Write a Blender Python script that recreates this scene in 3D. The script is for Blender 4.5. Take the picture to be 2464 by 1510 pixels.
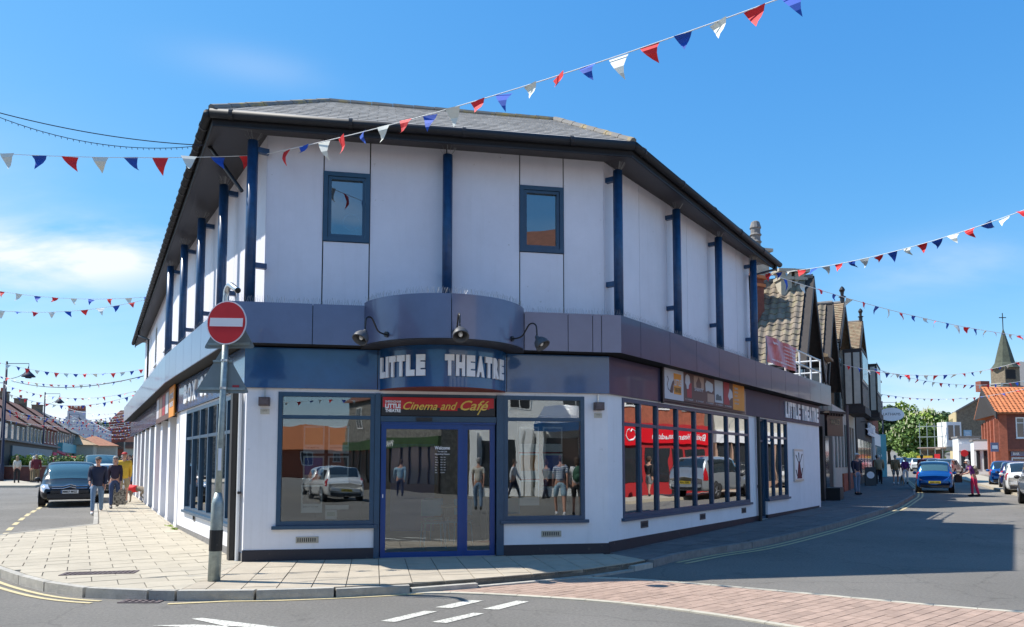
import bpy, math, random
from mathutils import Vector, Matrix, noise
from mathutils.geometry import tessellate_polygon
random.seed(7)
R_ = math.radians
scene = bpy.context.scene
for o in list(bpy.data.objects): bpy.data.objects.remove(o)

# ---------------------------------------------------------------- camera
cd = bpy.data.cameras.new('camera'); cam = bpy.data.objects.new('camera', cd)
scene.collection.objects.link(cam); scene.camera = cam
cam.location = (0, 0, 1.7); cam.rotation_euler = (R_(94), 0, 0)
cd.sensor_width = 36; cd.lens = 36*1800/2464; cd.shift_y = 0.095
cd.clip_end = 3000; cd.clip_start = .05
# ---------------------------------------------------------------- sun and sky
SUN = Vector((-5.65, .95, 7.3)).normalized()
el = math.asin(SUN.z); az = math.atan2(SUN.x, SUN.y)
w = bpy.data.worlds.new('World'); scene.world = w; w.use_nodes = True
nt = w.node_tree; N = nt.nodes; Lk = nt.links; N.clear()
wo = N.new('ShaderNodeOutputWorld'); bg = N.new('ShaderNodeBackground')
sky = N.new('ShaderNodeTexSky'); sky.sky_type = 'NISHITA'; sky.sun_disc = False
sky.sun_elevation = el; sky.sun_rotation = az; sky.air_density = 1.0; sky.dust_density = 0.1; sky.ozone_density = 5.0
SKY = .148
bg.inputs['Strength'].default_value = SKY
tc = N.new('ShaderNodeTexCoord')
sep = N.new('ShaderNodeSeparateXYZ'); Lk.new(tc.outputs['Generated'], sep.inputs[0])
# project the view direction on a cloud deck far above: xy/(z+.12)
za = N.new('ShaderNodeMath'); za.operation = 'ADD'; za.inputs[1].default_value = .16; Lk.new(sep.outputs[2], za.inputs[0])
zm = N.new('ShaderNodeMath'); zm.operation = 'MAXIMUM'; zm.inputs[1].default_value = .03; Lk.new(za.outputs[0], zm.inputs[0])
dv = N.new('ShaderNodeVectorMath'); dv.operation = 'DIVIDE'
cb = N.new('ShaderNodeCombineXYZ')
for i in range(3): Lk.new(zm.outputs[0], cb.inputs[i])
Lk.new(tc.outputs['Generated'], dv.inputs[0]); Lk.new(cb.outputs[0], dv.inputs[1])
mp = N.new('ShaderNodeMapping'); mp.inputs['Location'].default_value = (3.2, 1.35, 0); mp.inputs['Scale'].default_value = (1., 1.5, .0)
Lk.new(dv.outputs[0], mp.inputs['Vector'])
nz = N.new('ShaderNodeTexNoise'); nz.inputs['Scale'].default_value = 1.3; nz.inputs['Detail'].default_value = 9; nz.inputs['Roughness'].default_value = .55; nz.inputs['Distortion'].default_value = .3
Lk.new(mp.outputs[0], nz.inputs['Vector'])
# cloud banks: each a soft ellipse of directions (centre, half width, half height, density)
acc = None
for (cx, cy, cz), rw, rh, den in (((-.60, .82, .235), .13, .03, 1.45), ((-.46, .86, .25), .06, .025, 1.0), ((.50, .84, .225), .10, .03, .3), ((-.30, .84, .46), .08, .02, .14), ((-.66, .74, .1), .2, .03, .12),
                                  ((.45, .9, .07), .16, .05, .3), ((-.1, -.95, .3), .5, .08, .5), ((.8, -.5, .3), .4, .07, .5), ((-.9, .3, .3), .5, .1, .7), ((.2, -.8, .55), .4, .12, .4)):
    c = Vector((cx, cy, cz)).normalized(); sd_ = Vector((c.y, -c.x, 0)).normalized(); upv = sd_.cross(c)
    ds = []
    for v_, r_ in ((sd_, rw), (upv, rh)):
        d_ = N.new('ShaderNodeVectorMath'); d_.operation = 'DOT_PRODUCT'; d_.inputs[1].default_value = v_/r_; Lk.new(tc.outputs['Generated'], d_.inputs[0])
        a_ = N.new('ShaderNodeMath'); a_.operation = 'SUBTRACT'; a_.inputs[1].default_value = c.dot(v_)/r_; Lk.new(d_.outputs['Value'], a_.inputs[0])
        p_ = N.new('ShaderNodeMath'); p_.operation = 'MULTIPLY'; Lk.new(a_.outputs[0], p_.inputs[0]); Lk.new(a_.outputs[0], p_.inputs[1]); ds.append(p_)
    f_ = N.new('ShaderNodeVectorMath'); f_.operation = 'DOT_PRODUCT'; f_.inputs[1].default_value = c; Lk.new(tc.outputs['Generated'], f_.inputs[0])
    s_ = N.new('ShaderNodeMath'); s_.operation = 'ADD'; Lk.new(ds[0].outputs[0], s_.inputs[0]); Lk.new(ds[1].outputs[0], s_.inputs[1])
    e_ = N.new('ShaderNodeMath'); e_.operation = 'MULTIPLY'; e_.inputs[1].default_value = -1; Lk.new(s_.outputs[0], e_.inputs[0])
    x_ = N.new('ShaderNodeMath'); x_.operation = 'EXPONENT'; Lk.new(e_.outputs[0], x_.inputs[0])
    g_ = N.new('ShaderNodeMath'); g_.operation = 'GREATER_THAN'; g_.inputs[1].default_value = 0; Lk.new(f_.outputs['Value'], g_.inputs[0])
    m_ = N.new('ShaderNodeMath'); m_.operation = 'MULTIPLY'; Lk.new(x_.outputs[0], m_.inputs[0]); Lk.new(g_.outputs[0], m_.inputs[1])
    m2 = N.new('ShaderNodeMath'); m2.operation = 'MULTIPLY'; m2.inputs[1].default_value = den; Lk.new(m_.outputs[0], m2.inputs[0])
    if acc is None: acc = m2
    else:
        q_ = N.new('ShaderNodeMath'); q_.operation = 'ADD'; Lk.new(acc.outputs[0], q_.inputs[0]); Lk.new(m2.outputs[0], q_.inputs[1]); acc = q_
rp = N.new('ShaderNodeMapRange'); rp.inputs['From Min'].default_value = .40; rp.inputs['From Max'].default_value = .60; Lk.new(nz.outputs['Fac'], rp.inputs['Value'])
mm = N.new('ShaderNodeMath'); mm.operation = 'MULTIPLY'; mm.use_clamp = True; Lk.new(rp.outputs[0], mm.inputs[0]); Lk.new(acc.outputs[0], mm.inputs[1])
# clear maritime air: paler zenith-to-horizon ramp than the raw model, never yellow at the horizon
sp_ = N.new('ShaderNodeSeparateColor'); Lk.new(sky.outputs[0], sp_.inputs[0]); cm_ = N.new('ShaderNodeCombineColor')
for i, (gn, gg) in enumerate(((.385, 1.34), (.91, .78), (1.96, .42))):
    a_ = N.new('ShaderNodeMath'); a_.operation = 'POWER'; a_.inputs[1].default_value = gg; Lk.new(sp_.outputs[i], a_.inputs[0])
    b_ = N.new('ShaderNodeMath'); b_.operation = 'MULTIPLY'; b_.inputs[1].default_value = gn; Lk.new(a_.outputs[0], b_.inputs[0]); Lk.new(b_.outputs[0], cm_.inputs[i])
mx = N.new('ShaderNodeMixRGB'); Lk.new(mm.outputs[0], mx.inputs[0]); Lk.new(cm_.outputs[0], mx.inputs[1])
mx.inputs[2].default_value = (3.7, 4.0, 4.4, 1)
Lk.new(mx.outputs[0], bg.inputs['Color']); Lk.new(bg.outputs[0], wo.inputs[0])
sd = bpy.data.lights.new('sun', 'SUN'); sd.energy = 4.2; sd.angle = R_(.55); sd.color = (1, .955, .88)
sun = bpy.data.objects.new('sun', sd); scene.collection.objects.link(sun)
sun.rotation_euler = SUN.to_track_quat('Z', 'Y').to_euler()
scene.view_settings.view_transform = 'Standard'; scene.view_settings.look = 'None'
scene.view_settings.exposure = 0.80; scene.view_settings.gamma = 1
scene.render.engine = 'CYCLES'

# ---------------------------------------------------------------- materials
MATS = {}
def mat(name, col, rough=.6, metal=0., var=.0, vscale=3., bump=0., bscale=60., coat=0., rnd=0., col2=None, c2s=1., spec=None, sep_=.5):
    if name in MATS: return MATS[name]
    m = bpy.data.materials.new(name); m.use_nodes = True; n = m.node_tree.nodes; l = m.node_tree.links
    b = n['Principled BSDF']; b.inputs['Base Color'].default_value = (*col, 1)
    b.inputs['Roughness'].default_value = rough; b.inputs['Metallic'].default_value = metal
    b.inputs['Coat Weight'].default_value = coat; b.inputs['Coat Roughness'].default_value = .05
    if spec is not None: b.inputs['Specular IOR Level'].default_value = spec
    src = None
    g = n.new('ShaderNodeNewGeometry')
    if col2 is not None:
        t = n.new('ShaderNodeTexNoise'); t.inputs['Scale'].default_value = c2s; t.inputs['Detail'].default_value = 6; t.inputs['Roughness'].default_value = .65
        l.new(g.outputs['Position'], t.inputs['Vector'])
        r = n.new('ShaderNodeValToRGB'); r.color_ramp.elements[0].position = sep_-.08; r.color_ramp.elements[1].position = sep_+.08
        r.color_ramp.elements[0].color = (*col, 1); r.color_ramp.elements[1].color = (*col2, 1)
        l.new(t.outputs['Fac'], r.inputs[0]); src = r.outputs[0]
    if var or rnd:
        h = n.new('ShaderNodeHueSaturation')
        if src: l.new(src, h.inputs['Color'])
        else: h.inputs['Color'].default_value = (*col, 1)
        val = None
        if var:
            t = n.new('ShaderNodeTexNoise'); t.inputs['Scale'].default_value = vscale; t.inputs['Detail'].default_value = 8; t.inputs['Roughness'].default_value = .7
            l.new(g.outputs['Position'], t.inputs['Vector'])
            r = n.new('ShaderNodeMapRange'); r.inputs['From Min'].default_value = .3; r.inputs['From Max'].default_value = .7
            r.inputs['To Min'].default_value = 1-var; r.inputs['To Max'].default_value = 1+var
            l.new(t.outputs['Fac'], r.inputs['Value']); val = r.outputs[0]
        if rnd:
            oi = n.new('ShaderNodeObjectInfo'); r2 = n.new('ShaderNodeMapRange')
            r2.inputs['To Min'].default_value = 1-rnd; r2.inputs['To Max'].default_value = 1+rnd
            l.new(oi.outputs['Random'], r2.inputs['Value'])
            if val:
                q = n.new('ShaderNodeMath'); q.operation = 'MULTIPLY'; l.new(val, q.inputs[0]); l.new(r2.outputs[0], q.inputs[1]); val = q.outputs[0]
            else: val = r2.outputs[0]
        l.new(val, h.inputs['Value']); src = h.outputs[0]
    if src: l.new(src, b.inputs['Base Color'])
    if bump:
        t = n.new('ShaderNodeTexNoise'); t.inputs['Scale'].default_value = bscale; t.inputs['Detail'].default_value = 4
        l.new(g.outputs['Position'], t.inputs['Vector'])
        bp = n.new('ShaderNodeBump'); bp.inputs['Strength'].default_value = bump; bp.inputs['Distance'].default_value = .02
        l.new(t.outputs['Fac'], bp.inputs['Height']); l.new(bp.outputs[0], b.inputs['Normal'])
    MATS[name] = m; return m
def glassmat(name, tint=(.9, .95, .95), base=.28, rough=.0, wob=.02):
    m = bpy.data.materials.new(name); m.use_nodes = True; n = m.node_tree.nodes; l = m.node_tree.links
    n.clear(); o = n.new('ShaderNodeOutputMaterial'); mxs = n.new('ShaderNodeMixShader')
    t = n.new('ShaderNodeBsdfTransparent'); t.inputs[0].default_value = (*tint, 1)
    g = n.new('ShaderNodeBsdfGlossy'); g.inputs['Roughness'].default_value = rough
    lw = n.new('ShaderNodeFresnel'); lw.inputs[0].default_value = 1.5
    a = n.new('ShaderNodeMath'); a.operation = 'ADD'; a.use_clamp = True; a.inputs[1].default_value = base
    l.new(lw.outputs[0], a.inputs[0]); l.new(a.outputs[0], mxs.inputs[0]); l.new(t.outputs[0], mxs.inputs[1]); l.new(g.outputs[0], mxs.inputs[2])
    if wob:
        ge = n.new('ShaderNodeNewGeometry'); nz = n.new('ShaderNodeTexNoise'); nz.inputs['Scale'].default_value = 1.6; nz.inputs['Detail'].default_value = 1
        l.new(ge.outputs['Position'], nz.inputs['Vector']); bp = n.new('ShaderNodeBump'); bp.inputs['Strength'].default_value = wob; bp.inputs['Distance'].default_value = .3
        l.new(nz.outputs['Fac'], bp.inputs['Height']); l.new(bp.outputs[0], g.inputs['Normal'])
    l.new(mxs.outputs[0], o.inputs[0]); MATS[name] = m; return m
def emis(name, col, s):
    m = bpy.data.materials.new(name); m.use_nodes = True; b = m.node_tree.nodes['Principled BSDF']
    b.inputs['Base Color'].default_value = (*col, 1); b.inputs['Emission Color'].default_value = (*col, 1); b.inputs['Emission Strength'].default_value = s
    return m
def asphalt(name, c0, c1, spk):
    m = mat(name, c0, rough=.9, bump=.9, bscale=110, spec=.25); n = m.node_tree.nodes; l = m.node_tree.links; b = n['Principled BSDF']
    g = n['Geometry']
    t1 = n.new('ShaderNodeTexNoise'); t1.inputs['Scale'].default_value = .35; t1.inputs['Detail'].default_value = 7
    t2 = n.new('ShaderNodeTexVoronoi'); t2.inputs['Scale'].default_value = 75
    t3 = n.new('ShaderNodeTexNoise'); t3.inputs['Scale'].default_value = 40; t3.inputs['Detail'].default_value = 5; t3.inputs['Roughness'].default_value = .8
    for t in (t1, t2, t3): l.new(g.outputs['Position'], t.inputs['Vector'])
    r = n.new('ShaderNodeMixRGB'); r.inputs[1].default_value = (*c0, 1); r.inputs[2].default_value = (*c1, 1)
    mr = n.new('ShaderNodeMapRange'); mr.inputs['From Min'].default_value = .35; mr.inputs['From Max'].default_value = .65
    l.new(t1.outputs['Fac'], mr.inputs[0]); l.new(mr.outputs[0], r.inputs[0])
    r2 = n.new('ShaderNodeValToRGB'); r2.color_ramp.elements[0].position = .0; r2.color_ramp.elements[1].position = .22
    r2.color_ramp.elements[0].color = (1, 1, 1, 1); r2.color_ramp.elements[1].color = (0, 0, 0, 1); l.new(t2.outputs['Distance'], r2.inputs[0])
    m3 = n.new('ShaderNodeMath'); m3.operation = 'MULTIPLY'; l.new(r2.outputs[0], m3.inputs[0]); l.new(t3.outputs['Fac'], m3.inputs[1])
    r3 = n.new('ShaderNodeMixRGB'); r3.inputs[2].default_value = (*spk, 1); l.new(r.outputs[0], r3.inputs[1]); l.new(m3.outputs[0], r3.inputs[0])
    t7 = n.new('ShaderNodeTexNoise'); t7.inputs['Scale'].default_value = 26; t7.inputs['Detail'].default_value = 3; t7.inputs['Roughness'].default_value = .8; l.new(g.outputs['Position'], t7.inputs['Vector'])
    r7 = n.new('ShaderNodeMapRange'); r7.inputs['From Min'].default_value = .3; r7.inputs['From Max'].default_value = .7; r7.inputs['To Min'].default_value = .78; r7.inputs['To Max'].default_value = 1.22; l.new(t7.outputs['Fac'], r7.inputs[0])
    h7 = n.new('ShaderNodeHueSaturation'); l.new(r3.outputs[0], h7.inputs['Color']); l.new(r7.outputs[0], h7.inputs['Value'])
    # oil drips, tyre polish and fine cracks
    t5 = n.new('ShaderNodeTexNoise'); t5.inputs['Scale'].default_value = 1.6; t5.inputs['Detail'].default_value = 10; t5.inputs['Roughness'].default_value = .7; l.new(g.outputs['Position'], t5.inputs['Vector'])
    r5 = n.new('ShaderNodeValToRGB'); r5.color_ramp.elements[0].position = .58; r5.color_ramp.elements[1].position = .72; r5.color_ramp.elements[0].color = (1, 1, 1, 1); r5.color_ramp.elements[1].color = (.7, .7, .7, 1); l.new(t5.outputs['Fac'], r5.inputs[0])
    v5 = n.new('ShaderNodeTexVoronoi'); v5.feature = 'DISTANCE_TO_EDGE'; v5.inputs['Scale'].default_value = .33; v5.inputs['Randomness'].default_value = 1
    wn = n.new('ShaderNodeTexNoise'); wn.inputs['Scale'].default_value = 2.5; wn.inputs['Detail'].default_value = 5; l.new(g.outputs['Position'], wn.inputs['Vector'])
    wm = n.new('ShaderNodeMixRGB'); wm.blend_type = 'ADD'; wm.inputs[0].default_value = .35; l.new(g.outputs['Position'], wm.inputs[1]); l.new(wn.outputs['Color'], wm.inputs[2]); l.new(wm.outputs[0], v5.inputs['Vector'])
    r6 = n.new('ShaderNodeValToRGB'); r6.color_ramp.elements[0].position = .0015; r6.color_ramp.elements[1].position = .006; r6.color_ramp.elements[0].color = (.8, .8, .8, 1); r6.color_ramp.elements[1].color = (1, 1, 1, 1); l.new(v5.outputs['Distance'], r6.inputs[0])
    a5 = n.new('ShaderNodeMixRGB'); a5.blend_type = 'MULTIPLY'; a5.inputs[0].default_value = 1; a6 = n.new('ShaderNodeMixRGB'); a6.blend_type = 'MULTIPLY'; a6.inputs[0].default_value = 1
    l.new(h7.outputs[0], a5.inputs[1]); l.new(r5.outputs[0], a5.inputs[2]); l.new(a5.outputs[0], a6.inputs[1]); l.new(r6.outputs[0], a6.inputs[2])
    l.new(a6.outputs[0], b.inputs['Base Color']); return m
M = {}
M['asphalt'] = asphalt('asphalt', (.18, .169, .15), (.222, .208, .186), (.42, .41, .38))
M['darkpave'] = mat('dark_pavement', (.14, .13, .125), .9, var=.25, vscale=2.5, bump=.5, bscale=60, rnd=.1)
M['slab'] = mat('buff_paving', (.42, .37, .285), .88, var=.11, vscale=4, bump=.35, bscale=90, rnd=.06)
M['slab2'] = mat('light_paving', (.42, .36, .275), .88, var=.12, vscale=3, bump=.35, bscale=90, rnd=.05)
M['joint'] = mat('paving_joint', (.13, .12, .1), .95, var=.3, vscale=12)
M['kerb'] = mat('kerb_concrete', (.40, .375, .325), .9, var=.22, vscale=6, bump=.6, bscale=70, rnd=.1)
M['yellow'] = mat('yellow_road_paint', (.56, .46, .25), .8, col2=(.34, .3, .2), c2s=26, sep_=.6)
M['whitep'] = mat('white_road_paint', (.62, .6, .52), .8, col2=(.2, .19, .17), c2s=30, sep_=.56)
M['cream_strip'] = mat('cream_granite', (.47, .43, .34), .9, var=.15, vscale=9, rnd=.06)
M['paver'] = mat('red_block_paver', (.37, .26, .20), .9, var=.2, vscale=5, bump=.4, bscale=120, rnd=.11)
M['pjoint'] = mat('paver_joint', (.22, .18, .155), .95)
def streaky(m, amt=.12):
    n = m.node_tree.nodes; l = m.node_tree.links; b = n['Principled BSDF']; src = b.inputs['Base Color'].links[0].from_socket
    mp = n.new('ShaderNodeMapping'); mp.inputs['Scale'].default_value = (5, 5, .35); l.new(n['Geometry'].outputs['Position'], mp.inputs['Vector'])
    t = n.new('ShaderNodeTexNoise'); t.inputs['Scale'].default_value = 1.3; t.inputs['Detail'].default_value = 9; t.inputs['Roughness'].default_value = .75; l.new(mp.outputs[0], t.inputs['Vector'])
    r = n.new('ShaderNodeValToRGB'); r.color_ramp.elements[0].position = .52; r.color_ramp.elements[1].position = .78; r.color_ramp.elements[0].color = (1, 1, 1, 1); r.color_ramp.elements[1].color = (1-amt*2.2, 1-amt*2.3, 1-amt*2.6, 1); l.new(t.outputs['Fac'], r.inputs[0])
    t2 = n.new('ShaderNodeTexNoise'); t2.inputs['Scale'].default_value = 9; t2.inputs['Detail'].default_value = 3; l.new(n['Geometry'].outputs['Position'], t2.inputs['Vector'])
    r2 = n.new('ShaderNodeValToRGB'); r2.color_ramp.elements[0].position = .72; r2.color_ramp.elements[1].position = .8; r2.color_ramp.elements[0].color = (1, 1, 1, 1); r2.color_ramp.elements[1].color = (.72, .7, .66, 1); l.new(t2.outputs['Fac'], r2.inputs[0])
    a = n.new('ShaderNodeMixRGB'); a.blend_type = 'MULTIPLY'; a.inputs[0].default_value = 1; c = n.new('ShaderNodeMixRGB'); c.blend_type = 'MULTIPLY'; c.inputs[0].default_value = 1
    l.new(src, a.inputs[1]); l.new(r.outputs[0], a.inputs[2]); l.new(a.outputs[0], c.inputs[1]); l.new(r2.outputs[0], c.inputs[2]); l.new(c.outputs[0], b.inputs['Base Color']); return m
M['wall'] = streaky(mat('white_render', (.79, .785, .80), .75, var=.05, vscale=1.2, bump=.08, bscale=40), .045)
M['lav'] = streaky(mat('lavender_white_panel', (.755, .735, .79), .5, var=.05, vscale=1.3, rnd=.02), .03)
M['plinth'] = mat('black_plinth_paint', (.02, .02, .03), .5, col2=(.09, .085, .08), c2s=9, sep_=.68)
M['grime'] = mat('grey_stone', (.2, .19, .18), .9, var=.3, vscale=8)
M['blue'] = mat('deep_blue_fascia', (.012, .075, .205), .22, var=.25, vscale=1.0, coat=.6)
M['bluep'] = mat('petrol_blue_frame', (.022, .068, .125), .35, var=.12, vscale=6)
M['post'] = mat('blue_post_paint', (.014, .06, .15), .35, var=.3, vscale=8)
M['door'] = mat('royal_blue_door', (.003, .05, .22), .3)
M['band'] = mat('blue_grey_metal_panel', (.125, .14, .225), .3, .35, var=.08, vscale=2, coat=.4, rnd=.06)
M['maroon'] = mat('reflection_tinted_panel', (.05, .048, .1), .34, .3, var=.15, vscale=2, coat=.25, rnd=.1)  # plum tint puts the red shop's reflection into the panel colour
M['plumrefl'] = mat('matt_reflection_tinted_panel', (.045, .04, .075), .55, var=.12, vscale=2, rnd=.06)  # matt version, the same reflection tint put into its colour
M['fleft'] = mat('navy_panel', (.04, .06, .14), .18, .2, coat=.5, rnd=.05)
M['soffit'] = mat('dark_brown_soffit', (.028, .026, .03), .5, var=.1)
M['gutter'] = mat('black_gutter', (.012, .012, .015), .6, var=.2, vscale=20)
M['slate'] = mat('grey_roof_tile', (.40, .375, .34), .85, var=.25, vscale=6, rnd=.16, bump=.3, bscale=50)
M['ridge'] = mat('lichen_ridge_tile', (.2, .19, .175), .9, col2=(.42, .3, .1), c2s=3.2, sep_=.6)
M['white'] = mat('white_paint', (.78, .78, .76), .45, var=.04)
M['whitel'] = mat('white_letter', (.82, .82, .84), .4)
M['lead'] = mat('dark_gap', (.01, .01, .012), .8)
M['glass'] = glassmat('shop_glass', (.88, .93, .93), .13, wob=.005)
M['glassr'] = glassmat('side_glass', (.45, .5, .5), .50, wob=.006)
M['glassu'] = glassmat('upstairs_glass', (.5, .6, .65), .22, wob=.004)
M['glassl'] = glassmat('street_glass', (.5, .55, .56), .35, wob=.008)
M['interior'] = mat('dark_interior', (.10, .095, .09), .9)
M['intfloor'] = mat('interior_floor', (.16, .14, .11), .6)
M['galv'] = mat('galvanised_steel', (.3, .35, .34), .45, .5, var=.25, vscale=14, bump=.1)
M['galvl'] = mat('bright_steel_tube', (.55, .55, .54), .3, .8)
M['signback'] = mat('grey_sign_back', (.2, .235, .24), .5, .3, var=.1)
M['sred'] = mat('sign_red', (.55, .012, .018), .4, var=.06, vscale=5)
M['swhite'] = mat('sign_white', (.72, .71, .74), .4)
M['black'] = mat('black_paint', (.012, .012, .014), .4)
M['kerbd'] = mat('dark_granite_kerb', (.2, .19, .18), .9, var=.25, vscale=6, bump=.5, bscale=70, rnd=.1)
M['blackr'] = mat('black_rubber', (.016, .016, .017), .7)
M['tape'] = mat('black_tape', (.01, .01, .01), .5, col2=(.25, .25, .25), c2s=18, sep_=.72)
M['lampgrey'] = mat('grey_lamp_enamel', (.07, .072, .078), .5)
M['underside'] = mat('rusty_red_soffit', (.16, .035, .03), .7, var=.3, vscale=5)
M['fr'] = mat('red_flag_cloth', (.72, .02, .025), .7)
M['fw'] = mat('white_flag_cloth', (.72, .73, .66), .7)
M['fb'] = mat('blue_flag_cloth', (.008, .075, .45), .7)
M['string'] = mat('white_string', (.75, .75, .72), .8)
M['cable'] = mat('dark_cable', (.02, .02, .03), .6)
M['spike'] = mat('steel_spikes', (.35, .35, .34), .4, .6)
M['timber'] = mat('black_timber', (.036, .028, .024), .7, var=.25, vscale=6)
M['creamr'] = mat('cream_render', (.52, .49, .42), .85, var=.1, vscale=3)
M['pantile'] = mat('lichened_pantile', (.21, .17, .13), .9, col2=(.26, .225, .13), c2s=4, sep_=.58, rnd=.22, var=.15)
M['plain'] = mat('brown_plain_tile', (.24, .15, .09), .9, col2=(.3, .24, .15), c2s=5, rnd=.12, var=.2)
M['otile'] = mat('orange_clay_tile', (.52, .17, .06), .8, var=.2, vscale=3, rnd=.14)
M['clay'] = mat('weathered_clay_roof', (.34, .15, .085), .9, var=.3, vscale=2.5)
M['rtile'] = mat('red_pantile_roof', (.17, .07, .045), .9, var=.3, vscale=2.5)
M['tantile'] = mat('tan_tile_roof', (.42, .29, .17), .9, var=.2, vscale=2.5)
M['brick'] = mat('red_brick', (.34, .1, .055), .9, var=.3, vscale=4, bump=.3, bscale=30)
M['brickd'] = mat('dark_red_brick', (.2, .065, .045), .9, var=.25, vscale=4, bump=.3, bscale=30)
M['flint'] = mat('flint_wall', (.12, .115, .105), .9, col2=(.25, .235, .21), c2s=5, sep_=.5, bump=.8, bscale=18)
M['stone'] = mat('pale_stone', (.42, .38, .3), .9, var=.15, vscale=5)
M['brownst'] = mat('brown_stone_wall', (.15, .12, .085), .95, col2=(.22, .18, .125), c2s=4, bump=.8, bscale=14)
M['yellowb'] = mat('yellow_brick', (.5, .4, .22), .9, var=.15, vscale=5)
M['pane'] = mat('dark_window_pane', (.03, .035, .04), .08, spec=.9)
M['leaf'] = mat('leaf_green', (.12, .2, .04), .6, var=.35, vscale=1.2)
M['leafd'] = mat('leaf_dark_green', (.035, .075, .022), .6, var=.35, vscale=1.2)
M['leafy'] = mat('leaf_yellow_green', (.27, .36, .05), .6, var=.3, vscale=1.2)
M['blossom'] = mat('cream_blossom', (.5, .48, .3), .7)
M['bark'] = mat('bark', (.07, .055, .04), .9, var=.3, vscale=10)
M['grassm'] = mat('grass', (.06, .1, .025), .9, var=.3, vscale=2)
for k, c in dict(skin=(.5, .27, .19), hair_grey=(.3, .28, .26), hair_white=(.6, .58, .54), hair_brown=(.06, .035, .022), hair_blond=(.28, .19, .1),
                 navy=(.012, .018, .045), jean=(.13, .21, .31), djean=(.035, .06, .13), plum=(.028, .016, .035), yel=(.6, .36, .03), pink=(.55, .02, .09),
                 purple=(.12, .02, .16), cream=(.55, .52, .44), grey=(.16, .16, .16), maroonc=(.13, .012, .02), khaki=(.2, .14, .07), blackc=(.012, .012, .014),
                 lightb=(.3, .45, .55), redc=(.42, .02, .025), greend=(.03, .1, .06), whitec=(.65, .65, .66), tan=(.3, .24, .15), denimskirt=(.06, .12, .25), capw=(.7, .68, .62), darkcap=(.05, .055, .06)).items():
    M[k] = mat('cloth_'+k if k not in ('skin',) else 'skin', c, .75, var=.12, vscale=14)

def stripemat():
    m = mat('striped_cloth', (.6, .62, .66), .75); n = m.node_tree.nodes; l = m.node_tree.links; w_ = n.new('ShaderNodeTexWave'); w_.bands_direction = 'Z'; w_.inputs['Scale'].default_value = 5.5
    r = n.new('ShaderNodeValToRGB'); r.color_ramp.interpolation = 'CONSTANT'; r.color_ramp.elements[0].color = (.08, .14, .25, 1); r.color_ramp.elements[1].position = .4; r.color_ramp.elements[1].color = (.6, .62, .66, 1)
    l.new(n['Geometry'].outputs['Position'], w_.inputs['Vector']); l.new(w_.outputs['Fac'], r.inputs[0]); l.new(r.outputs[0], n['Principled BSDF'].inputs['Base Color']); return m
M['stripe'] = stripemat()
streaky(M['slab'], .02); streaky(M['slab2'], .02)
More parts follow.
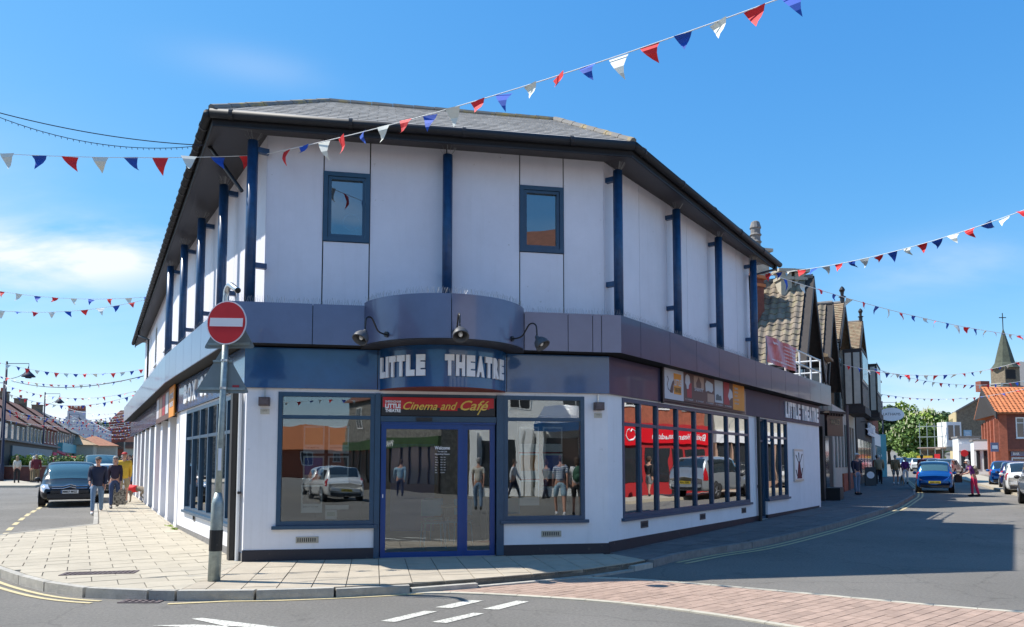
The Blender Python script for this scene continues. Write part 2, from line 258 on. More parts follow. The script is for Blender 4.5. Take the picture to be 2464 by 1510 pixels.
# ---------------------------------------------------------------- helpers
COL = scene.collection
def H(y):
    if y < 13: return 0.
    if y < 180: return .01*(y-13)
    return 1.67+.06*(y-180)
def Hx(x, y):       # the left street stays gentle, the right one climbs after 180 m
    return H(y) if x > 0 else min(H(y), 1.67+.01*max(0, y-180))
class MB:
    def __init__(s): s.v = []; s.f = []; s.m = []
    def add(s, vs, fs, m=0):
        b = len(s.v); s.v += [tuple(v) for v in vs]; s.f += [tuple(b+i for i in f) for f in fs]; s.m += [m]*len(fs); return s
    def hexa(s, c, m=0):        # 8 corners: bottom 4 ccw, top 4 ccw
        return s.add(c, [(3, 2, 1, 0), (4, 5, 6, 7), (0, 1, 5, 4), (1, 2, 6, 5), (2, 3, 7, 6), (3, 0, 4, 7)], m)
    def box(s, c, sx, sy, sz, rz=0, m=0):
        ca, sa = math.cos(rz), math.sin(rz); L = []
        for z in (-sz/2, sz/2):
            for x, y in ((-sx/2, -sy/2), (sx/2, -sy/2), (sx/2, sy/2), (-sx/2, sy/2)):
                L.append((c[0]+x*ca-y*sa, c[1]+x*sa+y*ca, c[2]+z))
        return s.hexa(L, m)
    def fbox(s, F, s0, s1, o0, o1, z0, z1, m=0):
        p = [F.pt(s0, o1), F.pt(s1, o1), F.pt(s1, o0), F.pt(s0, o0)]
        return s.hexa([(x, y, z0) for x, y in p]+[(x, y, z1) for x, y in p], m)
    def prism(s, poly, z0, z1, m=0):
        n = len(poly); t = tessellate_polygon([[Vector((p[0], p[1], 0)) for p in poly]])
        zz = (lambda z, p: z(p) if callable(z) else z)
        b = [(p[0], p[1], zz(z0, p)) for p in poly]; u = [(p[0], p[1], zz(z1, p)) for p in poly]
        fs = [tuple(i+n for i in q) for q in t]+[tuple(reversed(q)) for q in t]+[(i, (i+1) % n, (i+1) % n+n, i+n) for i in range(n)]
        return s.add(b+u, fs, m)
    def tube(s, pts, r, n=8, m=0, cap=True):
        pts = [Vector(p) for p in pts]; rr = r if isinstance(r, (list, tuple)) else [r]*len(pts)
        vs = []; up = Vector((0, 0, 1))
        for i, p in enumerate(pts):
            d = (pts[min(i+1, len(pts)-1)]-pts[max(i-1, 0)]).normalized()
            a = d.cross(up)
            if a.length < .05: a = d.cross(Vector((0, 1, 0)))
            a.normalize(); b = a.cross(d).normalized()
            for k in range(n):
                t = 2*math.pi*k/n; vs.append(p+(a*math.cos(t)+b*math.sin(t))*rr[i])
        fs = [(i*n+k, i*n+(k+1) % n, (i+1)*n+(k+1) % n, (i+1)*n+k) for i in range(len(pts)-1) for k in range(n)]
        if cap: fs += [tuple(reversed(range(n))), tuple((len(pts)-1)*n+k for k in range(n))]
        return s.add(vs, fs, m)
    def ball(s, c, rx, ry, rz, n=10, m=0, z0=-1, z1=1):
        vs = []; k = max(4, n//2+1)
        for i in range(k+1):
            z = z0+(z1-z0)*i/k; z = math.sin(z*math.pi/2); q = math.sqrt(max(0, 1-z*z))
            for j in range(n):
                t = 2*math.pi*j/n; vs.append((c[0]+rx*q*math.cos(t), c[1]+ry*q*math.sin(t), c[2]+rz*z))
        fs = [(i*n+j, i*n+(j+1) % n, (i+1)*n+(j+1) % n, (i+1)*n+j) for i in range(k) for j in range(n)]
        return s.add(vs, fs, m)
    def lathe(s, prof, c=(0, 0, 0), n=16, m=0, M4=None):
        vs = []
        for r, z in prof:
            for j in range(n):
                t = 2*math.pi*j/n; v = Vector((r*math.cos(t), r*math.sin(t), z))
                if M4: v = M4 @ v
                vs.append((v[0]+c[0], v[1]+c[1], v[2]+c[2]))
        fs = [(i*n+j, i*n+(j+1) % n, (i+1)*n+(j+1) % n, (i+1)*n+j) for i in range(len(prof)-1) for j in range(n)]
        return s.add(vs, fs, m)
class Fr:
    """A vertical wall line: s along it, o outwards (towards the street), text reads along +s."""
    def __init__(s, a, b):
        s.a = Vector(a[:2]); d = Vector(b[:2])-s.a; s.L = d.length; s.u = d/s.L; s.n = Vector((s.u.y, -s.u.x)); s.rz = math.atan2(s.u.y, s.u.x)
    def pt(s, t, o=0): q = s.a+s.u*t+s.n*o; return (q.x, q.y)
    def p3(s, t, o, z): q = s.pt(t, o); return (q[0], q[1], z)
    def off(s, o):
        return Fr(s.pt(0, o), s.pt(s.L, o))
ORG = {}
def org(o): return ORG.get(o.name, Vector((0, 0, 0))) if o else Vector((0, 0, 0))
def thing(name, label, cat, loc=(0, 0, 0), group=None, rz=0):
    o = bpy.data.objects.new(name, None); COL.objects.link(o); o.location = loc; o.rotation_euler = (0, 0, rz)
    o.empty_display_size = .3; o['label'] = label; o['category'] = cat
    if group: o['group'] = group
    ORG[o.name] = Vector(loc) if not rz else Vector(loc); return o
def tagt(o, label, cat, group=None):
    o['label'] = label; o['category'] = cat
    if group: o['group'] = group
    return o
def obj(name, mb, mats, parent=None, smooth=False, kind=None, label=None, local=False):
    me = bpy.data.meshes.new(name); g = Vector((0, 0, 0)) if local or not parent else org(parent)
    me.from_pydata([(v[0]-g.x, v[1]-g.y, v[2]-g.z) for v in mb.v], [], mb.f)
    if not isinstance(mats, (list, tuple)): mats = [mats]
    for m in mats: me.materials.append(M[m] if isinstance(m, str) else m)
    if len(mats) > 1: me.polygons.foreach_set('material_index', mb.m)
    if smooth: me.polygons.foreach_set('use_smooth', [True]*len(me.polygons))
    me.update()
    o = bpy.data.objects.new(name, me); COL.objects.link(o)
    if parent: o.parent = parent; ORG[o.name] = g
    if kind: o['kind'] = kind
    if label: o['label'] = label
    return o
def inst(name, me, M4, parent):     # a piece sharing mesh data, placed by a world matrix
    o = bpy.data.objects.new(name, me); COL.objects.link(o); o.parent = parent
    g = org(parent); o.matrix_local = Matrix.Translation(-g) @ M4; ORG[o.name] = g; return o
def meshof(mb, mats, name='piece', smooth=False):
    me = bpy.data.meshes.new(name); me.from_pydata(mb.v, [], mb.f)
    if not isinstance(mats, (list, tuple)): mats = [mats]
    for m in mats: me.materials.append(M[m] if isinstance(m, str) else m)
    if len(mats) > 1: me.polygons.foreach_set('material_index', mb.m)
    if smooth: me.polygons.foreach_set('use_smooth', [True]*len(me.polygons))
    me.update(); return me
def struct(name, mb, mats, smooth=False):
    return obj(name, mb, mats, kind='structure', smooth=smooth)
def copy_tree(o, parent=None):
    c = o.copy(); COL.objects.link(c)
    if parent: c.parent = parent
    for ch in list(o.children): copy_tree(ch, c)
    return c
_tc = {}
def textverts(txt, size=1., offset=0., extrude=0., shear=0., res=3):
    key = (txt, size, offset, extrude, shear)
    if key in _tc: return _tc[key]
    cu = bpy.data.curves.new('t', 'FONT'); cu.body = txt; cu.size = size; cu.offset = offset; cu.extrude = extrude; cu.shear = shear; cu.resolution_u = res
    o = bpy.data.objects.new('t', cu); COL.objects.link(o); dg = bpy.context.evaluated_depsgraph_get(); dg.update()
    me = bpy.data.meshes.new_from_object(o.evaluated_get(dg)); vs = [tuple(v.co) for v in me.vertices]; fs = [tuple(p.vertices) for p in me.polygons]
    bpy.data.objects.remove(o); bpy.data.curves.remove(cu); bpy.data.meshes.remove(me)
    _tc[key] = (vs, fs); return vs, fs
def text(mb, F, txt, s, o, z, w=None, h=None, size=1., offset=0., ext=.008, shear=0., m=0, center=False, skew=0):
    """text on a wall line, its lower left corner at (s,z), squeezed into w x h when given"""
    vs, fs = textverts(txt, 1., offset, .01, shear)
    if not vs: return
    x0 = min(v[0] for v in vs); x1 = max(v[0] for v in vs); y0 = min(v[1] for v in vs); y1 = max(v[1] for v in vs)
    kx = ky = size
    if h: ky = h/(y1-y0); kx = ky
    if w: kx = w/(x1-x0); ky = ky if h else kx
    cx = (x1-x0)*kx/2 if center else 0
    out = []
    for x, y, q in vs:
        p = F.pt(s+(x-x0)*kx-cx, o+ext*(1 if q > 0 else 0)+.001); out.append((p[0], p[1], z+(y-y0)*ky+skew*(x-x0)*kx))
    mb.add(out, fs, m)
def clip_convex(poly, cell):
    out = poly
    for i in range(len(cell)):
        a = cell[i]; b = cell[(i+1) % len(cell)]; inp = out; out = []
        if not inp: return []
        ex, ey = b[0]-a[0], b[1]-a[1]
        side = lambda p: ex*(p[1]-a[1])-ey*(p[0]-a[0])
        for j in range(len(inp)):
            p = inp[j]; q = inp[(j+1) % len(inp)]; sp, sq = side(p), side(q)
            if sp >= 0: out.append(p)
            if (sp >= 0) != (sq >= 0):
                t = sp/(sp-sq); out.append((p[0]+(q[0]-p[0])*t, p[1]+(q[1]-p[1])*t))
    return out
def area(p): return .5*sum(p[i][0]*p[(i+1) % len(p)][1]-p[(i+1) % len(p)][0]*p[i][1] for i in range(len(p)))
def lay(parent, name, poly, origin, ang, w, h, gap, z0, z1, mats, stagger=.5, lim=300, maxy=1e9, jitter=.002, skipf=None):
    """pieces laid in courses over a polygon: the nearest ones single, the rest joined"""
    if area(poly) < 0: poly = poly[::-1]
    u = Vector((math.cos(ang), math.sin(ang))); v = Vector((-u.y, u.x)); o = Vector(origin)
    qs = [((Vector(p)-o).dot(u), (Vector(p)-o).dot(v)) for p in poly]
    i0 = math.floor(min(q[0] for q in qs)/w)-1; i1 = math.ceil(max(q[0] for q in qs)/w)+1
    j0 = math.floor(min(q[1] for q in qs)/h); j1 = math.ceil(max(q[1] for q in qs)/h)
    out = []
    for j in range(j0, j1+1):
        for i in range(i0, i1+1):
            a = i*w+(j % 2)*w*stagger; b = j*h
            cell = [(a+gap/2, b+gap/2), (a+w-gap/2, b+gap/2), (a+w-gap/2, b+h-gap/2), (a+gap/2, b+h-gap/2)]
            cw = [tuple(o+u*x+v*y) for x, y in cell]
            cx = sum(p[0] for p in cw)/4; cy = sum(p[1] for p in cw)/4
            if cy > maxy or (skipf and skipf(cx, cy)): continue
            c = clip_convex(poly, cw)
            if len(c) < 3 or abs(area(c)) < w*h*.06: continue
            d = [c[0]]
            for p in c[1:]:
                if abs(p[0]-d[-1][0])+abs(p[1]-d[-1][1]) > .004: d.append(p)
            if len(d) < 3: continue
            out.append((cx*cx+cy*cy, d))
    out.sort(key=lambda t: t[0]); rest = MB()
    for k, (d2, c) in enumerate(out):
        dz = random.uniform(-jitter, jitter); ta = random.uniform(-.004, .004); tb = random.uniform(-.004, .004); p0 = c[0]
        zt = lambda p: Hx(*p)+z1+dz+ta*(p[0]-p0[0])+tb*(p[1]-p0[1])
        if k < lim:
            mb = MB(); mb.prism(c, lambda p: Hx(*p)+z0, zt); obj(name, mb, random.choice(mats), parent)
        else: rest.prism(c, lambda p: Hx(*p)+z0, zt, random.randrange(len(mats)))
    if rest.v: obj(name+'_run', rest, mats, parent, kind='stuff')
def ribbon(pts, o0, o1, dz, mb, m=0):
    """flat strip along a polyline, o to the right hand side"""
    P = [Vector(p[:2]) for p in pts]; L = []
    for i, p in enumerate(P):
        d = (P[min(i+1, len(P)-1)]-P[max(i-1, 0)]).normalized(); n = Vector((d.y, -d.x)); L.append((p+n*o0, p+n*o1))
    for i in range(len(L)-1):
        q = [L[i][0], L[i][1], L[i+1][1], L[i+1][0]]
        mb.add([(c.x, c.y, Hx(c.x, c.y)+dz) for c in q], [(0, 1, 2, 3)], m)
def resample(pts, step):
    P = [Vector(p[:2]) for p in pts]; out = [P[0]]; carry = 0
    for a, b in zip(P, P[1:]):
        L = (b-a).length; t = step-carry
        while t < L: out.append(a+(b-a)*(t/L)); t += step
        carry = L-(t-step)
    out.append(P[-1]); return out
def smooth_line(pts, n=6):
    P = [Vector(p[:2]) for p in pts]; out = []
    for i in range(len(P)-1):
        p0 = P[max(i-1, 0)]; p1 = P[i]; p2 = P[i+1]; p3 = P[min(i+2, len(P)-1)]
        for k in range(n):
            t = k/n; out.append(.5*((2*p1)+(p2-p0)*t+(2*p0-5*p1+4*p2-p3)*t*t+(3*p1-p0-3*p2+p3)*t**3))
    out.append(P[-1]); return out
# ---------------------------------------------------------------- ground
xs = [-700, -300, -150, -80, -40, -20, -10, 0, 1, 10, 20, 40, 80, 120, 200, 350, 700]; ys = [-200, -80, -40, -10, 0, 13, 30, 60, 100, 140, 180, 220, 300, 450, 700]
mb = MB(); mb.add([(x, y, Hx(x, y)) for y in ys for x in xs], [(j*len(xs)+i, j*len(xs)+i+1, (j+1)*len(xs)+i+1, (j+1)*len(xs)+i) for j in range(len(ys)-1) for i in range(len(xs)-1)])
road = struct('road', mb, 'asphalt')
L0 = (-4.33, 12.16); R0 = (1.70, 13.27); P1 = (-7.95, 17.9); P4 = (-17.9, 35.2); RE = (10.29, 25.07)
FF = Fr(L0, R0); FR = Fr(R0, RE); FL1 = Fr(P1, L0); FL2 = Fr(P4, P1)
T0 = Fr((11.0, 27.6), (30.6, 62.46))
kerbA = [(-26, 50), (-18.3, 33.3), (-14.35, 26.1), (-11.75, 21.45), (-10.35, 18.9)]
kerbB = [(-10.35, 18.9), (-10.6, 17.7), (-11.0, 16.6), (-10.9, 15.2), (-9.9, 13.6), (-8.9, 12.55), (-7.98, 11.8), (-7.25, 11.1), (-6.5, 10.45), (-5.7, 9.88), (-5.0, 9.6), (-4.15, 9.5)]
kerbC = [(-4.15, 9.5), (-3.15, 9.54), (-2.38, 9.68), (-1.3, 10.02), (-.2, 10.58), (.35, 10.88), (.97, 11.25), (1.6, 11.75), (2.2, 12.41)]
kerbD = [(2.2, 12.41), (2.64, 13.08), (3.63, 14.12), (4.71, 15.07), (6.15, 16.72), (8.13, 19.21), (9.48, 21.02), (11.11, 23.21), (13.44, 26.53), (16.06, 30.68), (17.98, 33.79), (20.72, 38.92), (25.48, 48.59), (32.15, 62.25)]
kerbB = [tuple(p) for p in smooth_line(kerbB, 3)]; kerbC = [tuple(p) for p in smooth_line(kerbC, 3)]
def pavement(rest_, kerb, mats, ang, org_, w_, h_, stag, maxy, z1=.12, basem='joint', kl=.9, skipf=None, kflip=1, far=60, drop=None, lim=300, km='kerb'):
    poly = [tuple(p) for p in resample(kerb, kl)]+list(rest_)
    base = MB(); base.prism(poly if area(poly) > 0 else poly[::-1], lambda p: Hx(*p)-.15, lambda p: Hx(*p)+z1-.012)
    pv = struct('pavement', base, basem)
    if mats: lay(pv, 'paving_slab', poly, org_, ang, w_, h_, .014, z1-.05, z1, mats, stag, lim=lim, maxy=maxy, skipf=skipf)
    P = resample(kerb, kl); rest = MB()
    for i in range(len(P)-1):
        a, b = P[i], P[i+1]
        if (b-a).length < .05: continue
        d = (b-a).normalized(); n = Vector((d.y, -d.x))*kflip; a2 = a+d*.008; b2 = b-d*.008
        hh = z1+.006
        if drop: hh = drop(a)
        m = MB() if a.y < far else rest
        vs = []
        for q in (a2, b2):
            z = Hx(q.x, q.y); i_ = q-n*.13
            vs += [(i_.x, i_.y, z-.1), (q.x, q.y, z-.1), (q.x, q.y, z+hh-.035), (q.x-n.x*.03, q.y-n.y*.03, z+hh), (i_.x, i_.y, z+hh)]
        m.add(vs, [(0, 1, 6, 5), (1, 2, 7, 6), (2, 3, 8, 7), (3, 4, 9, 8), (4, 0, 5, 9), (0, 4, 3, 2, 1), (5, 6, 7, 8, 9)])
        if m is not rest: obj('kerb_stone', m, km, pv)
    if rest.v: obj('kerb_run', rest, 'kerb', pv, kind='stuff')
    return pv
a30 = R_(30); a10 = math.atan2(FF.u.y, FF.u.x)
gr = Vector((-5.93, 10.9))   # cellar grate in the corner paving
def near_grate(x, y):
    q = Vector((x, y))-gr; u = Vector((math.cos(R_(12)), math.sin(R_(12)))); return abs(q.dot(u)) < .5 and abs(q.dot(Vector((-u.y, u.x)))) < .2
pavB = pavement([L0, P1], kerbB, ['slab'], a30, (-6, 12), .6, .45, .5, 99, kflip=-1, skipf=None)
pavC = pavement([R0, L0], kerbC, ['slab2'], a10, FF.pt(0, .12), .43, .62, 0, 99, kflip=-1, kl=.95, drop=lambda p: .126 if p.x < -2.6 else max(.03, .126-(p.x+2.6)*.045) if p.x < 1.2 else .05+(p.x-1.2)*.05)
pavA = pavement([P1, P4], kerbA, ['slab'], a30, (-6, 12), .6, .45, .5, 38, kflip=-1)
TT = [T0.pt(T0.L, 0), T0.pt(0, 0)]
pavD = pavement(TT+[RE, R0], kerbD, ['darkpave'], FR.rz, FR.pt(0, .1), .75, .6, .5, 32, kflip=-1, z1=.12, basem='darkpave', km='kerbd')
# cellar grate and gully
def grate(name, label, cat, c, ang, L, W, z, nx, ny, m='black', frame=None):
    t = thing(name, label, cat, (c[0], c[1], z)); F = Fr((0, 0), (1, 0)); mb = MB(); ca, sa = math.cos(ang), math.sin(ang)
    def bx(x, y, sx, sy, z0, z1, mi=0): mb.box((c[0]+x*ca-y*sa, c[1]+x*sa+y*ca, z+(z0+z1)/2), sx, sy, z1-z0, ang, mi)
    bx(0, 0, L, W, -.06, -.02, 0); obj('pit', mb, 'lead', t); mb = MB()
    for sx in (-1, 1): bx(sx*(L/2-.012), 0, .024, W, -.03, .006)
    for sy in (-1, 1): bx(0, sy*(W/2-.012), L-.05, .024, -.03, .006)
    obj('frame', mb, m, t); 
    for i in range(nx):
        mb = MB(); bx(-L/2+(i+.5)*L/nx, 0, L/nx*.45, W-.05, -.03, .004); obj('bar', mb, m, t)
    for j in range(1, ny):
        mb = MB(); bx(0, -W/2+j*W/ny, L-.05, .02, -.03, .0065); obj('bar', mb, m, t)
    return t
M['rust'] = mat('rusty_cast_iron', (.13, .1, .1), .75, var=.3, vscale=20)
mb = MB(); u12 = R_(12)
mb.box((gr.x+.05, gr.y+.04, .1), 1.25, .56, .036, u12)
obj('grate_surround', mb, 'slab', pavB)
grate('cellar_grate', 'rusty iron cellar grate set in the corner paving left of the sign post', 'grate', (gr.x, gr.y), u12, .98, .3, .124, 15, 3, 'rust')
grate('road_gully', 'dark iron drain gully in the road at the kerb corner', 'drain', (-4.55, 9.36), R_(0), .5, .26, .006, 6, 3, 'rust')
# yellow lines
def lines(name, pts, offs, width, m, dz=.007, flip=1):
    mb = MB()
    for o in offs: ribbon(pts, flip*o, flip*(o+width), dz, mb)
    return struct(name, mb, m)
KB = kerbB[14:-4]+[]
lines('yellow_line', kerbB[12:-3], (.22, .36), .065, 'yellow')
lines('yellow_line', [(-4.2, 9.33)]+kerbC[2:18], (.13,), .075, 'yellow')
lines('yellow_line', [tuple(p) for p in smooth_line(kerbD[1:], 4)], (.2, .36), .075, 'yellow')
# block-paved band across the mouth of the right hand street, between two granite strips
up = smooth_line([(-1.9, 9.95), (-.9, 10.45), (-.1, 10.85), (.6, 11.1), (1.63, 11.12), (3.3, 10.2), (4.85, 9.16), (5.88, 8.6), (7.6, 7.9)], 4)
lo = smooth_line([(-1.7, 9.85), (-.83, 9.94), (.2, 9.68), (1.36, 9.2), (2.3, 8.5), (2.95, 7.85), (4.2, 6.6)], 4)
bandpoly = [tuple(p) for p in up]+[tuple(p) for p in reversed(lo)]
mb = MB(); mb.prism(bandpoly[::-1], -.1, .004); pb = struct('paved_crossing', mb, 'pjoint')
lay(pb, 'paver', bandpoly, (1, 9), R_(40), .27, .135, .009, -.04, .012, ['paver'], .5, lim=300, jitter=.0015)
for pts in ([tuple(p) for p in up[10:]], [tuple(p) for p in lo]):
    P = resample(pts, .45)
    for a, b in zip(P, P[1:]):
        if (b-a).length < .1: continue
        d = (b-a).normalized(); c = (a+b)/2; mb = MB(); mb.box((c.x, c.y, -.015), (b-a).length-.008, .1, .062, math.atan2(d.y, d.x)); obj('edging_block', mb, 'cream_strip', pb)
# painted dashes
def quadmark(name, q, dz=.006, m='whitep'):
    mb = MB(); mb.add([(x, y, dz) for x, y in q], [(0, 1, 2, 3)]); return struct(name, mb, m)
quadmark('lane_marking', [(-0.906, 8.952), (-0.536, 9.419), (-0.354, 9.377), (-0.711, 8.901)])
quadmark('lane_marking', [(-0.345, 8.851), (0.056, 9.377), (0.214, 9.322), (-0.159, 8.814)])
quadmark('lane_marking', [(-1.413, 8.187), (-1.01, 8.739), (-0.859, 8.705), (-1.246, 8.136)])
quadmark('lane_marking', [(-0.859, 8.136), (-0.436, 8.634), (-0.316, 8.587), (-0.696, 8.082)])
quadmark('lane_marking', [(-3.499, 8.303), (-3.408, 8.355), (-2.369, 7.862), (-2.884, 7.862)])
quadmark('lane_marking', [(-3.772, 7.969), (-3.333, 8.011), (-2.442, 7.823), (-3.125, 7.823)])
mb = MB(); mb.add([(x, y, Hx(x, y)+.006) for x, y in [(-11.612, 17.127), (-11.508, 17.187), (-11.91, 17.896), (-12.015, 17.837)]], [(0, 1, 2, 3)]); struct('bay_line', mb, 'yellow')
mb = MB(); mb.add([(x, y, Hx(x, y)+.006) for x, y in [(-12.341, 18.381), (-12.237, 18.44), (-12.703, 19.26), (-12.807, 19.201)]], [(0, 1, 2, 3)]); struct('bay_line', mb, 'yellow')
mb = MB(); mb.add([(x, y, Hx(x, y)+.006) for x, y in [(-13.164, 19.834), (-13.059, 19.892), (-13.51, 20.709), (-13.615, 20.651)]], [(0, 1, 2, 3)]); struct('bay_line', mb, 'yellow')
mb = MB(); mb.add([(x, y, Hx(x, y)+.006) for x, y in [(-13.929, 21.233), (-13.824, 21.291), (-14.342, 22.23), (-14.447, 22.172)]], [(0, 1, 2, 3)]); struct('bay_line', mb, 'yellow')
mb = MB(); mb.add([(x, y, Hx(x, y)+.006) for x, y in [(-14.699, 22.674), (-14.594, 22.732), (-15.185, 23.806), (-15.29, 23.748)]], [(0, 1, 2, 3)]); struct('bay_line', mb, 'yellow')
mb = MB(); mb.add([(x, y, Hx(x, y)+.006) for x, y in [(-15.456, 24.13), (-15.35, 24.187), (-15.886, 25.196), (-15.992, 25.14)]], [(0, 1, 2, 3)]); struct('bay_line', mb, 'yellow')
mb = MB(); mb.add([(x, y, Hx(x, y)+.006) for x, y in [(-16.179, 25.567), (-16.073, 25.623), (-16.674, 26.76), (-16.78, 26.704)]], [(0, 1, 2, 3)]); struct('bay_line', mb, 'yellow')
mb = MB(); mb.add([(x, y, Hx(x, y)+.006) for x, y in [(-16.995, 27.188), (-16.887, 27.242), (-17.401, 28.263), (-17.508, 28.209)]], [(0, 1, 2, 3)]); struct('bay_line', mb, 'yellow')

# ---------------------------------------------------------------- the theatre
TH = thing('theatre', 'white two storey corner theatre with blue posts and curved LITTLE THEATRE sign over its door', 'theatre', (-1.3, 14.5, 0))
def wallsplit(F, s0, s1, z0, z1, o0, o1, ops, mb, m=0):
    ed = sorted(set([s0, s1]+[v for a in ops for v in a[:2] if s0 < v < s1]))
    for a, b in zip(ed, ed[1:]):
        mid = (a+b)/2; hs = sorted([(c, d) for (p, q, c, d) in ops if p < mid < q]); z = z0
        for c, d in hs:
            if c > z+.001: mb.fbox(F, a, b, o0, o1, z, c, m)
            z = d
        if z < z1-.001: mb.fbox(F, a, b, o0, o1, z, z1, m)
def window(F, s0, s1, z0, z1, par, o=0., fw=.06, dep=.08, mull=(), trans=None, glass='glass', fm='bluep', sill=True, go=-.05, name='window', mw=.05, trs=None, paneobj=True, sillm=None):
    """frame (part) with its mullions, panes and sill as sub-parts"""
    mb = MB()
    mb.fbox(F, s0, s0+fw, o-dep, o, z0, z1); mb.fbox(F, s1-fw, s1, o-dep, o, z0, z1)
    mb.fbox(F, s0+fw, s1-fw, o-dep, o-.002, z1-fw, z1); mb.fbox(F, s0+fw, s1-fw, o-dep, o-.002, z0, z0+fw)
    f = obj(name, mb, fm, par)
    ms = list(mull)
    for x in ms:
        mb = MB(); mb.fbox(F, x-mw/2, x+mw/2, o-dep+.01, o-.004, z0+fw, z1-fw); obj('mullion', mb, fm, f)
    ed = [s0+fw]+ms+[s1-fw]; lv = [z0+fw]+([trans] if trans else [])+[z1-fw]
    if trans:
        mb = MB(); mb.fbox(F, s0+fw, s1-fw, o-dep+.012, o-.007, trans-.03, trans+.03); obj('transom', mb, fm, f)
    for a, b in zip(ed, ed[1:]):
        for c, d in zip(lv, lv[1:]):
            mb = MB(); mb.fbox(F, a+.002, b-.002, o+go-.012, o+go, c+.002, d-.002); obj('pane', mb, glass, f)
    if sill:
        mb = MB(); mb.fbox(F, s0-.06, s1+.06, o-dep, o+.05, z0-.055, z0-.001); obj('sill', mb, sillm or fm, f)
    return f
def part(name, mats, fn, par=TH, **k):
    mb = MB(); fn(mb); return obj(name, mb, mats, par, **k)
ZF, ZB, ZT = 2.93, 3.6, 4.28
# --- front ground floor
opsF = [(.5, 2.12, .68, 2.87), (2.12, 4.22, .05, 2.87), (4.22, 5.7, .72, 2.87)]
part('wall', 'wall', lambda m: wallsplit(FF, 0, FF.L, .3, ZF, -.28, 0, opsF, m))
part('plinth', 'plinth', lambda m: m.fbox(FF, -.012, 2.10, -.28, .014, -.3, .3)); part('plinth', 'plinth', lambda m: m.fbox(FF, 4.12, FF.L+.005, -.28, .014, -.3, .3))
window(FF, .5, 2.06, .68, 2.87, TH, o=.015, fw=.07, trans=2.46, sillm='bluep')
window(FF, 4.26, 5.7, .72, 2.87, TH, o=.015, fw=.07, trans=2.46)
for a, b in ((2.065, 2.155), (4.13, 4.255)): part('door_post', 'bluep', lambda m: m.fbox(FF, a, b, -.12, .03, .13, 2.87))
part('sign_panel_frame', 'bluep', lambda m: (m.fbox(FF, 2.16, 4.125, -.1, .012, 2.40, 2.49), m.fbox(FF, 2.16, 4.125, -.1, .0, 2.82, 2.87)))
sp = part('cinema_sign', ['black', 'sred'], lambda m: (m.fbox(FF, 2.17, 4.1, -.05, .016, 2.5, 2.82, 0)))
# red upper part of the sign with drips
part_m = MB(); zz = 2.62; part_m.fbox(FF, 2.19, 4.08, .0165, .0185, 2.64, 2.81)
for s_, w_, d_ in ((2.5, .5, .03), (3.3, .3, .05), (3.75, .5, .02)): part_m.fbox(FF, s_-w_/2, s_+w_/2, .0165, .0183, 2.64-d_, 2.64)
obj('red_panel', part_m, 'sred', sp)
M['goldl'] = mat('yellow_script', (.78, .55, .1), .5)
mbx = MB(); text(mbx, FF, 'SHERINGHAM', 2.23, .021, 2.715, w=.26, h=.04, offset=.02); text(mbx, FF, 'LITTLE', 2.23, .021, 2.625, w=.26, h=.075, offset=.05); text(mbx, FF, 'THEATRE', 2.23, .021, 2.555, w=.26, h=.058, offset=.045)
obj('logo_lettering', mbx, 'whitel', sp)
mbs = MB(); mbx = MB(); text(mbx, FF, 'Cinema', 2.53, .021, 2.60, w=.58, h=.135, shear=.42, offset=.012); text(mbx, FF, 'and', 3.16, .021, 2.605, w=.29, h=.135, shear=.42, offset=.012)
text(mbx, FF, 'Caf\u00e9', 3.5, .021, 2.60, w=.5, h=.17, shear=.42, offset=.012)
def stroke(mb, F, pts, wd, o):
    P = [Vector(p) for p in pts]
    for a, b in zip(P, P[1:]):
        d = (b-a).normalized(); n = Vector((-d.y, d.x))*wd/2; a = a-d*wd*.3; b = b+d*wd*.3
        mb.add([F.p3(q.x, o, q.y) for q in (a+n, a-n, b-n, b+n)], [(0, 1, 2, 3)])
stroke(mbx, FF, [(3.86, 2.64), (3.83, 2.58), (3.80, 2.53)], .022, .0235)
obj('script_lettering', mbx, 'goldl', sp, kind='stuff')
# sliding door
DZ = 2.36
for s0, s1, nm in ((2.17, 3.55, 'sliding_door'), (3.55, 4.11, 'side_door')):
    d = window(FF, s0, s1, .13, DZ, TH, o=-.02 if s0 < 3 else -.05, fw=.085, dep=.06, fm='door', sill=False, name=nm, go=-.03)
    if s0 < 3:
        mbx = MB(); text(mbx, FF, 'Welcome', 3.2, -.045, 1.93, w=.26, h=.06, center=True, offset=.02)
        text(mbx, FF, 'The Hub Cafe', 3.2, -.045, 1.885, w=.16, h=.025, center=True); text(mbx, FF, 'Opening Hours', 3.2, -.045, 1.835, w=.25, h=.032, center=True, offset=.01)
        for i, dd in enumerate(('Mon', 'Tue', 'Wed', 'Thu', 'Fri', 'Sat', 'Sun')):
            z = 1.79-i*.043; text(mbx, FF, dd, 3.08, -.045, z, h=.018); text(mbx, FF, '10am - 9pm' if i < 6 else 'Closed', 3.17, -.045, z, h=.018)
        obj('opening_hours', mbx, 'whitel', d, kind='stuff')
        part('lock_plate', 'whitel', lambda m: m.fbox(FF, 2.2, 2.215, -.019, -.01, 1.12, 1.18), d)
        part('door_sensor', 'black', lambda m: m.fbox(FF, 2.75, 3.02, .012, .06, 2.41, 2.47), TH)
part('door_track', 'door', lambda m: m.fbox(FF, 2.16, 4.12, -.1, -.015, .06, .129)); part('door_header', 'door', lambda m: m.fbox(FF, 2.16, 4.12, -.1, -.012, DZ+.001, 2.399))
part('doorstep', 'kerb', lambda m: m.fbox(FF, 2.1, 4.12, -.25, -.001, -.1, .128))
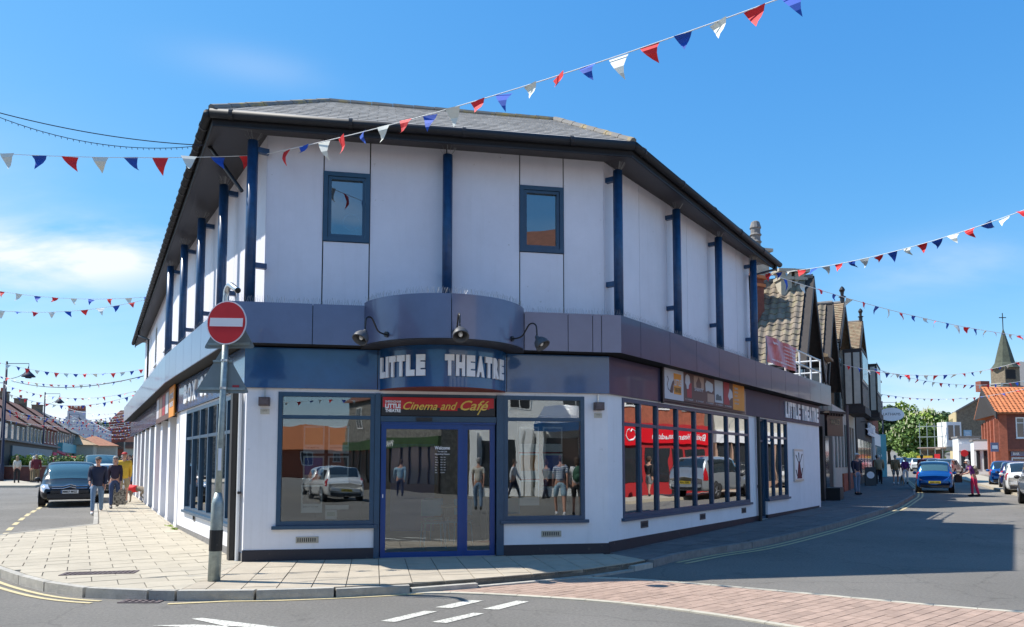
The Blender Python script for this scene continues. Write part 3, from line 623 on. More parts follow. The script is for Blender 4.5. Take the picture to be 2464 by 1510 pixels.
# --- interior seen through the glass
fl = [FF.pt(.1, -.3), FF.pt(6, -.3), FR.pt(.2, -.3), FR.pt(14.3, -.3), FR.pt(14.3, -4.5), (-1, 22), (-7, 19), FL1.pt(.2, -.3), FL1.pt(6.6, -.3)]
hall = Fr((-5.6, 17.6), (7.2, 21.6))
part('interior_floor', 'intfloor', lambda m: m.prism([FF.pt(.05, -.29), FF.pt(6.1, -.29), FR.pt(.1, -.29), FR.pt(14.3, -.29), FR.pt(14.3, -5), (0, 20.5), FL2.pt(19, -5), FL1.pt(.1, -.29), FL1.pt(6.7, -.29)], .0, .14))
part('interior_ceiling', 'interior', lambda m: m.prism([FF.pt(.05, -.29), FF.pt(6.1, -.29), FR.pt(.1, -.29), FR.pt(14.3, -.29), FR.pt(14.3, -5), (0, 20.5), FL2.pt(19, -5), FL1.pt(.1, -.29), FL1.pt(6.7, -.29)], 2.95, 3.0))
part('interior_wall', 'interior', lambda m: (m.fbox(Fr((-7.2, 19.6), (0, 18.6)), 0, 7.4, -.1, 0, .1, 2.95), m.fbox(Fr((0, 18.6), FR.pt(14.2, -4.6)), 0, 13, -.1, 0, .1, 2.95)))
def interior_thing(name, label, cat, fn, mats, **k):
    mb = MB(); fn(mb); return tagt(obj(name, mb, mats, **k), label, cat)
interior_thing('service_counter', 'dim cafe counter inside the theatre foyer', 'counter', lambda m: (m.fbox(FF, 4.3, 6.0, -3.2, -2.4, .14, 1.15), m.fbox(FF, 4.2, 6.1, -3.3, -2.3, 1.151, 1.2, 1)), ['khaki', 'grey'])
M['postp'] = mat('poster_paper', (.5, .5, .5), .7); M['postb'] = mat('poster_blue', (.05, .08, .3), .6); M['posto'] = mat('poster_orange', (.55, .2, .05), .6); M['postd'] = mat('poster_dark', (.05, .04, .045), .6)
M['postg'] = mat('poster_sage', (.2, .25, .2), .6)
def poster(F, s, z, w, h, o, picm, label, cap='', capm='postd', name='poster', split=.68, group=None):
    t = thing(name, label, 'poster', F.p3(s+w/2, o, z), group=group)
    part('sheet', 'postp', lambda m: m.fbox(F, s, s+w, o-.004, o, z, z+h), t)
    part('picture', picm, lambda m: m.fbox(F, s+.025, s+w-.025, o+.0005, o+.002, z+h*(1-split), z+h-.03), t)
    if cap:
        mb = MB(); text(mb, F, cap, s+.03, o+.0005, z+h*(1-split)*.55, h=.028, offset=.01, ext=.002); obj('caption', mb, capm, t)
    return t
pm = ['posto', 'posto', 'postb', 'postd', 'postd', 'postg']
caps = ['THE MARTIN', 'AN EVENING WITH', 'LIVE ON STAGE', '', 'JAZZ AT THE HUB', '']
locs = [(.9, 1.86), (1.3, 1.86), (.9, 1.36), (1.3, 1.36), (.88, .88), ]
for i, (s_, z_) in enumerate(locs):
    poster(FF, s_, z_, .34, .46, -.12, pm[i], ['orange poster top left in the left window', 'orange poster top right in the left window', 'blue poster in the middle of the left window', 'dark poster beside the blue one in the left window', 'dark poster captioned JAZZ AT THE HUB in the left window'][i], caps[i])
poster(FF, 1.27, .93, .38, .07, -.12, 'postp', 'narrow white notice low in the left window')
poster(FF, 1.27, .77, .19, .15, -.12, 'postg', 'small pale card at the foot of the left window')
for i, (s_, z_) in enumerate([(4.6, 1.9), (4.6, 1.42), (4.6, .95), (5.03, 1.9), (5.03, 1.42)]):
    poster(FF, s_, z_, .36, .45, -.35, ['postd', 'posto', 'khaki', 'postd', 'postb'][i], ['dark poster top left behind the right window', 'orange poster mid left behind the right window', 'brown poster low left behind the right window', 'dark poster top right behind the right window', 'blue poster mid right behind the right window'][i])
M['chairblue'] = mat('turquoise_chair', (.03, .22, .34), .5)
def cafe_chair(label, s, o, rz):
    c = FF.pt(s, o); t = thing('cafe_chair', label, 'chair', (c[0], c[1], .14), group='turquoise chairs inside the cafe'); ca, sa = math.cos(rz), math.sin(rz)
    q = lambda x, y: (c[0]+x*ca-y*sa, c[1]+x*sa+y*ca)
    part('seat', 'chairblue', lambda m: m.box((*c, .6), .4, .4, .03, rz), t); b_ = q(0, .19); part('backrest', 'chairblue', lambda m: m.box((*b_, .86), .38, .03, .3, rz), t)
    for x in (-.17, .17):
        for y in (-.17, .17): part('leg', 'chairblue', lambda m: m.tube([(*q(x, y), .6), (*q(x*1.2, y*1.2), .14)], .016, 6), t)
for i_, (s_, o_, r_) in enumerate(((3.15, -1.3, .3), (3.65, -1.5, -.4), (3.3, -2.3, 2.9), (4.7, -1.6, .2))):
    cafe_chair(['turquoise chair nearest the sliding door', 'turquoise chair at the right of the cafe table', 'turquoise chair at the back of the cafe table', 'turquoise chair behind the right window'][i_], s_, o_, r_)
tb_ = thing('cafe_table', 'small dark cafe table inside behind the sliding door', 'table', FF.p3(3.4, -1.85, .14))
part('tabletop', 'khaki', lambda m: m.box((*FF.pt(3.4, -1.85), .87), .7, .7, .03, .2), tb_); part('pedestal', 'black', lambda m: m.tube([FF.p3(3.4, -1.85, .14), FF.p3(3.4, -1.85, .86)], .03, 8), tb_)
for i_, (s_, m_) in enumerate(((.9, 'postd'), (2.4, 'postb'), (5.1, 'sred'))): tagt(part('foyer_panel', m_, lambda m: m.fbox(FF, s_, s_+.9, -3.0, -2.95, .3, 2.1), None), ['dark display panel in the foyer behind the left window', 'blue display panel in the foyer behind the door', 'red display panel in the foyer behind the right window'][i_], 'display panel')
# --- fascia (blue band with letters) and metal band above it
def miter(A, B, o):
    """extra length at the corner between A (ending) and B (starting) for an outward offset o"""
    c = A.u.angle(B.u); return abs(o)*math.tan(c/2)*(1 if o > 0 else -1)
def run(F, s0, s1, joints, o, z0, z1, mp_, name, dz=0, core=.3, mA=0, mB=0, corem='lead'):
    part('backing', corem, lambda m: m.fbox(F, s0+mA*(o-.03), s1+mB*(o-.03), -core, o-.025, z0+.004+dz, z1-.02-dz))
    ed = [s0+mA*o]+list(joints)+[s1+mB*o]
    for i, (a, b) in enumerate(zip(ed, ed[1:])):
        mm_ = mp_(a, b) if callable(mp_) else mp_
        part(name, mm_, lambda m: m.fbox(F, a+(.006 if i else 0), b-(.006 if i < len(ed)-2 else 0), o-.024, o, z0, z1))
tL = -math.tan(FL1.u.angle(FF.u)/2); tR = math.tan(FF.u.angle(FR.u)/2)
run(FF, 0, FF.L, (2.1, 4.3), .05, ZF, ZB-.004, 'blue', 'fascia_panel', mA=tL, mB=tR)
run(FF, 0, FF.L, (1.05, 1.88, 4.55, 5.32, 5.76, 5.92), .36, ZB+.02, ZT, 'band', 'band_panel', mA=tL, mB=tR, core=.36)
# --- drum over the door
def arc(c, r, a0, a1, n): return [(c[0]+r*math.cos(a0+(a1-a0)*i/n), c[1]+r*math.sin(a0+(a1-a0)*i/n)) for i in range(n+1)]
DC = FF.pt(3.21, -.1); DC2 = FF.pt(3.21, -.40)
ab = FF.rz
def drum(mb, c, r, a0, a1, z0, z1, n=40, th=.03):
    o = arc(c, r, a0, a1, n); i_ = arc(c, r-th, a0, a1, n)
    n1 = n+1
    mb.add([(*q, z) for L in (i_, o) for z in (z0, z1) for q in L], [f for k in range(n) for f in ((2*n1+k, 2*n1+k+1, 3*n1+k+1, 3*n1+k), (k+1, k, n1+k, n1+k+1), (k, k+1, 2*n1+k+1, 2*n1+k), (n1+k+1, n1+k, 3*n1+k, 3*n1+k+1))]
           + [(0, 2*n1, 3*n1, n1), (n, n1+n, 3*n1+n, 2*n1+n)])
aa = R_(18)
for s_, e_ in ((ab-math.pi+aa, ab-math.pi/2-.004), (ab-math.pi/2+.004, ab-aa)):
    part('curved_panel', 'band', lambda m: drum(m, DC, 1.41, s_, e_, ZB+.03, ZT+.05), smooth=False)
part('drum_soffit', 'soffit', lambda m: m.prism(arc(DC, 1.40, ab-math.pi, ab, 40), ZB+.012, ZB+.028))
part('drum_top', 'band', lambda m: m.prism(arc(DC, 1.38, ab-math.pi, ab, 40), ZT-.03, ZT-.01))
part('curved_sign', 'blue', lambda m: drum(m, DC2, 1.16, ab-math.pi+R_(12), ab-R_(12), ZF+.0, ZB+.01, n=48))
part('canopy_soffit', 'underside', lambda m: m.prism(arc(DC2, 1.15, ab-math.pi+R_(20), ab-R_(20), 30), ZF-.012, ZF+.004))
for nm in ('curved_panel', 'curved_sign'):
    for o in bpy.data.objects:
        if o.name.startswith(nm):
            me = o.data; me.polygons.foreach_set('use_smooth', [True]*len(me.polygons)); me.set_sharp_from_angle(angle=R_(40))
def letters_on_drum(txt, c, r, mid, span, z, h, wl, gap):
    tot = sum(gap if ch == ' ' else (wl*.42 if ch == 'I' else wl) for ch in txt); k = span/tot; a = mid-span/2
    for ch in txt:
        wch = (gap if ch == ' ' else (wl*.42 if ch == 'I' else wl))*k
        if ch != ' ':
            vs, fs = textverts(ch, 1., .075, .01); x0 = min(v[0] for v in vs); x1 = max(v[0] for v in vs); y0 = min(v[1] for v in vs); y1 = max(v[1] for v in vs)
            lw = wch*.84; mb = MB(); out = []
            for x, y, q in vs:
                aang = a+wch*.08+(x-x0)/(x1-x0)*lw; rr = r+(.045 if q > 0 else .012)
                out.append((c[0]+rr*math.cos(aang), c[1]+rr*math.sin(aang), z+(y-y0)/(y1-y0)*h))
            mb.add(out, fs); obj('letter', mb, 'whitel', TH)
        a += wch
letters_on_drum('LITTLE THEATRE', DC2, 1.16, ab-math.pi/2-R_(3.2), R_(121), 3.105, .345, 1., 1.6)
def smooth3(P, n=4):
    out = []
    for i in range(len(P)-1):
        p0 = P[max(i-1, 0)]; p1 = P[i]; p2 = P[i+1]; p3 = P[min(i+2, len(P)-1)]
        for k in range(n):
            t = k/n; out.append(.5*((2*p1)+(p2-p0)*t+(2*p0-5*p1+4*p2-p3)*t*t+(3*p1-p0-3*p2+p3)*t**3))
    out.append(P[-1]); return out
# --- swan neck lamps
def swan(ang, label):
    c = Vector((*DC, 0)); d = Vector((math.cos(ang), math.sin(ang), 0)); base = c+d*1.41+Vector((0, 0, 3.72))
    t = thing('swan_neck_lamp', label, 'lamp', tuple(base), group='swan neck lamps on the drum over the door')
    side = Vector((-d.y, d.x, 0)); pts = [base+d*x+Vector((0, 0, z)) for x, z in ((0, 0), (.1, 0), (.2, .03), (.27, .12), (.33, .2), (.40, .215), (.46, .17), (.475, .06), (.475, -.02))]
    mb = MB(); mb.tube([tuple(p) for p in smooth3(pts)], .013, 8); obj('arm', mb, 'black', t, smooth=True)
    mb = MB(); mb.tube([tuple(base-d*.0), tuple(base+d*.025)], .045, 12); obj('wall_plate', mb, 'black', t)
    e = pts[-1]; tilt = Matrix.Rotation(R_(-38), 4, side) 
    mb = MB(); prof = [(.02, .03), (.035, .0), (.04, -.03), (.085, -.06), (.115, -.12), (.12, -.17), (.125, -.19), (.11, -.19), (.09, -.1)]
    mb.lathe([(r, z) for r, z in prof], tuple(e), 18, M4=tilt); obj('shade', mb, 'lampgrey', t, smooth=True)
    mb = MB(); q = tilt @ Vector((0, 0, -.13)); mb.ball(tuple(e+q), .035, .035, .045, 8); obj('bulb', mb, 'white', t, smooth=True)
swan(ab-math.pi+R_(46), 'grey swan neck lamp left of the curved sign')
swan(ab-math.pi/2+.04, 'grey swan neck lamp above the middle of the curved sign')
swan(ab-R_(43), 'grey swan neck lamp right of the curved sign')
# --- right facade
opsR = [(.54, 7.5, .7, 2.9), (8.28, 8.95, .1, 2.9), (8.95, 10.9, .72, 2.9)]
part('wall', 'wall', lambda m: wallsplit(FR, 0, 14.4, .3, ZF, -.28, 0, opsR, m))
part('wall', 'wall', lambda m: m.fbox(Fr(FR.pt(14.4, 0), FR.pt(14.4, -4)), 0.0, 4, 0, .2, -.2, ZF))
part('plinth', 'plinth', lambda m: m.fbox(FR, 0, 8.27, -.28, .014, -.3, .32)); part('plinth', 'plinth', lambda m: m.fbox(FR, 8.96, 14.4, -.28, -.002, -.3, .301))
window(FR, .54, 7.5, .7, 2.9, TH, o=.015, fw=.07, trans=2.42, mull=(1.27, 2.04, 3.02, 3.98, 4.96, 5.97, 6.75), glass='glassr', mw=.075)
window(FR, 8.98, 10.9, .72, 2.9, TH, o=.015, fw=.06, trans=2.42, mull=(9.6, 10.25), glass='glassr', mw=.06)
dd = window(FR, 8.3, 8.95, .2, 2.9, TH, o=-.06, fw=.06, trans=2.3, glass='glassr', name='side_entrance', sill=False)
part('downpipe', 'black', lambda m: (m.tube([FR.p3(8.05, .08, .1), FR.p3(8.05, .08, 2.92)], .05, 8), m.tube([FR.p3(8.05, .08, 1.05), FR.p3(8.05, .08, 1.13)], .062, 8)))
part('doorstep', 'kerb', lambda m: m.fbox(FR, 8.28, 8.95, -.3, .0, -.1, .2))
run(FR, 0, FR.L, (7.2, 10.1, 12.35), .05, ZF, ZB-.002, lambda a, b: 'maroon' if a < 6 else 'plumrefl', 'fascia_panel', dz=.003, mA=-tR)
run(FR, 0, FR.L+.25, (.62, 1.9, 3.25, 4.55, 5.85, 7.1, 8.35, 9.65, 10.95, 12.2, 13.5), .36, ZB+.02, ZT+.002, lambda a, b: 'maroon', 'band_panel', dz=.003, mA=-tR, core=.4)
def wallletters(F, txt, s0, s1, z, h, o, m='whitel', off=.05, gapw=.5, dzs=0):
    tot = sum(gapw if ch == ' ' else (.5 if ch == 'I' else 1.) for ch in txt); k = (s1-s0)/tot; s = s0
    for ch in txt:
        wch = (gapw if ch == ' ' else (.5 if ch == 'I' else 1.))*k
        if ch != ' ':
            mb = MB(); text(mb, F, ch, s+wch*.09, o, z, w=wch*.82, h=h, offset=off, ext=.03); obj('letter', mb, m, TH)
        s += wch
wallletters(FR, 'LITTLE THEATRE', 10.55, 14.3, 3.03, .47, .052)
# --- posters banner on right fascia
bn = thing('film_banner', 'long printed banner of show posters with an orange end panel above the side windows', 'banner', FR.p3(4.5, .1, 3.0))
part('rail', 'black', lambda m: (m.fbox(FR, 2.1, 7.0, .055, .1, 3.65, 3.7), m.fbox(FR, 2.1, 7.0, .055, .1, 2.95, 2.99), m.fbox(FR, 2.1, 2.16, .055, .105, 2.9, 3.72)), bn)
M['banw'] = mat('banner_white', (.55, .53, .56), .5); M['banbr'] = mat('banner_brown', (.12, .06, .05), .5); M['banor'] = mat('banner_orange', (.75, .28, .03), .5); M['banred'] = mat('banner_red', (.38, .03, .04), .5)
M['bantan'] = mat('banner_tan', (.42, .27, .2), .5); M['banlg'] = mat('banner_pale', (.5, .52, .54), .5)
z0b, z1b = 3.0, 3.645
for a, b, m_ in ((2.18, 3.12, 'banw'), (3.12, 6.1, 'banbr'), (6.1, 6.92, 'banor')): part('banner_sheet', m_, lambda m: m.fbox(FR, a, b, .09, .108, z0b, z1b), bn)
def bp(m_, a, b, c, d, nm='print'): part(nm, m_, lambda m: m.fbox(FR, a, b, .1085, .11, c, d), bn)
bp('banor', 2.62, 3.0, 3.12, 3.55); mbx = MB(); text(mbx, FR, 'LITTLE', 2.64, .111, 3.3, w=.34, h=.13, offset=.03, ext=.002); obj('print_lettering', mbx, 'banw', bn)
mbx = MB(); text(mbx, FR, 'THEATRE', 2.64, .111, 3.16, w=.34, h=.1, offset=.02, ext=.002); obj('print_lettering', mbx, 'khaki', bn)
def blob(F, pts, o, m_, nm='print', par=bn):
    mb = MB(); n = len(pts); t = tessellate_polygon([[Vector((p[0], p[1], 0)) for p in pts]]); mb.add([F.p3(p[0], o, p[1]) for p in pts], [tuple(q) for q in t]); return obj(nm, mb, m_, par)
blob(FR, [(2.42, 3.14), (2.55, 3.13), (2.6, 3.2), (2.6, 3.3), (2.66, 3.36), (2.62, 3.4), (2.56, 3.38), (2.5, 3.3), (2.45, 3.22)], .1115, 'banbr')
mbx = MB(); mbx.tube([FR.p3(s, .1115, z) for s, z in ((2.46, 3.16), (2.34, 3.2), (2.3, 3.3), (2.36, 3.4), (2.3, 3.46))], .006, 5); obj('print', mbx, 'banbr', bn)
bp('banred', 3.3, 3.55, 3.1, 3.42); blob(FR, [(3.2, 3.4), (3.22, 3.55), (3.32, 3.6), (3.44, 3.56), (3.47, 3.42), (3.4, 3.36), (3.38, 3.28), (3.28, 3.28), (3.27, 3.35)], .1116, 'banw')
bp('bantan', 3.68, 4.25, 3.33, 3.6); blob(FR, [(3.82, 3.35), (3.8, 3.45), (3.88, 3.52), (3.95, 3.6), (4.02, 3.52), (4.1, 3.45), (4.08, 3.35)], .1116, 'banbr')
mbx = MB(); text(mbx, FR, 'SHANTY', 3.7, .1125, 3.27, w=.5, h=.075, offset=.02, ext=.002)
for i in range(5): text(mbx, FR, '12 - 15 AUGUST', 3.2+i*.59, .111, 3.04, w=.42, h=.03, offset=.01, ext=.002)
obj('print_lettering', mbx, 'banw', bn)
blob(FR, [(4.35, 3.3), (4.33, 3.48), (4.42, 3.56), (4.6, 3.54), (4.78, 3.5), (4.8, 3.36), (4.7, 3.3), (4.5, 3.33)], .1113, 'banlg'); bp('bantan', 4.45, 4.85, 3.08, 3.27)
bp('banlg', 4.9, 5.42, 3.1, 3.62); blob(FR, [(4.95, 3.15), (4.98, 3.28), (5.1, 3.3), (5.2, 3.26), (5.3, 3.28), (5.35, 3.16)], .1118, 'grey')
bp('banred', 5.48, 5.85, 3.09, 3.62); blob(FR, [(5.85, 3.2), (5.75, 3.3), (5.88, 3.5), (6.05, 3.42), (6.08, 3.28), (5.95, 3.26)], .1116, 'banw')
mbx = MB()
for i, (tx, hh) in enumerate((('SUMMER', .05), ('SEASON', .05), ('TICKETS', .04), ('BOX OFFICE', .04), ('SHERINGHAM', .035))): text(mbx, FR, tx, 6.2, .111, 3.5-i*.09, h=hh, offset=.01, ext=.002)
obj('print_lettering', mbx, 'banw', bn)
# framed poster case on the right wall
pc = thing('poster_case', 'silver framed poster case on the white wall right of the side windows', 'poster case', FR.p3(11.95, .03, 1.1))
part('frame', 'galvl', lambda m: m.fbox(FR, 11.45, 12.45, .001, .045, 1.15, 2.12), pc); part('print', 'whitel', lambda m: m.fbox(FR, 11.51, 12.39, .0455, .048, 1.21, 2.06), pc)
blob(FR, [(11.7, 1.23), (11.82, 1.6), (11.88, 1.75), (12.02, 1.75), (12.08, 1.6), (12.25, 1.23)], .0485, 'maroonc', 'figure_print', pc)
for s_, e_ in (((11.62, 1.95), (11.86, 1.72)), ((12.3, 1.98), (12.04, 1.72)), ((11.92, 2.02), (11.95, 1.75)), ((11.6, 1.5), (11.72, 1.3)), ((12.3, 1.55), (12.2, 1.3))):
    d_ = .05; blob(FR, [(s_[0]-d_, s_[1]), (s_[0]+d_, s_[1]), (e_[0]+d_*.6, e_[1]), (e_[0]-d_*.6, e_[1])], .0488, 'blackc', 'stroke_print', pc)
# vents
def vent(F, s, z, w_, h_, m='grime', big=False):
    f = part('air_vent', 'stone' if big else m, lambda mm: mm.fbox(F, s, s+w_, .0, .016, z, z+h_))
    part('vent_hole', 'lead', lambda mm: [mm.fbox(F, s+w_*.08+i*w_*.84/9, s+w_*.08+(i+.45)*w_*.84/9, .0162, .018, z+h_*.2, z+h_*.8) for i in range(9)], f)
vent(FF, .82, .40, .36, .1, big=True); vent(FF, 4.92, .43, .35, .1, big=True)
for s_, z_ in ((1.25, .47), (4.15, .45), (6.85, .45)): vent(FR, s_, z_, .3, .13, 'rust')
for s_, z_ in ((FL1.L-.9, .42), (FL1.L-2.6, .45), (FL1.L-4.6, .48)): vent(FL1, s_, z_, .22, .14)
# security cameras on the two front piers
for s_, lab in ((.29, 'left'), (5.95, 'right')):
    t = thing('security_camera', 'dark outdoor speaker box under the fascia on the %s front pier' % lab, 'cctv', FF.p3(s_, .05, 2.7), group='dark boxes on the front piers')
    part('box', 'rust', lambda m: (m.fbox(FF, s_-.085, s_+.085, .02, .13, 2.63, 2.77), m.fbox(FF, s_-.07, s_+.07, .13, .15, 2.645, 2.755)), t)
    part('bracket', 'galvl', lambda m: m.fbox(FF, s_-.01, s_+.01, .005, .03, 2.77, 2.92), t)
    pq = thing('wall_plaque', 'small cream plaque below the %s speaker box' % lab, 'plaque', FF.p3(s_, .005, 2.55), group='small plaques on the front piers')
    part('plate', 'cream', lambda m: m.fbox(FF, s_-.07, s_+.075, .001, .012, 2.5, 2.58), pq)
    mbx = MB(); text(mbx, FF, 'NOTICE', s_, .013, 2.545, h=.014, center=True, ext=.001); obj('plaque_lettering', mbx, 'blackc', pq)
# --- left facade
L1 = FL1.L; L2 = FL2.L
part('wall', 'wall', lambda m: wallsplit(FL1, 0, L1, .25, ZF, -.28, 0, [(1.0, L1-.55, .66, 2.88)], m))
part('plinth', 'grime', lambda m: m.fbox(FL1, 0, L1, -.28, .012, -.3, .25))
n_ = 5; a_, b_ = 1.0, L1-.55
window(FL1, a_, b_, .66, 2.88, TH, o=.02, fw=.07, trans=2.25, mull=[a_+(b_-a_)*i/6 for i in range(1, 6)], glass='glassl', mw=.08)
part('downpipe', 'black', lambda m: (m.fbox(FL1, L1-.42, L1-.27, .02, .16, .1, 2.92)))
part('downpipe', 'white', lambda m: m.tube([FL1.p3(L1-.16, .06, .12), FL1.p3(L1-.16, .06, 2.9)], .03, 8))
part('bracket', 'black', lambda m: m.fbox(FL1, L1-.3, L1-.1, .03, .08, 1.2, 1.24))
run(FL1, 0, L1, (1.3, 3.1, 4.9), .05, ZF, ZB-.003, 'blue', 'fascia_panel', dz=.006, mB=-tL)
run(FL1, 0, L1, [.6+i*1.0 for i in range(7)], .36, ZB+.02, ZT+.004, 'band', 'band_panel', dz=.006, mB=-tL, core=.4)
run(FL2, 0, L2, [i*1.6 for i in range(1, 12)], .05, ZF+.002, ZB-.005, 'fleft', 'fascia_panel', dz=.009)
run(FL2, 0, L2, [i*.95 for i in range(1, 21)], .36, ZB+.022, ZT+.006, 'band', 'band_panel', dz=.009, core=.4)
wallletters(FL1, 'BOX OFFICE', L1-5.9, L1-.9, 3.05, .42, .052, gapw=.7)
# left recessed wall with piers, poster cases and doors
part('wall', 'wall', lambda m: m.fbox(FL2, 0, L2, -.75, -.5, -.1, ZF))
for i in range(9):
    s_ = L2-.2-i*2.15
    pr_ = part('pier', 'wall', lambda m: (m.fbox(FL2, s_-.55, s_, -.52, 0, .2+H(FL2.pt(s_)[1]), ZF), m.fbox(FL2, s_-.56, s_+.01, -.52, .012, -.2, .2+H(FL2.pt(s_)[1]), 0)))
    if i < 8:
        q0, q1 = s_-2.15+.02, s_-.57
        if i in (3, 5):
            part('door_opening', 'lead' if i == 5 else 'bluep', lambda m: m.fbox(FL2, q0, q1, -.49, -.3, .0, 2.7))
        else:
            c = thing('poster_case', ['poster case between the first piers of the left side', 'poster case between the second pair of piers on the left side', 'poster case between the third pair of piers on the left side', '', 'poster case past the first door on the left side', '', 'far poster case past the dark doorway on the left side', 'farthest poster case on the left side'][i], 'poster case', FL2.p3((q0+q1)/2, -.48, .9), group='poster cases along the left side')
            part('frame', 'white', lambda m: m.fbox(FL2, q0+.15, q1-.15, -.499, -.44, .95, 2.1), c); part('print', ['banbr', 'postb', 'banred', '', 'postg', '', 'posto', 'postd'][i], lambda m: m.fbox(FL2, q0+.22, q1-.22, -.4395, -.437, 1.02, 2.03), c)
            part('high_window', 'pane', lambda m: m.fbox(FL2, q0+.1, q1-.1, -.499, -.47, 2.3, 2.8))
bo = thing('film_banner', 'orange and brown poster banner on the left fascia beyond the box office letters', 'banner', FL2.p3(L2-2, .1, 3.0))
part('banner_sheet', 'banor', lambda m: m.fbox(FL2, L2-1.5, L2-.35, .09, .12, 2.86, 3.62), bo); part('banner_sheet', 'banbr', lambda m: m.fbox(FL2, L2-5.2, L2-1.5, .09, .12, 2.86, 3.62), bo)
for i in range(4):
    a = L2-5.1+i*.9; part('print', ['banw', 'bantan', 'banred', 'banlg'][i], lambda m: m.fbox(FL2, a, a+.7, .121, .123, 3.0, 3.55), bo)
mbx = MB(); text(mbx, FL2, 'LITTLE', L2-1.3, .121, 3.3, w=.8, h=.14, offset=.03); text(mbx, FL2, 'THEATRE', L2-1.3, .121, 3.1, w=.8, h=.12, offset=.03); obj('print_lettering', mbx, 'banw', bo)
# --- upper storey
UE = (-16.9, 34.2); UK = (-9.45, 20.87); UL = (-4.2, 12.5); UR = (1.71, 13.63); URE = (6.5, 20.2)
UF = Fr(UL, UR); UW = Fr(UR, URE); U1 = Fr(UK, UL); U2 = Fr(UE, UK)
ZU0, ZU1 = 4.2, 7.34
wins = [(.95, 1.74, 5.53, 6.76), (4.42, 5.24, 5.53, 6.76)]
part('upper_wall', 'lead', lambda m: wallsplit(UF, 0, UF.L, ZU0, ZU1, -.3, -.03, wins, m))
def panels(F, ed, z0, z1, ops=(), m='lav', g=.012):
    for i, (a, b) in enumerate(zip(ed, ed[1:])):
        z = z0
        for (p, q, c, d) in sorted(ops):
            if p < (a+b)/2 < q:
                part('wall_panel', m, lambda mm: mm.fbox(F, a+g/2, b-g/2, -.029, 0, z, c-.01)); z = d+.01
        part('wall_panel', m, lambda mm: mm.fbox(F, a+g/2, b-g/2, -.029, 0, z, z1))
panels(UF, [0, .95, 1.74, 3.08, 4.42, 5.24, UF.L], ZU0, ZU1, wins, g=.02)
for a, b, c, d in wins:
    f = window(UF, a, b, c, d, TH, o=.025, fw=.075, dep=.1, glass='glassu', go=-.07, sill=False)
    part('casement', 'bluep', lambda m: (m.fbox(UF, a+.08, a+.13, -.05, .005, c+.08, d-.08), m.fbox(UF, b-.13, b-.08, -.05, .005, c+.08, d-.08), m.fbox(UF, a+.13, b-.13, -.05, .004, d-.13, d-.08), m.fbox(UF, a+.13, b-.13, -.05, .004, c+.08, c+.13)), f)
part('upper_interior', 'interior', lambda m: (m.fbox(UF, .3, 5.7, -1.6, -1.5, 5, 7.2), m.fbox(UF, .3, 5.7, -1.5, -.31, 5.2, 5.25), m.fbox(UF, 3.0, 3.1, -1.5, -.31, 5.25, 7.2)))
mb = MB(); cc = UF.p3(1.42, -.9, 5.95)
for k in range(20):
    t0, t1 = 2*math.pi*k/20, 2*math.pi*(k+1)/20
    mb.add([UF.p3(1.42+r*math.cos(t), -.3-.0, 5.98+r*math.sin(t)) for r, t in ((.13, t0), (.16, t0), (.16, t1), (.13, t1))], [(0, 1, 2, 3)])
tagt(obj('lifebelt_ring', mb, 'lightb'), 'pale blue ring hanging inside the upper left window', 'ring')
part('upper_wall', 'lead', lambda m: m.fbox(UW, 0, UW.L, -.3, -.03, ZU0, ZU1)); pw = UW.L
panels(UW, [0, 1.45, 2.75, 3.85, 5.1, 6.1, 7.1, pw], ZU0, ZU1, g=.012)
part('upper_wall', 'lead', lambda m: m.fbox(U1, 0, U1.L, -.3, -.03, ZU0, ZU1)); panels(U1, [i*U1.L/8 for i in range(9)], ZU0, ZU1)
w2 = [(2.0, 3.0, 5.4, 6.9), (6.5, 7.5, 5.4, 6.9), (11.0, 12., 5.4, 6.9)]
part('upper_wall', 'lead', lambda m: m.fbox(U2, 0, U2.L, -.3, -.03, ZU0, ZU1)); panels(U2, [0, 2.0, 3.0, 4.8, 6.5, 7.5, 9.3, 11., 12., 13.6, U2.L], ZU0, ZU1, w2)
for a, b, c, d in w2: window(U2, a, b, c, d, TH, o=.0, fw=.06, dep=.06, glass='glassl', fm='white', go=-.03)
part('end_wall', 'lav', lambda m: (m.fbox(Fr(URE, (3.0, 24)), 0, 5.1, -.2, -.002, ZU0, 7.3), m.fbox(Fr((-12, 37), UE), 0, Fr((-12, 37), UE).L, -.2, -.002, 0, 7.3)))
def post(F, s, o, label=None, arms=True):
    c = F.pt(s, o); mb = MB(); mb.tube([(*c, ZT-.08), (*c, 7.12)], .088, 16); f = obj('post', mb, 'post', TH, smooth=True)
    if arms:
        for z in (6.98, 5.0):
            part('post_bracket', 'post', lambda m: m.fbox(F, s-.045, s+.045, 0, o, z-.045, z+.045), f)
    mb = MB()
    for k in range(14):
        t = random.uniform(0, 6.28); r = .1; mb.tube([(c[0]+r*.6*math.cos(t), c[1]+r*.6*math.sin(t), 7.12), (c[0]+r*1.5*math.cos(t), c[1]+r*1.5*math.sin(t), 7.25)], .0025, 3)
    obj('spike_crown', mb, 'spike', f, kind='stuff'); return f
post(UF, 3.08, .22)
for s_ in (.1, 2.75, 5.2, 7.75): post(UW, s_, .24)
for i in range(5): post(U1, U1.L+.1-i*2.38, .26)
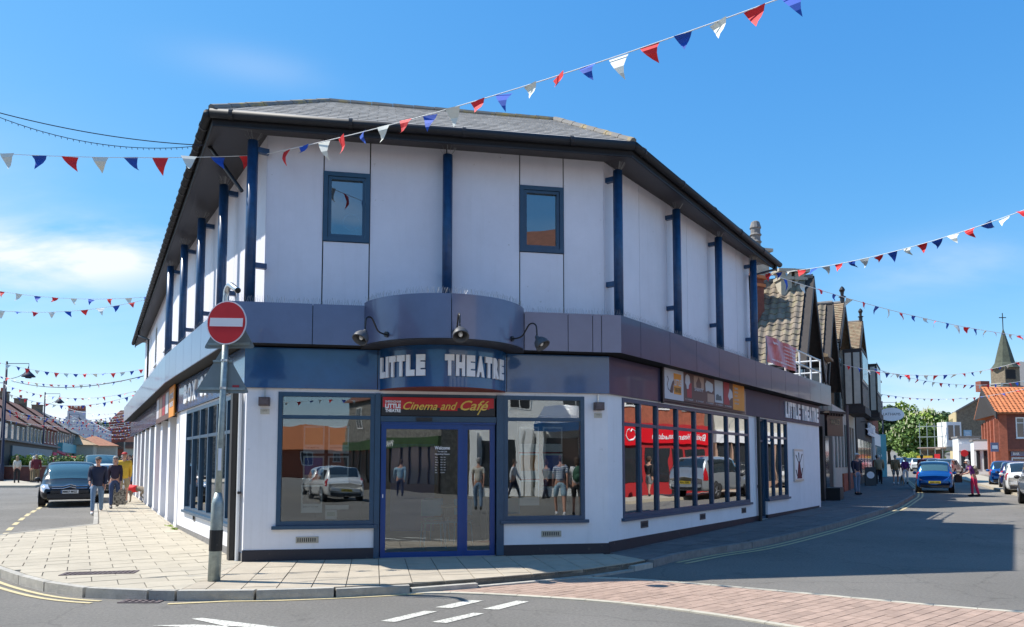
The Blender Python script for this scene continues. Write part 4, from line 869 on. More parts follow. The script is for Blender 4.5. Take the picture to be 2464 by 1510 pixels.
# roof: eaves, soffits, gutters, slopes
G0 = (-4.87, 11.8); G1 = (2.15, 13.05); GL = (-17.9, 35.2); GR = (7.58, 21.05)
def soff(m, q):
    n = len(q); m.add([(x, y, z+d) for d in (0, .03) for x, y, z in q], [tuple(reversed(range(n))), tuple(range(n, 2*n))]+[(k, (k+1) % n, (k+1) % n+n, k+n) for k in range(n)])
part('soffit', 'soffit', lambda m: soff(m, [(*G0, 7.2), (*G1, 7.2), (*UR, 7.32), (*UL, 7.32)])); part('soffit', 'soffit', lambda m: soff(m, [(*G1, 7.2), (*GR, 7.2), (*URE, 7.32), (*UR, 7.32)]))
gk = EL_pt = (G0[0]+(GL[0]-G0[0])*.37, G0[1]+(GL[1]-G0[1])*.37)
part('soffit', 'soffit', lambda m: soff(m, [(*gk, 7.2), (*G0, 7.2), (*UL, 7.32), (*UK, 7.32)])); part('soffit', 'soffit', lambda m: soff(m, [(*GL, 7.2), (*gk, 7.2), (*UK, 7.32), (*UE, 7.32)]))
EF = Fr(G0, G1); ER = Fr(G1, GR); EL = Fr(GL, G0)
for F_ in (EF, ER, EL):
    part('fascia_board', 'gutter', lambda m: m.fbox(F_, 0, F_.L, -.03, 0, 7.17, 7.37))
    part('gutter', 'gutter', lambda m: m.tube([F_.p3(-.02, .07, 7.345), F_.p3(F_.L+.02, .07, 7.345)], .075, 12), smooth=True)
    k = 0; s_ = .3
    while s_ < F_.L:
        part('gutter_joint', 'gutter', lambda m: m.tube([F_.p3(s_-.03, .07, 7.345), F_.p3(s_+.03, .07, 7.345)], .086, 10)); s_ += .5 if F_ is EL else 1.9
part('downpipe', 'black', lambda m: m.tube([ER.p3(ER.L-.3, .07, 7.38), ER.p3(ER.L-.3, .0, 7.15), UW.p3(UW.L-.25, .1, 6.75), UW.p3(UW.L-.25, .1, 4.3)], .035, 8))
part('downpipe', 'black', lambda m: m.tube([EL.p3(4.2, .07, 7.38), EL.p3(4.2, .02, 7.1), U2.p3(4.0, .1, 6.8), U2.p3(4.0, .1, 4.3)], .045, 8))
part('downpipe', 'black', lambda m: m.tube([EL.p3(EL.L-1.1, .05, 7.4), EL.p3(EL.L-1.0, -.1, 7.2), U1.p3(U1.L-.25, .35, 6.35)], .035, 8))
RL = Vector((-3.68, 14.59, 8.93)); RR = Vector((.90, 15.40, 8.93))
def slopeframe(F): return Vector((*F.u, 0))
zE = 7.42
RLe = RL+Vector((*(-EL.u), 0))*22; RRe = RR+Vector((*ER.u, 0))*6.3
def roofmesh():
    m = MB()
    m.add([EF.p3(-.02, .03, 7.39), EF.p3(EF.L+.02, .03, 7.39), tuple(RR), tuple(RL)], [(0, 1, 2, 3)])
    m.add([ER.p3(0, .1, zE), ER.p3(ER.L, .1, zE), tuple(RRe), tuple(RR)], [(0, 1, 2, 3)])
    m.add([EL.p3(0, .1, zE), EL.p3(EL.L, .1, zE), tuple(RL), tuple(RLe)], [(0, 1, 2, 3)])
    m.add([tuple(RL), tuple(RR), tuple(RRe), tuple(RLe)], [(0, 1, 2, 3)])
    m.add([ER.p3(ER.L, .1, zE), tuple(RRe), (RRe.x-3, RRe.y+3, 7.2)], [(0, 2, 1)])
    m.add([EL.p3(0, .1, zE), tuple(RLe), (RLe.x+3, RLe.y+2, 7.2)], [(0, 1, 2)])
    return m
rf = obj('roof', roofmesh(), 'slate', TH)
# roof tiles on the front slope
u3 = Vector((*EF.u, 0)); e0 = Vector(EF.p3(0, .06, 7.395)); up3 = (RL+RR)/2-(e0+u3*EF.L/2); up3 = (up3-u3*up3.dot(u3)); SL = up3.length; up3.normalize(); n3 = u3.cross(up3)
nr = 13; gz = SL/nr; tw = .33
tm = meshof((lambda m: (m.box((0, gz*.5+.02, 0), tw-.008, gz+.05, .026), m)[1])(MB()), 'slate', 'roof_tile')
ta = (RL-e0); tl = ta.dot(u3)/SL; tb = (RR-e0); tr = (EF.L-tb.dot(u3))/SL
for j in range(nr):
    a = tl*j*gz+.02; b = EF.L-tr*j*gz-.02; x = a+(.0 if j % 2 else tw/2)*0; off = (j % 2)*tw/2
    i = math.floor((a-off)/tw)
    while off+i*tw < b:
        x0 = max(a, off+i*tw); x1 = min(b, off+(i+1)*tw); i += 1
        if x1-x0 < .06: continue
        p = e0+u3*(x0+x1)/2+up3*j*gz+n3*(.022)
        rot = Matrix((u3, (up3-n3*.06).normalized(), (n3+up3*.06).normalized())).transposed().to_4x4()
        M4 = Matrix.Translation(p) @ rot @ Matrix.Diagonal(((x1-x0)/tw, 1, 1, 1)); inst('roof_tile', tm, M4, rf)
for A_, B_, nm in ((e0+n3*.03, RL+Vector((0, 0, .03)), 'hip_tile'), (e0+u3*EF.L+n3*.03, RR+Vector((0, 0, .04)), 'hip_tile'), (RL+Vector((0, 0, .03)), RR+Vector((0, 0, .03)), 'ridge_tile')):
    n_ = int((B_-A_).length/.42); 
    for i in range(n_):
        a = A_.lerp(B_, i/n_); b = A_.lerp(B_, (i+.985)/n_); mb = MB(); mb.tube([tuple(a), tuple(b)], [.07, .063], 8); obj(nm, mb, 'ridge', rf)
# bird spikes along the ledges
mb = MB()
def spikes(F, s0, s1, o, z, step=.035):
    s = s0
    while s < s1:
        for k in (-1, 1):
            h_ = random.uniform(.07, .12); mb.tube([F.p3(s, o, z), F.p3(s+random.uniform(-.03, .03), o+k*.04, z+h_)], .0016, 3, cap=False)
        s += step
spikes(FF, -.2, 1.85, .3, ZT); spikes(FF, 4.6, 6.3, .3, ZT); spikes(FR, 0, 8.8, .3, ZT, .05); spikes(FL1, 0, FL1.L, .3, ZT, .05); spikes(FL2, 12, FL2.L, .3, ZT, .07)
for a in arc(DC, 1.36, ab-math.pi+.3, ab-.3, 110):
    for k in (-1, 1): mb.tube([(a[0], a[1], ZT+.05), (a[0]+random.uniform(-.04, .04), a[1]+random.uniform(-.04, .04), ZT+.05+random.uniform(.07, .12))], .0016, 3, cap=False)
obj('bird_spikes', mb, 'spike', TH, kind='stuff')
# terrace rail and red banner over the right wing
tr_ = thing('terrace_railing', 'white tubular railing on the flat roof beyond the upper storey', 'railing', FR.p3(11.5, .2, ZT))
for s_ in (8.7, 10.4, 11.9, 13.2, 14.4): part('rail_post', 'white', lambda m: m.tube([FR.p3(s_, .15, ZT-.02), FR.p3(s_, .15, 5.15)], .028, 8), tr_)
for z_ in (5.12, 4.72): part('rail', 'galvl', lambda m: m.tube([FR.p3(8.7, .15, z_), FR.p3(14.4, .15, z_)], .026, 8), tr_)
for z_ in (5.12, 4.72): part('rail', 'white', lambda m: m.tube([FR.p3(14.4, .15, z_), FR.p3(14.4, -3, z_)], .026, 8), tr_)
rb = thing('red_banner', 'faded red banner with white writing hung on the terrace railing', 'banner', FR.p3(9.8, .2, 4.4))
M['banfade'] = mat('faded_red_vinyl', (.55, .07, .06), .35, var=.15, vscale=2, col2=(.6, .16, .2), c2s=1.3)
def wavy(mb, F, s0, s1, z0, z1, o, n=14, amp=.03):
    vs = []
    for i in range(n+1):
        s = s0+(s1-s0)*i/n
        for k in range(5):
            z = z0+(z1-z0)*k/4; vs.append(F.p3(s, o+amp*math.sin(i*1.1+k*.9), z))
    mb.add(vs, [(i*5+k, (i+1)*5+k, (i+1)*5+k+1, i*5+k+1) for i in range(n) for k in range(4)])
mbx = MB(); wavy(mbx, FR, 8.45, 11.3, 4.42, 5.15, .22); obj('sheet', mbx, 'banfade', rb, smooth=True)
mbx = MB(); text(mbx, FR, 'Support us', 8.9, .262, 4.95, h=.1, offset=.01, ext=.002); text(mbx, FR, 'www.sheringhamlittletheatre.com', 8.75, .262, 4.48, w=2.3, h=.08, ext=.002)
for i in range(5): text(mbx, FR, 'a charity run theatre', 9.9, .262, 4.98-i*.1, w=1.2, h=.06, ext=.002)
obj('banner_lettering', mbx, 'whitel', rb)
part('parapet', 'grime', lambda m: m.fbox(FR, 8.3, 14.7, -.2, .12, ZT-.01, ZT+.05))
part('roof_deck', 'grime', lambda m: m.prism([FF.pt(.1, 0), FF.pt(6, 0), FR.pt(14.3, 0), FR.pt(14.3, -5), (-2, 28), FL2.pt(.3, 0), FL2.pt(L2, 0)], 4.0, 4.2))
# --- no entry sign post on the pavement
B = Vector((-4.01, 10.2, .12)); TP = Vector((-3.93, 10.2, 3.85))
sg = thing('no_entry_sign', 'red no entry disc on a grey post with two grey triangle sign backs', 'road sign', tuple(B))
ax = lambda z: B.lerp(TP, (z-.12)/(3.73))
part('post', 'galv', lambda m: m.tube([tuple(ax(z)) for z in (1.2, 2.2, 3.85)], .043, 14), sg, smooth=True)
part('post_base', 'galv', lambda m: m.tube([tuple(ax(z)) for z in (.05, 1.15, 1.3)], [.082, .08, .045], 16), sg, smooth=True)
part('tape_wrap', 'tape', lambda m: m.tube([tuple(ax(.52)), tuple(ax(.80))], .086, 16), sg)
part('number_label', 'whitel', lambda m: m.box((B.x+.05, 10.157, 1.75), .045, .004, .3), sg)
part('pipe_top', 'galvl', lambda m: m.tube([tuple(p) for p in smooth3([Vector(p) for p in ((-3.955, 10.2, 3.6), (-3.95, 10.2, 3.98), (-3.93, 10.18, 4.09), (-3.86, 10.1, 4.13), (-3.76, 9.97, 4.07), (-3.66, 9.85, 4.0))])], .042, 14), sg, smooth=True)
part('pipe_bore', 'lead', lambda m: m.tube([(-3.662, 9.852, 4.001), (-3.655, 9.843, 3.996)], .036, 12), sg)
def disc(mb, c, r, y0, y1, n=48, rz=0, tilt=0, m=0):
    ca, sa = math.cos(rz), math.sin(rz); ct, st = math.cos(tilt), math.sin(tilt); vs = []
    for y in (y1, y0):
        for k in range(n):
            t = 2*math.pi*k/n; vs.append((c[0]+r*math.cos(t)*ca-y*sa, c[1]+r*math.cos(t)*sa+y*ca, c[2]+r*math.sin(t)))
    mb.add(vs, [tuple(range(n)), tuple(reversed(range(n, 2*n)))]+[(k, n+k, n+(k+1) % n, (k+1) % n) for k in range(n)], m)
sc = Vector((-3.89, 10.1, 3.61)); yaw = R_(-12)
part('disc_edge', 'swhite', lambda m: disc(m, sc, .30, -.012, .0, rz=yaw), sg)
part('disc_face', 'sred', lambda m: disc(m, sc, .285, -.0155, -.012, rz=yaw), sg)
def obox(mb, c, sx, y0, y1, sz, rz, roll=0):
    ca, sa = math.cos(rz), math.sin(rz); cr, sr = math.cos(roll), math.sin(roll); L = []
    for dz in (-sz/2, sz/2):
        for x, y in ((-sx/2, y0), (sx/2, y0), (sx/2, y1), (-sx/2, y1)):
            X = x*cr-dz*sr; Z = x*sr+dz*cr; L.append((c[0]+X*ca-y*sa, c[1]+X*sa+y*ca, c[2]+Z))
    mb.hexa(L)
part('white_bar', 'swhite', lambda m: obox(m, sc+Vector((0, 0, .005)), .5, -.018, -.0156, .115, yaw, R_(-3)), sg)
def tri(mb, c, wd, h, y0, y1, rz, rc=.06):
    ca, sa = math.cos(rz), math.sin(rz); V = [(-wd/2, 0), (wd/2, 0), (0, h)]; pts = []
    for i in range(3):
        p = Vector(V[i]); a = (Vector(V[i-1])-p).normalized(); b = (Vector(V[(i+1) % 3])-p).normalized()
        for t in (0, .25, .5, .75, 1): 
            q0 = p+a*rc; q1 = p+b*rc; q = q0.lerp(p, t).lerp(p.lerp(q1, t), t); pts.append(q)
    n = len(pts); vs = [(c[0]+p.x*ca-y*sa, c[1]+p.x*sa+y*ca, c[2]+p.y) for y in (y0, y1) for p in pts]
    mb.add(vs, [tuple(range(n)), tuple(reversed(range(n, 2*n)))]+[(k, n+k, n+(k+1) % n, (k+1) % n) for k in range(n)])
tr = part('triangle_back', 'signback', lambda m: tri(m, (-3.985, 10.2, 2.66), .74, .64, .05, .056, R_(3)), sg)
part('fixing_channel', 'galv', lambda m: (obox(m, (-3.985, 10.2, 2.72), .62, .03, .05, .035, R_(3)), obox(m, (-3.985, 10.2, 3.1), .26, .03, .05, .03, R_(3))), sg)
part('maker_label', 'banred', lambda m: obox(m, (-3.80, 10.2, 2.745), .09, .046, .0495, .05, R_(3)), sg)
tr = part('triangle_back', 'signback', lambda m: tri(m, (-3.91, 10.2, 3.28), .74, .64, .05, .056, R_(-4)), sg)
part('fixing_channel', 'galv', lambda m: obox(m, (-3.91, 10.2, 3.34), .6, .03, .05, .035, R_(-4)), sg)
part('clamp', 'galvl', lambda m: [m.tube([tuple(ax(z)), tuple(ax(z+.03))], .05, 12) for z in (2.71, 3.09, 3.33)], sg)
# ---------------------------------------------------------------- other buildings
def house(name, label, F, s0, s1, dep, ze, zr, wallm, roofm, wins=(), ridge='along', zb=-.6, over=.3, chim=(), cat='house', shop=None, wm='white', cols=None, group=None, roof=True):
    """a real volume: walls, pitched roof with thickness, windows as parts. wins: (s, z, w, h)"""
    mid = F.pt((s0+s1)/2, -dep/2); t = thing(name, label, cat, (mid[0], mid[1], Hx(*mid)), group=group)
    g = lambda s, o, z: F.p3(s, o, z)
    mb = MB()
    if ridge == 'along':
        prof = [(0, zb), (0, ze), (-dep/2, zr), (-dep, ze), (-dep, zb)]
        vs = [g(s, o, z) for s in (s0, s1) for o, z in prof]; n = 5
    else:
        prof = [(s0, zb), (s0, ze), ((s0+s1)/2, zr), (s1, ze), (s1, zb)]
        vs = [g(s, o, z) for o in (0, -dep) for s, z in prof]; n = 5
    mb.add(vs, [tuple(range(n)), tuple(reversed(range(n, 2*n)))]+[(k, k+n, (k+1) % n+n, (k+1) % n) for k in range(n)])
    obj('wall', mb, wallm, t)
    if roof:
        mb = MB(); th = .12
        if ridge == 'along':
            for a, b in ((over, -dep/2), (-dep-over, -dep/2)):
                za = ze-(zr-ze)*over/(dep/2)
                mb.hexa([g(s0-.1, a, za+.02), g(s1+.1, a, za+.02), g(s1+.1, b, zr+.02), g(s0-.1, b, zr+.02), g(s0-.1, a, za+th), g(s1+.1, a, za+th), g(s1+.1, b, zr+th+.02), g(s0-.1, b, zr+th+.02)])
        else:
            hw = (s1-s0)/2; za = ze-(zr-ze)*over/hw; m_ = (s0+s1)/2
            for a in (s0-over, s1+over): mb.hexa([g(a, .25, za+.02), g(m_, .25, zr+.02), g(m_, -dep-.1, zr+.02), g(a, -dep-.1, za+.02), g(a, .25, za+th), g(m_, .25, zr+th), g(m_, -dep-.1, zr+th), g(a, -dep-.1, za+th)])
        rf_ = obj('roof', mb, roofm, t)
    for (s, z, w_, h_) in wins:
        f = MB(); f.fbox(F, s-w_/2, s+w_/2, -.05, .04, z, z+h_); f_ = obj('window', f, wm, t)
        p = MB(); p.fbox(F, s-w_/2+.08, s-.03, .041, .047, z+.08, z+h_-.08); obj('pane', p, 'pane', f_)
        p = MB(); p.fbox(F, s+.03, s+w_/2-.08, .041, .047, z+.08, z+h_-.08); obj('pane', p, 'pane', f_)
    for (s, o, w_, d_, z, h_, np_, cm) in chim:
        c = MB(); c.fbox(F, s-w_/2, s+w_/2, o-d_/2, o+d_/2, z, z+h_); c.fbox(F, s-w_/2-.06, s+w_/2+.06, o-d_/2-.06, o+d_/2+.06, z+h_, z+h_+.12); ch = obj('chimney', c, cm, t)
        for k in range(np_):
            q = F.p3(s-w_/2+(k+.5)*w_/np_, o, z+h_+.1); c = MB(); c.lathe([(.13, 0), (.1, .35), (.13, .4), (.09, .4)], q, 10); obj('chimney_pot', c, 'brick', ch)
    if shop:
        a, b, fm, sm, txt, tm_ = shop
        c = MB(); c.fbox(F, a, b, 0, .18, 2.6+Hx(*mid), 3.25+Hx(*mid)); fs_ = obj('shop_fascia', c, sm, t)
        if txt:
            c = MB(); text(c, F, txt, (a+b)/2, .181, 2.72+Hx(*mid), h=.35, center=True, offset=.02); obj('shop_lettering', c, tm_, fs_)
        c = MB(); c.fbox(F, a, b, 0, .12, Hx(*mid)-.3, Hx(*mid)+.5); obj('stall_riser', c, fm, t)
        n_ = max(2, int((b-a)/1.3))
        for k in range(n_+1):
            x = a+.06+(b-a-.12)*k/n_; c = MB(); c.fbox(F, x-.06, x+.06, 0, .13, Hx(*mid)+.5, Hx(*mid)+2.6); obj('shop_post', c, fm, t)
        for k in range(n_):
            x = a+.06+(b-a-.12)*k/n_; x1 = a+.06+(b-a-.12)*(k+1)/n_; c = MB(); c.fbox(F, x+.06, x1-.06, .0, .05, Hx(*mid)+.5, Hx(*mid)+2.6); obj('shop_window', c, 'pane', t)
    return t
def timbers(F, s0, s1, z0, z1, n, par, o=.012, w_=.12, rails=(), shape=None):
    for k in range(n+1):
        s = s0+(s1-s0)*k/n; zt = shape(s) if shape else z1
        if zt-z0 > .1: part('timber', 'timber', lambda m: m.fbox(F, s-w_/2, s+w_/2, 0, o, z0, zt), par)
    for z in rails: part('timber', 'timber', lambda m: m.fbox(F, s0, s1, .0, o+.006, z-.07, z+.07), par)
# pantile piece
def pantile(w_, l_, m='pantile'):
    mb = MB(); n = 6; vs = []
    for y in (0, l_):
        for k in range(n+1):
            x = -w_/2+w_*k/n; vs.append((x, y, .035*math.sin(k/n*2*math.pi)+.02+(.02 if y == 0 else -.01)))
    for k in range(n+1): x = -w_/2+w_*k/n; vs.append((x, 0, .035*math.sin(k/n*2*math.pi)-.005))
    fs = [(k, k+1, n+2+k, n+1+k) for k in range(n)]+[(2*n+2+k, 2*n+3+k, k+1, k) for k in range(n)]
    mb.add(vs, fs); return meshof(mb, m, 'pantile', smooth=False)
def tile_slope(par, p0, u, up, W, Lh, tw, gl, me, name, lim=300, cut=None):
    u = Vector(u).normalized(); up = Vector(up).normalized(); n = u.cross(up).normalized(); rot = Matrix((u, up, n)).transposed().to_4x4()
    nc = int(W/tw); nr_ = int(Lh/gl)
    for j in range(nr_):
        for i in range(nc):
            if cut and cut(i, j, nc, nr_): continue
            p = Vector(p0)+u*(i+.5)*tw+up*j*gl+n*(random.uniform(-.006, .006)+.01)
            inst(name, me, Matrix.Translation(p) @ rot @ Matrix.Rotation(random.uniform(-.015, .015), 4, 'Z'), par)
pt_big = pantile(.31, .36); pt_or = pantile(.42, .40, 'otile')
# --- timbered gables beyond the theatre. T frame: faces the right hand street
T = Fr((30.6, 62.46), (11.0, 27.6)); T = Fr((11.0, 27.6), (30.6, 62.46))
TT_ = T
def gablehouse(label, s0, s1, ze, zr, tiles, nt, group='black and white gabled houses beyond the theatre', dep=8, over=.45, lead=0.5, finial=False):
    F = T.off(-.5); m_ = (s0+s1)/2; h0 = H(F.pt(m_)[1]); t = thing('timbered_house', label, 'house', F.p3(m_, -dep/2, h0), group=group)
    prof = [(s0, -.3), (s0, ze), (m_, zr-.25), (s1, ze), (s1, -.3)]
    mb = MB(); vs = [F.p3(s, o, z) for o in (0, -dep) for s, z in prof]
    mb.add(vs, [tuple(range(5)), tuple(reversed(range(5, 10)))]+[(k, k+5, (k+1) % 5+5, (k+1) % 5) for k in range(5)]); obj('wall', mb, 'creamr', t)
    hw = (s1-s0)/2; sl = (zr-ze)/hw
    for sg_, a in ((-1, s0-over), (1, s1+over)):
        za = ze-sl*over; mb = MB()
        mb.hexa([F.p3(a, lead, za-.1), F.p3(m_, lead, zr-.1), F.p3(m_, -dep, zr-.1), F.p3(a, -dep, za-.1), F.p3(a, lead, za), F.p3(m_, lead, zr), F.p3(m_, -dep, zr), F.p3(a, -dep, za)])
        rf_ = obj('roof', mb, 'plain' if not tiles else 'timber', t)
        part('bargeboard', 'timber', lambda m: m.hexa([F.p3(a, lead, za-.42), F.p3(m_, lead, zr-.42), F.p3(m_, lead+.05, zr-.42), F.p3(a, lead+.05, za-.42), F.p3(a, lead, za+.05), F.p3(m_, lead, zr+.05), F.p3(m_, lead+.05, zr+.05), F.p3(a, lead+.05, za+.05)]), t)
        if sg_ < 0:
            u = Vector((*F.n, 0)); p0 = Vector(F.p3(a-.03, lead-.02, za))-u*nt
            up = Vector(F.p3(m_, 0, zr))-Vector(F.p3(a, 0, za)); Lh = up.length
            if tiles: tile_slope(rf_, p0+Vector((0, 0, .02)), u, up, nt, Lh, .31, .31, pt_big, 'pantile')
            else:
                for j in range(int(Lh/.2)):
                    c = p0+up.normalized()*j*.2; e = c+u*nt; w1 = up.normalized()*.24; nn = u.cross(up).normalized()
                    mb = MB(); mb.hexa([tuple(q) for q in (c, e, e+w1, c+w1, c+nn*.07, e+nn*.07, e+w1+nn*.03, c+w1+nn*.03)]); obj('tile_course', mb, 'plain', rf_)
    part('ridge', 'grime', lambda m: m.tube([F.p3(m_, lead, zr+.03), F.p3(m_, -dep, zr+.03)], .1, 8), t)
    timbers(F, s0, s1, ze-2.3, ze, 9, t, rails=(ze-2.3, ze-1.0, ze), shape=lambda s: zr-.3-abs(s-m_)*sl)
    SF_ = Fr(F.pt(s0, -dep), F.pt(s0, 0)); timbers(SF_, 0, dep, 3.0, ze, 6, t, rails=(4.2, ze-1.2, ze-.1), w_=.22)
    for k in (-1, 1):
        part('window', 'white', lambda m: m.fbox(F, m_+k*.75-.55, m_+k*.75+.55, 0, .1, ze-.9, ze+.35), t); part('pane', 'pane', lambda m: m.fbox(F, m_+k*.75-.45, m_+k*.75+.45, .1, .11, ze-.8, ze+.25), t)
    part('gutter', 'black', lambda m: m.tube([F.p3(s0-over, lead, ze-sl*over-.1), F.p3(s0-over, -dep, ze-sl*over-.1)], .07, 8), t)
    if finial:
        part('finial', 'black', lambda m: m.lathe([(.12, 0), (.12, .3), (.2, .35), (.08, .42), (.1, .6), (.16, .72), (.1, .85), (0, .95)], F.p3(m_, lead-.1, zr), 10), t)
    return t
g1 = gablehouse('tallest pantiled timbered house directly behind the theatre roof terrace', -.4, 4.5, 5.85, 9.1, True, 5.2)
g2 = gablehouse('narrower pantiled timbered gable second from the theatre', 6.4, 11.0, 6.0, 9.3, True, 4.6, dep=9)
g3 = gablehouse('plain tiled gable with a finial third from the theatre', 11.9, 17.1, 8.3, 10.4, False, 4.0, dep=9, finial=True)
g4 = gablehouse('plain tiled gable with a finial farthest along the timbered row', 23.4, 30.0, 8.95, 11.4, False, 4.5, dep=9, finial=True)
# linking fronts between the gables
lk = thing('linking_building', 'timbered upper front joining the gables over the dark shops', 'building', T.p3(14, -3, 0))
for a, b, z in ((4.5, 6.4, 6.2), (17.1, 23.4, 8.2)):
    part('wall', 'creamr', lambda m: m.fbox(T, a, b, -7, -.05, 0, z), lk); timbers(T.off(-.05), a, b, 3.4, z, 5, lk, rails=(3.6, 5, z)); part('roof', 'plain', lambda m: m.hexa([T.p3(a, .2, z), T.p3(b, .2, z), T.p3(b, -7, z), T.p3(a, -7, z), T.p3(a, .2, z+.1), T.p3(b, .2, z+.1), T.p3(b, -3.4, z+1.6), T.p3(a, -3.4, z+1.6)]), lk)
for s_, z0_, z1_ in ((14.5, 4.6, 7.6), (26.5, 5.0, 8.2)):   # jettied oriel bays
    part('oriel', 'timber', lambda m: m.fbox(T, s_-1.9, s_+1.9, 0, .88, z0_, z1_), lk); part('infill', 'creamr', lambda m: m.fbox(T, s_-1.8, s_+1.8, .88, .9, z0_+.1, z1_-.1), lk); part('side_infill', 'creamr', lambda m: [m.fbox(T, s_-1.92, s_-1.9, a_, a_+.3, z0_+.15, z1_-.2) for a_ in (.1, .5)], lk); timbers(T.off(.9), s_-1.9, s_+1.9, z0_, z0_+1.2, 8, lk, rails=(z0_, z0_+1.2, z1_)); 
    for k in range(4): part('pane', 'pane', lambda m: m.fbox(T, s_-1.75+k*.9, s_-1.0+k*.9, .9, .93, z0_+1.4, z1_-.2), lk)
    part('oriel_base', 'timber', lambda m: m.fbox(T, s_-2, s_+2, 0, 1.0, z0_-.35, z0_-.01), lk)
part('brick_front', 'brick', lambda m: m.fbox(T, 30.2, 40, -7, .0, 0, 8.4), lk); timbers(T, 30.5, 40, 4.2, 7.8, 10, lk, rails=(4.2, 7.8))
part('roof', 'plain', lambda m: m.hexa([T.p3(30.2, .4, 8.4), T.p3(40, .4, 8.4), T.p3(40, -7, 8.4), T.p3(30.2, -7, 8.4), T.p3(30.2, .4, 8.5), T.p3(40, .4, 8.5), T.p3(40, -3, 10), T.p3(30.2, -3, 10)]), lk)
# shops under the gables
def H2(s): return H(T.pt(s)[1])+.12
sh = thing('dark_shopfront', 'black painted shopfront with a hooded dark sign next to the theatre', 'shop', T.p3(2, .2, .27))
part('front', 'timber', lambda m: m.fbox(T, -2.0, 6.0, -.2, .1, -.2, 3.9), sh)
for s_ in (-1.6, -.2, 1.1): part('pilaster', 'timber', lambda m: m.fbox(T, s_, s_+.28, .1, .3, 0, 3.1), sh)
for a in (0.1, 1.5, 3.4): part('doorway', 'pane', lambda m: m.fbox(T, a, a+1.1, .101, .12, .4, 2.8), sh)
part('brick_panel', 'brick', lambda m: m.fbox(T, -1.9, 1.0, .101, .16, 3.2, 3.88), sh)
hs = thing('hanging_shop_sign', 'black hooded shop sign lettered WALLET above the dark doorway', 'sign', (11.8, 27.3, 3.0))
sgf = Fr((11.35, 26.9), (12.25, 27.66))
part('board', 'black', lambda m: m.fbox(sgf, 0, sgf.L, -.1, 0, 2.68, 3.46), hs)
mb = MB(); text(mb, sgf, 'WALLET', sgf.L/2, .002, 3.1, w=.7, h=.2, center=True, offset=.02); obj('sign_lettering', mb, 'tan', hs)
part('hood', 'timber', lambda m: m.fbox(sgf, -.08, sgf.L+.08, -.5, .12, 3.5, 3.58), hs)
for i in range(6): part('dentil', 'timber', lambda m: m.fbox(sgf, .02+i*.2, .1+i*.2, .0, .08, 3.42, 3.499), hs)
cf = thing('cream_pub_front', 'cream panelled ground floor with tall mullioned windows beyond the dark shop', 'shop', T.p3(10, .2, .3))
part('front', 'creamr', lambda m: m.fbox(T, 6.2, 17.0, -.2, .12, -.2, 4.3), cf)
for i in range(7): part('window', 'pane', lambda m: m.fbox(T, 6.8+i*1.4, 7.7+i*1.4, .121, .14, 1.5, 3.6), cf); part('mullion', 'cream', lambda m: m.fbox(T, 7.2+i*1.4, 7.3+i*1.4, .14, .18, 1.5, 3.6), cf)
part('brick_plinth', 'brick', lambda m: m.fbox(T, 9.5, 16.8, .121, .2, .2, 1.2), cf)
part('downpipe', 'rust', lambda m: m.tube([T.p3(11.4, .25, .3), T.p3(11.4, .25, 4.6)], .07, 8), cf)
sh = thing('dark_shopfront', 'dark shopfront with a white sign at the far end of the timbered row', 'shop', T.p3(24, .2, .5))
part('front', 'timber', lambda m: m.fbox(T, 17.4, 30, -.2, .15, -.1, 4.6), sh)
for i in range(5): part('shop_window', 'pane', lambda m: m.fbox(T, 18+i*2.3, 19.8+i*2.3, .151, .17, 1.0, 3.1), sh)
part('shop_fascia', 'whitel', lambda m: m.fbox(T, 24, 29.5, .3, .4, 3.5, 4.3), sh)
sh = thing('white_shopfront', 'white pilastered shopfront beyond the dark shops', 'shop', T.p3(34, .2, .6))
part('front', 'white', lambda m: m.fbox(T, 30.2, 40, -.2, .3, 0, 3.9), sh)
for i in range(6): part('shop_window', 'pane', lambda m: m.fbox(T, 30.7+i*1.55, 31.8+i*1.55, .301, .32, 1.0, 3.0), sh)
# star lamp and hanging oval sign
st = thing('star_sign', 'white star hung under a dark shop hood', 'sign', T.p3(20.5, .8, 3.6)); mb = MB(); SF = Fr(T.pt(20.5, .4), (T.pt(20.5, .4)[0]+1, T.pt(20.5, .4)[1]))
pts = [(math.cos(math.pi/2+k*math.pi/5)*(.34 if k % 2 == 0 else .14), math.sin(math.pi/2+k*math.pi/5)*(.34 if k % 2 == 0 else .14)) for k in range(10)]
mb.add([SF.p3(.3+x, o, 3.7+z) for o in (0, .06) for x, z in pts], [tuple(range(10)), tuple(reversed(range(10, 20)))]+[(k, k+10, (k+1) % 10+10, (k+1) % 10) for k in range(10)]); obj('star', mb, 'whitel', st)
part('bracket', 'black', lambda m: m.tube([T.p3(20.5, .1, 4.2), T.p3(20.5, .8, 4.2), T.p3(20.5, .8, 4.0)], .02, 6), st)
ov = thing('oval_sign', 'white oval hanging sign over the pavement past the timbered gables', 'sign', T.p3(33, 1.1, 5.2)); OF = Fr(T.pt(33, .5), (T.pt(33, .5)[0]+1, T.pt(33, .5)[1]))
part('board', 'whitel', lambda m: m.add([OF.p3(.9+.95*math.cos(k*math.pi/12), o, 5.35+.5*math.sin(k*math.pi/12)) for o in (0, .08) for k in range(24)], [tuple(range(24)), tuple(reversed(range(24, 48)))]+[(k, k+24, (k+1) % 24+24, (k+1) % 24) for k in range(24)]), ov)
mb = MB(); text(mb, OF, 'LATHAMS', .9, .082, 5.27, w=1.3, h=.2, center=True); obj('sign_lettering', mb, 'grey', ov)
part('bracket', 'black', lambda m: m.tube([T.p3(33, .0, 5.9), T.p3(33, 1.6, 5.9)], .03, 6), ov)
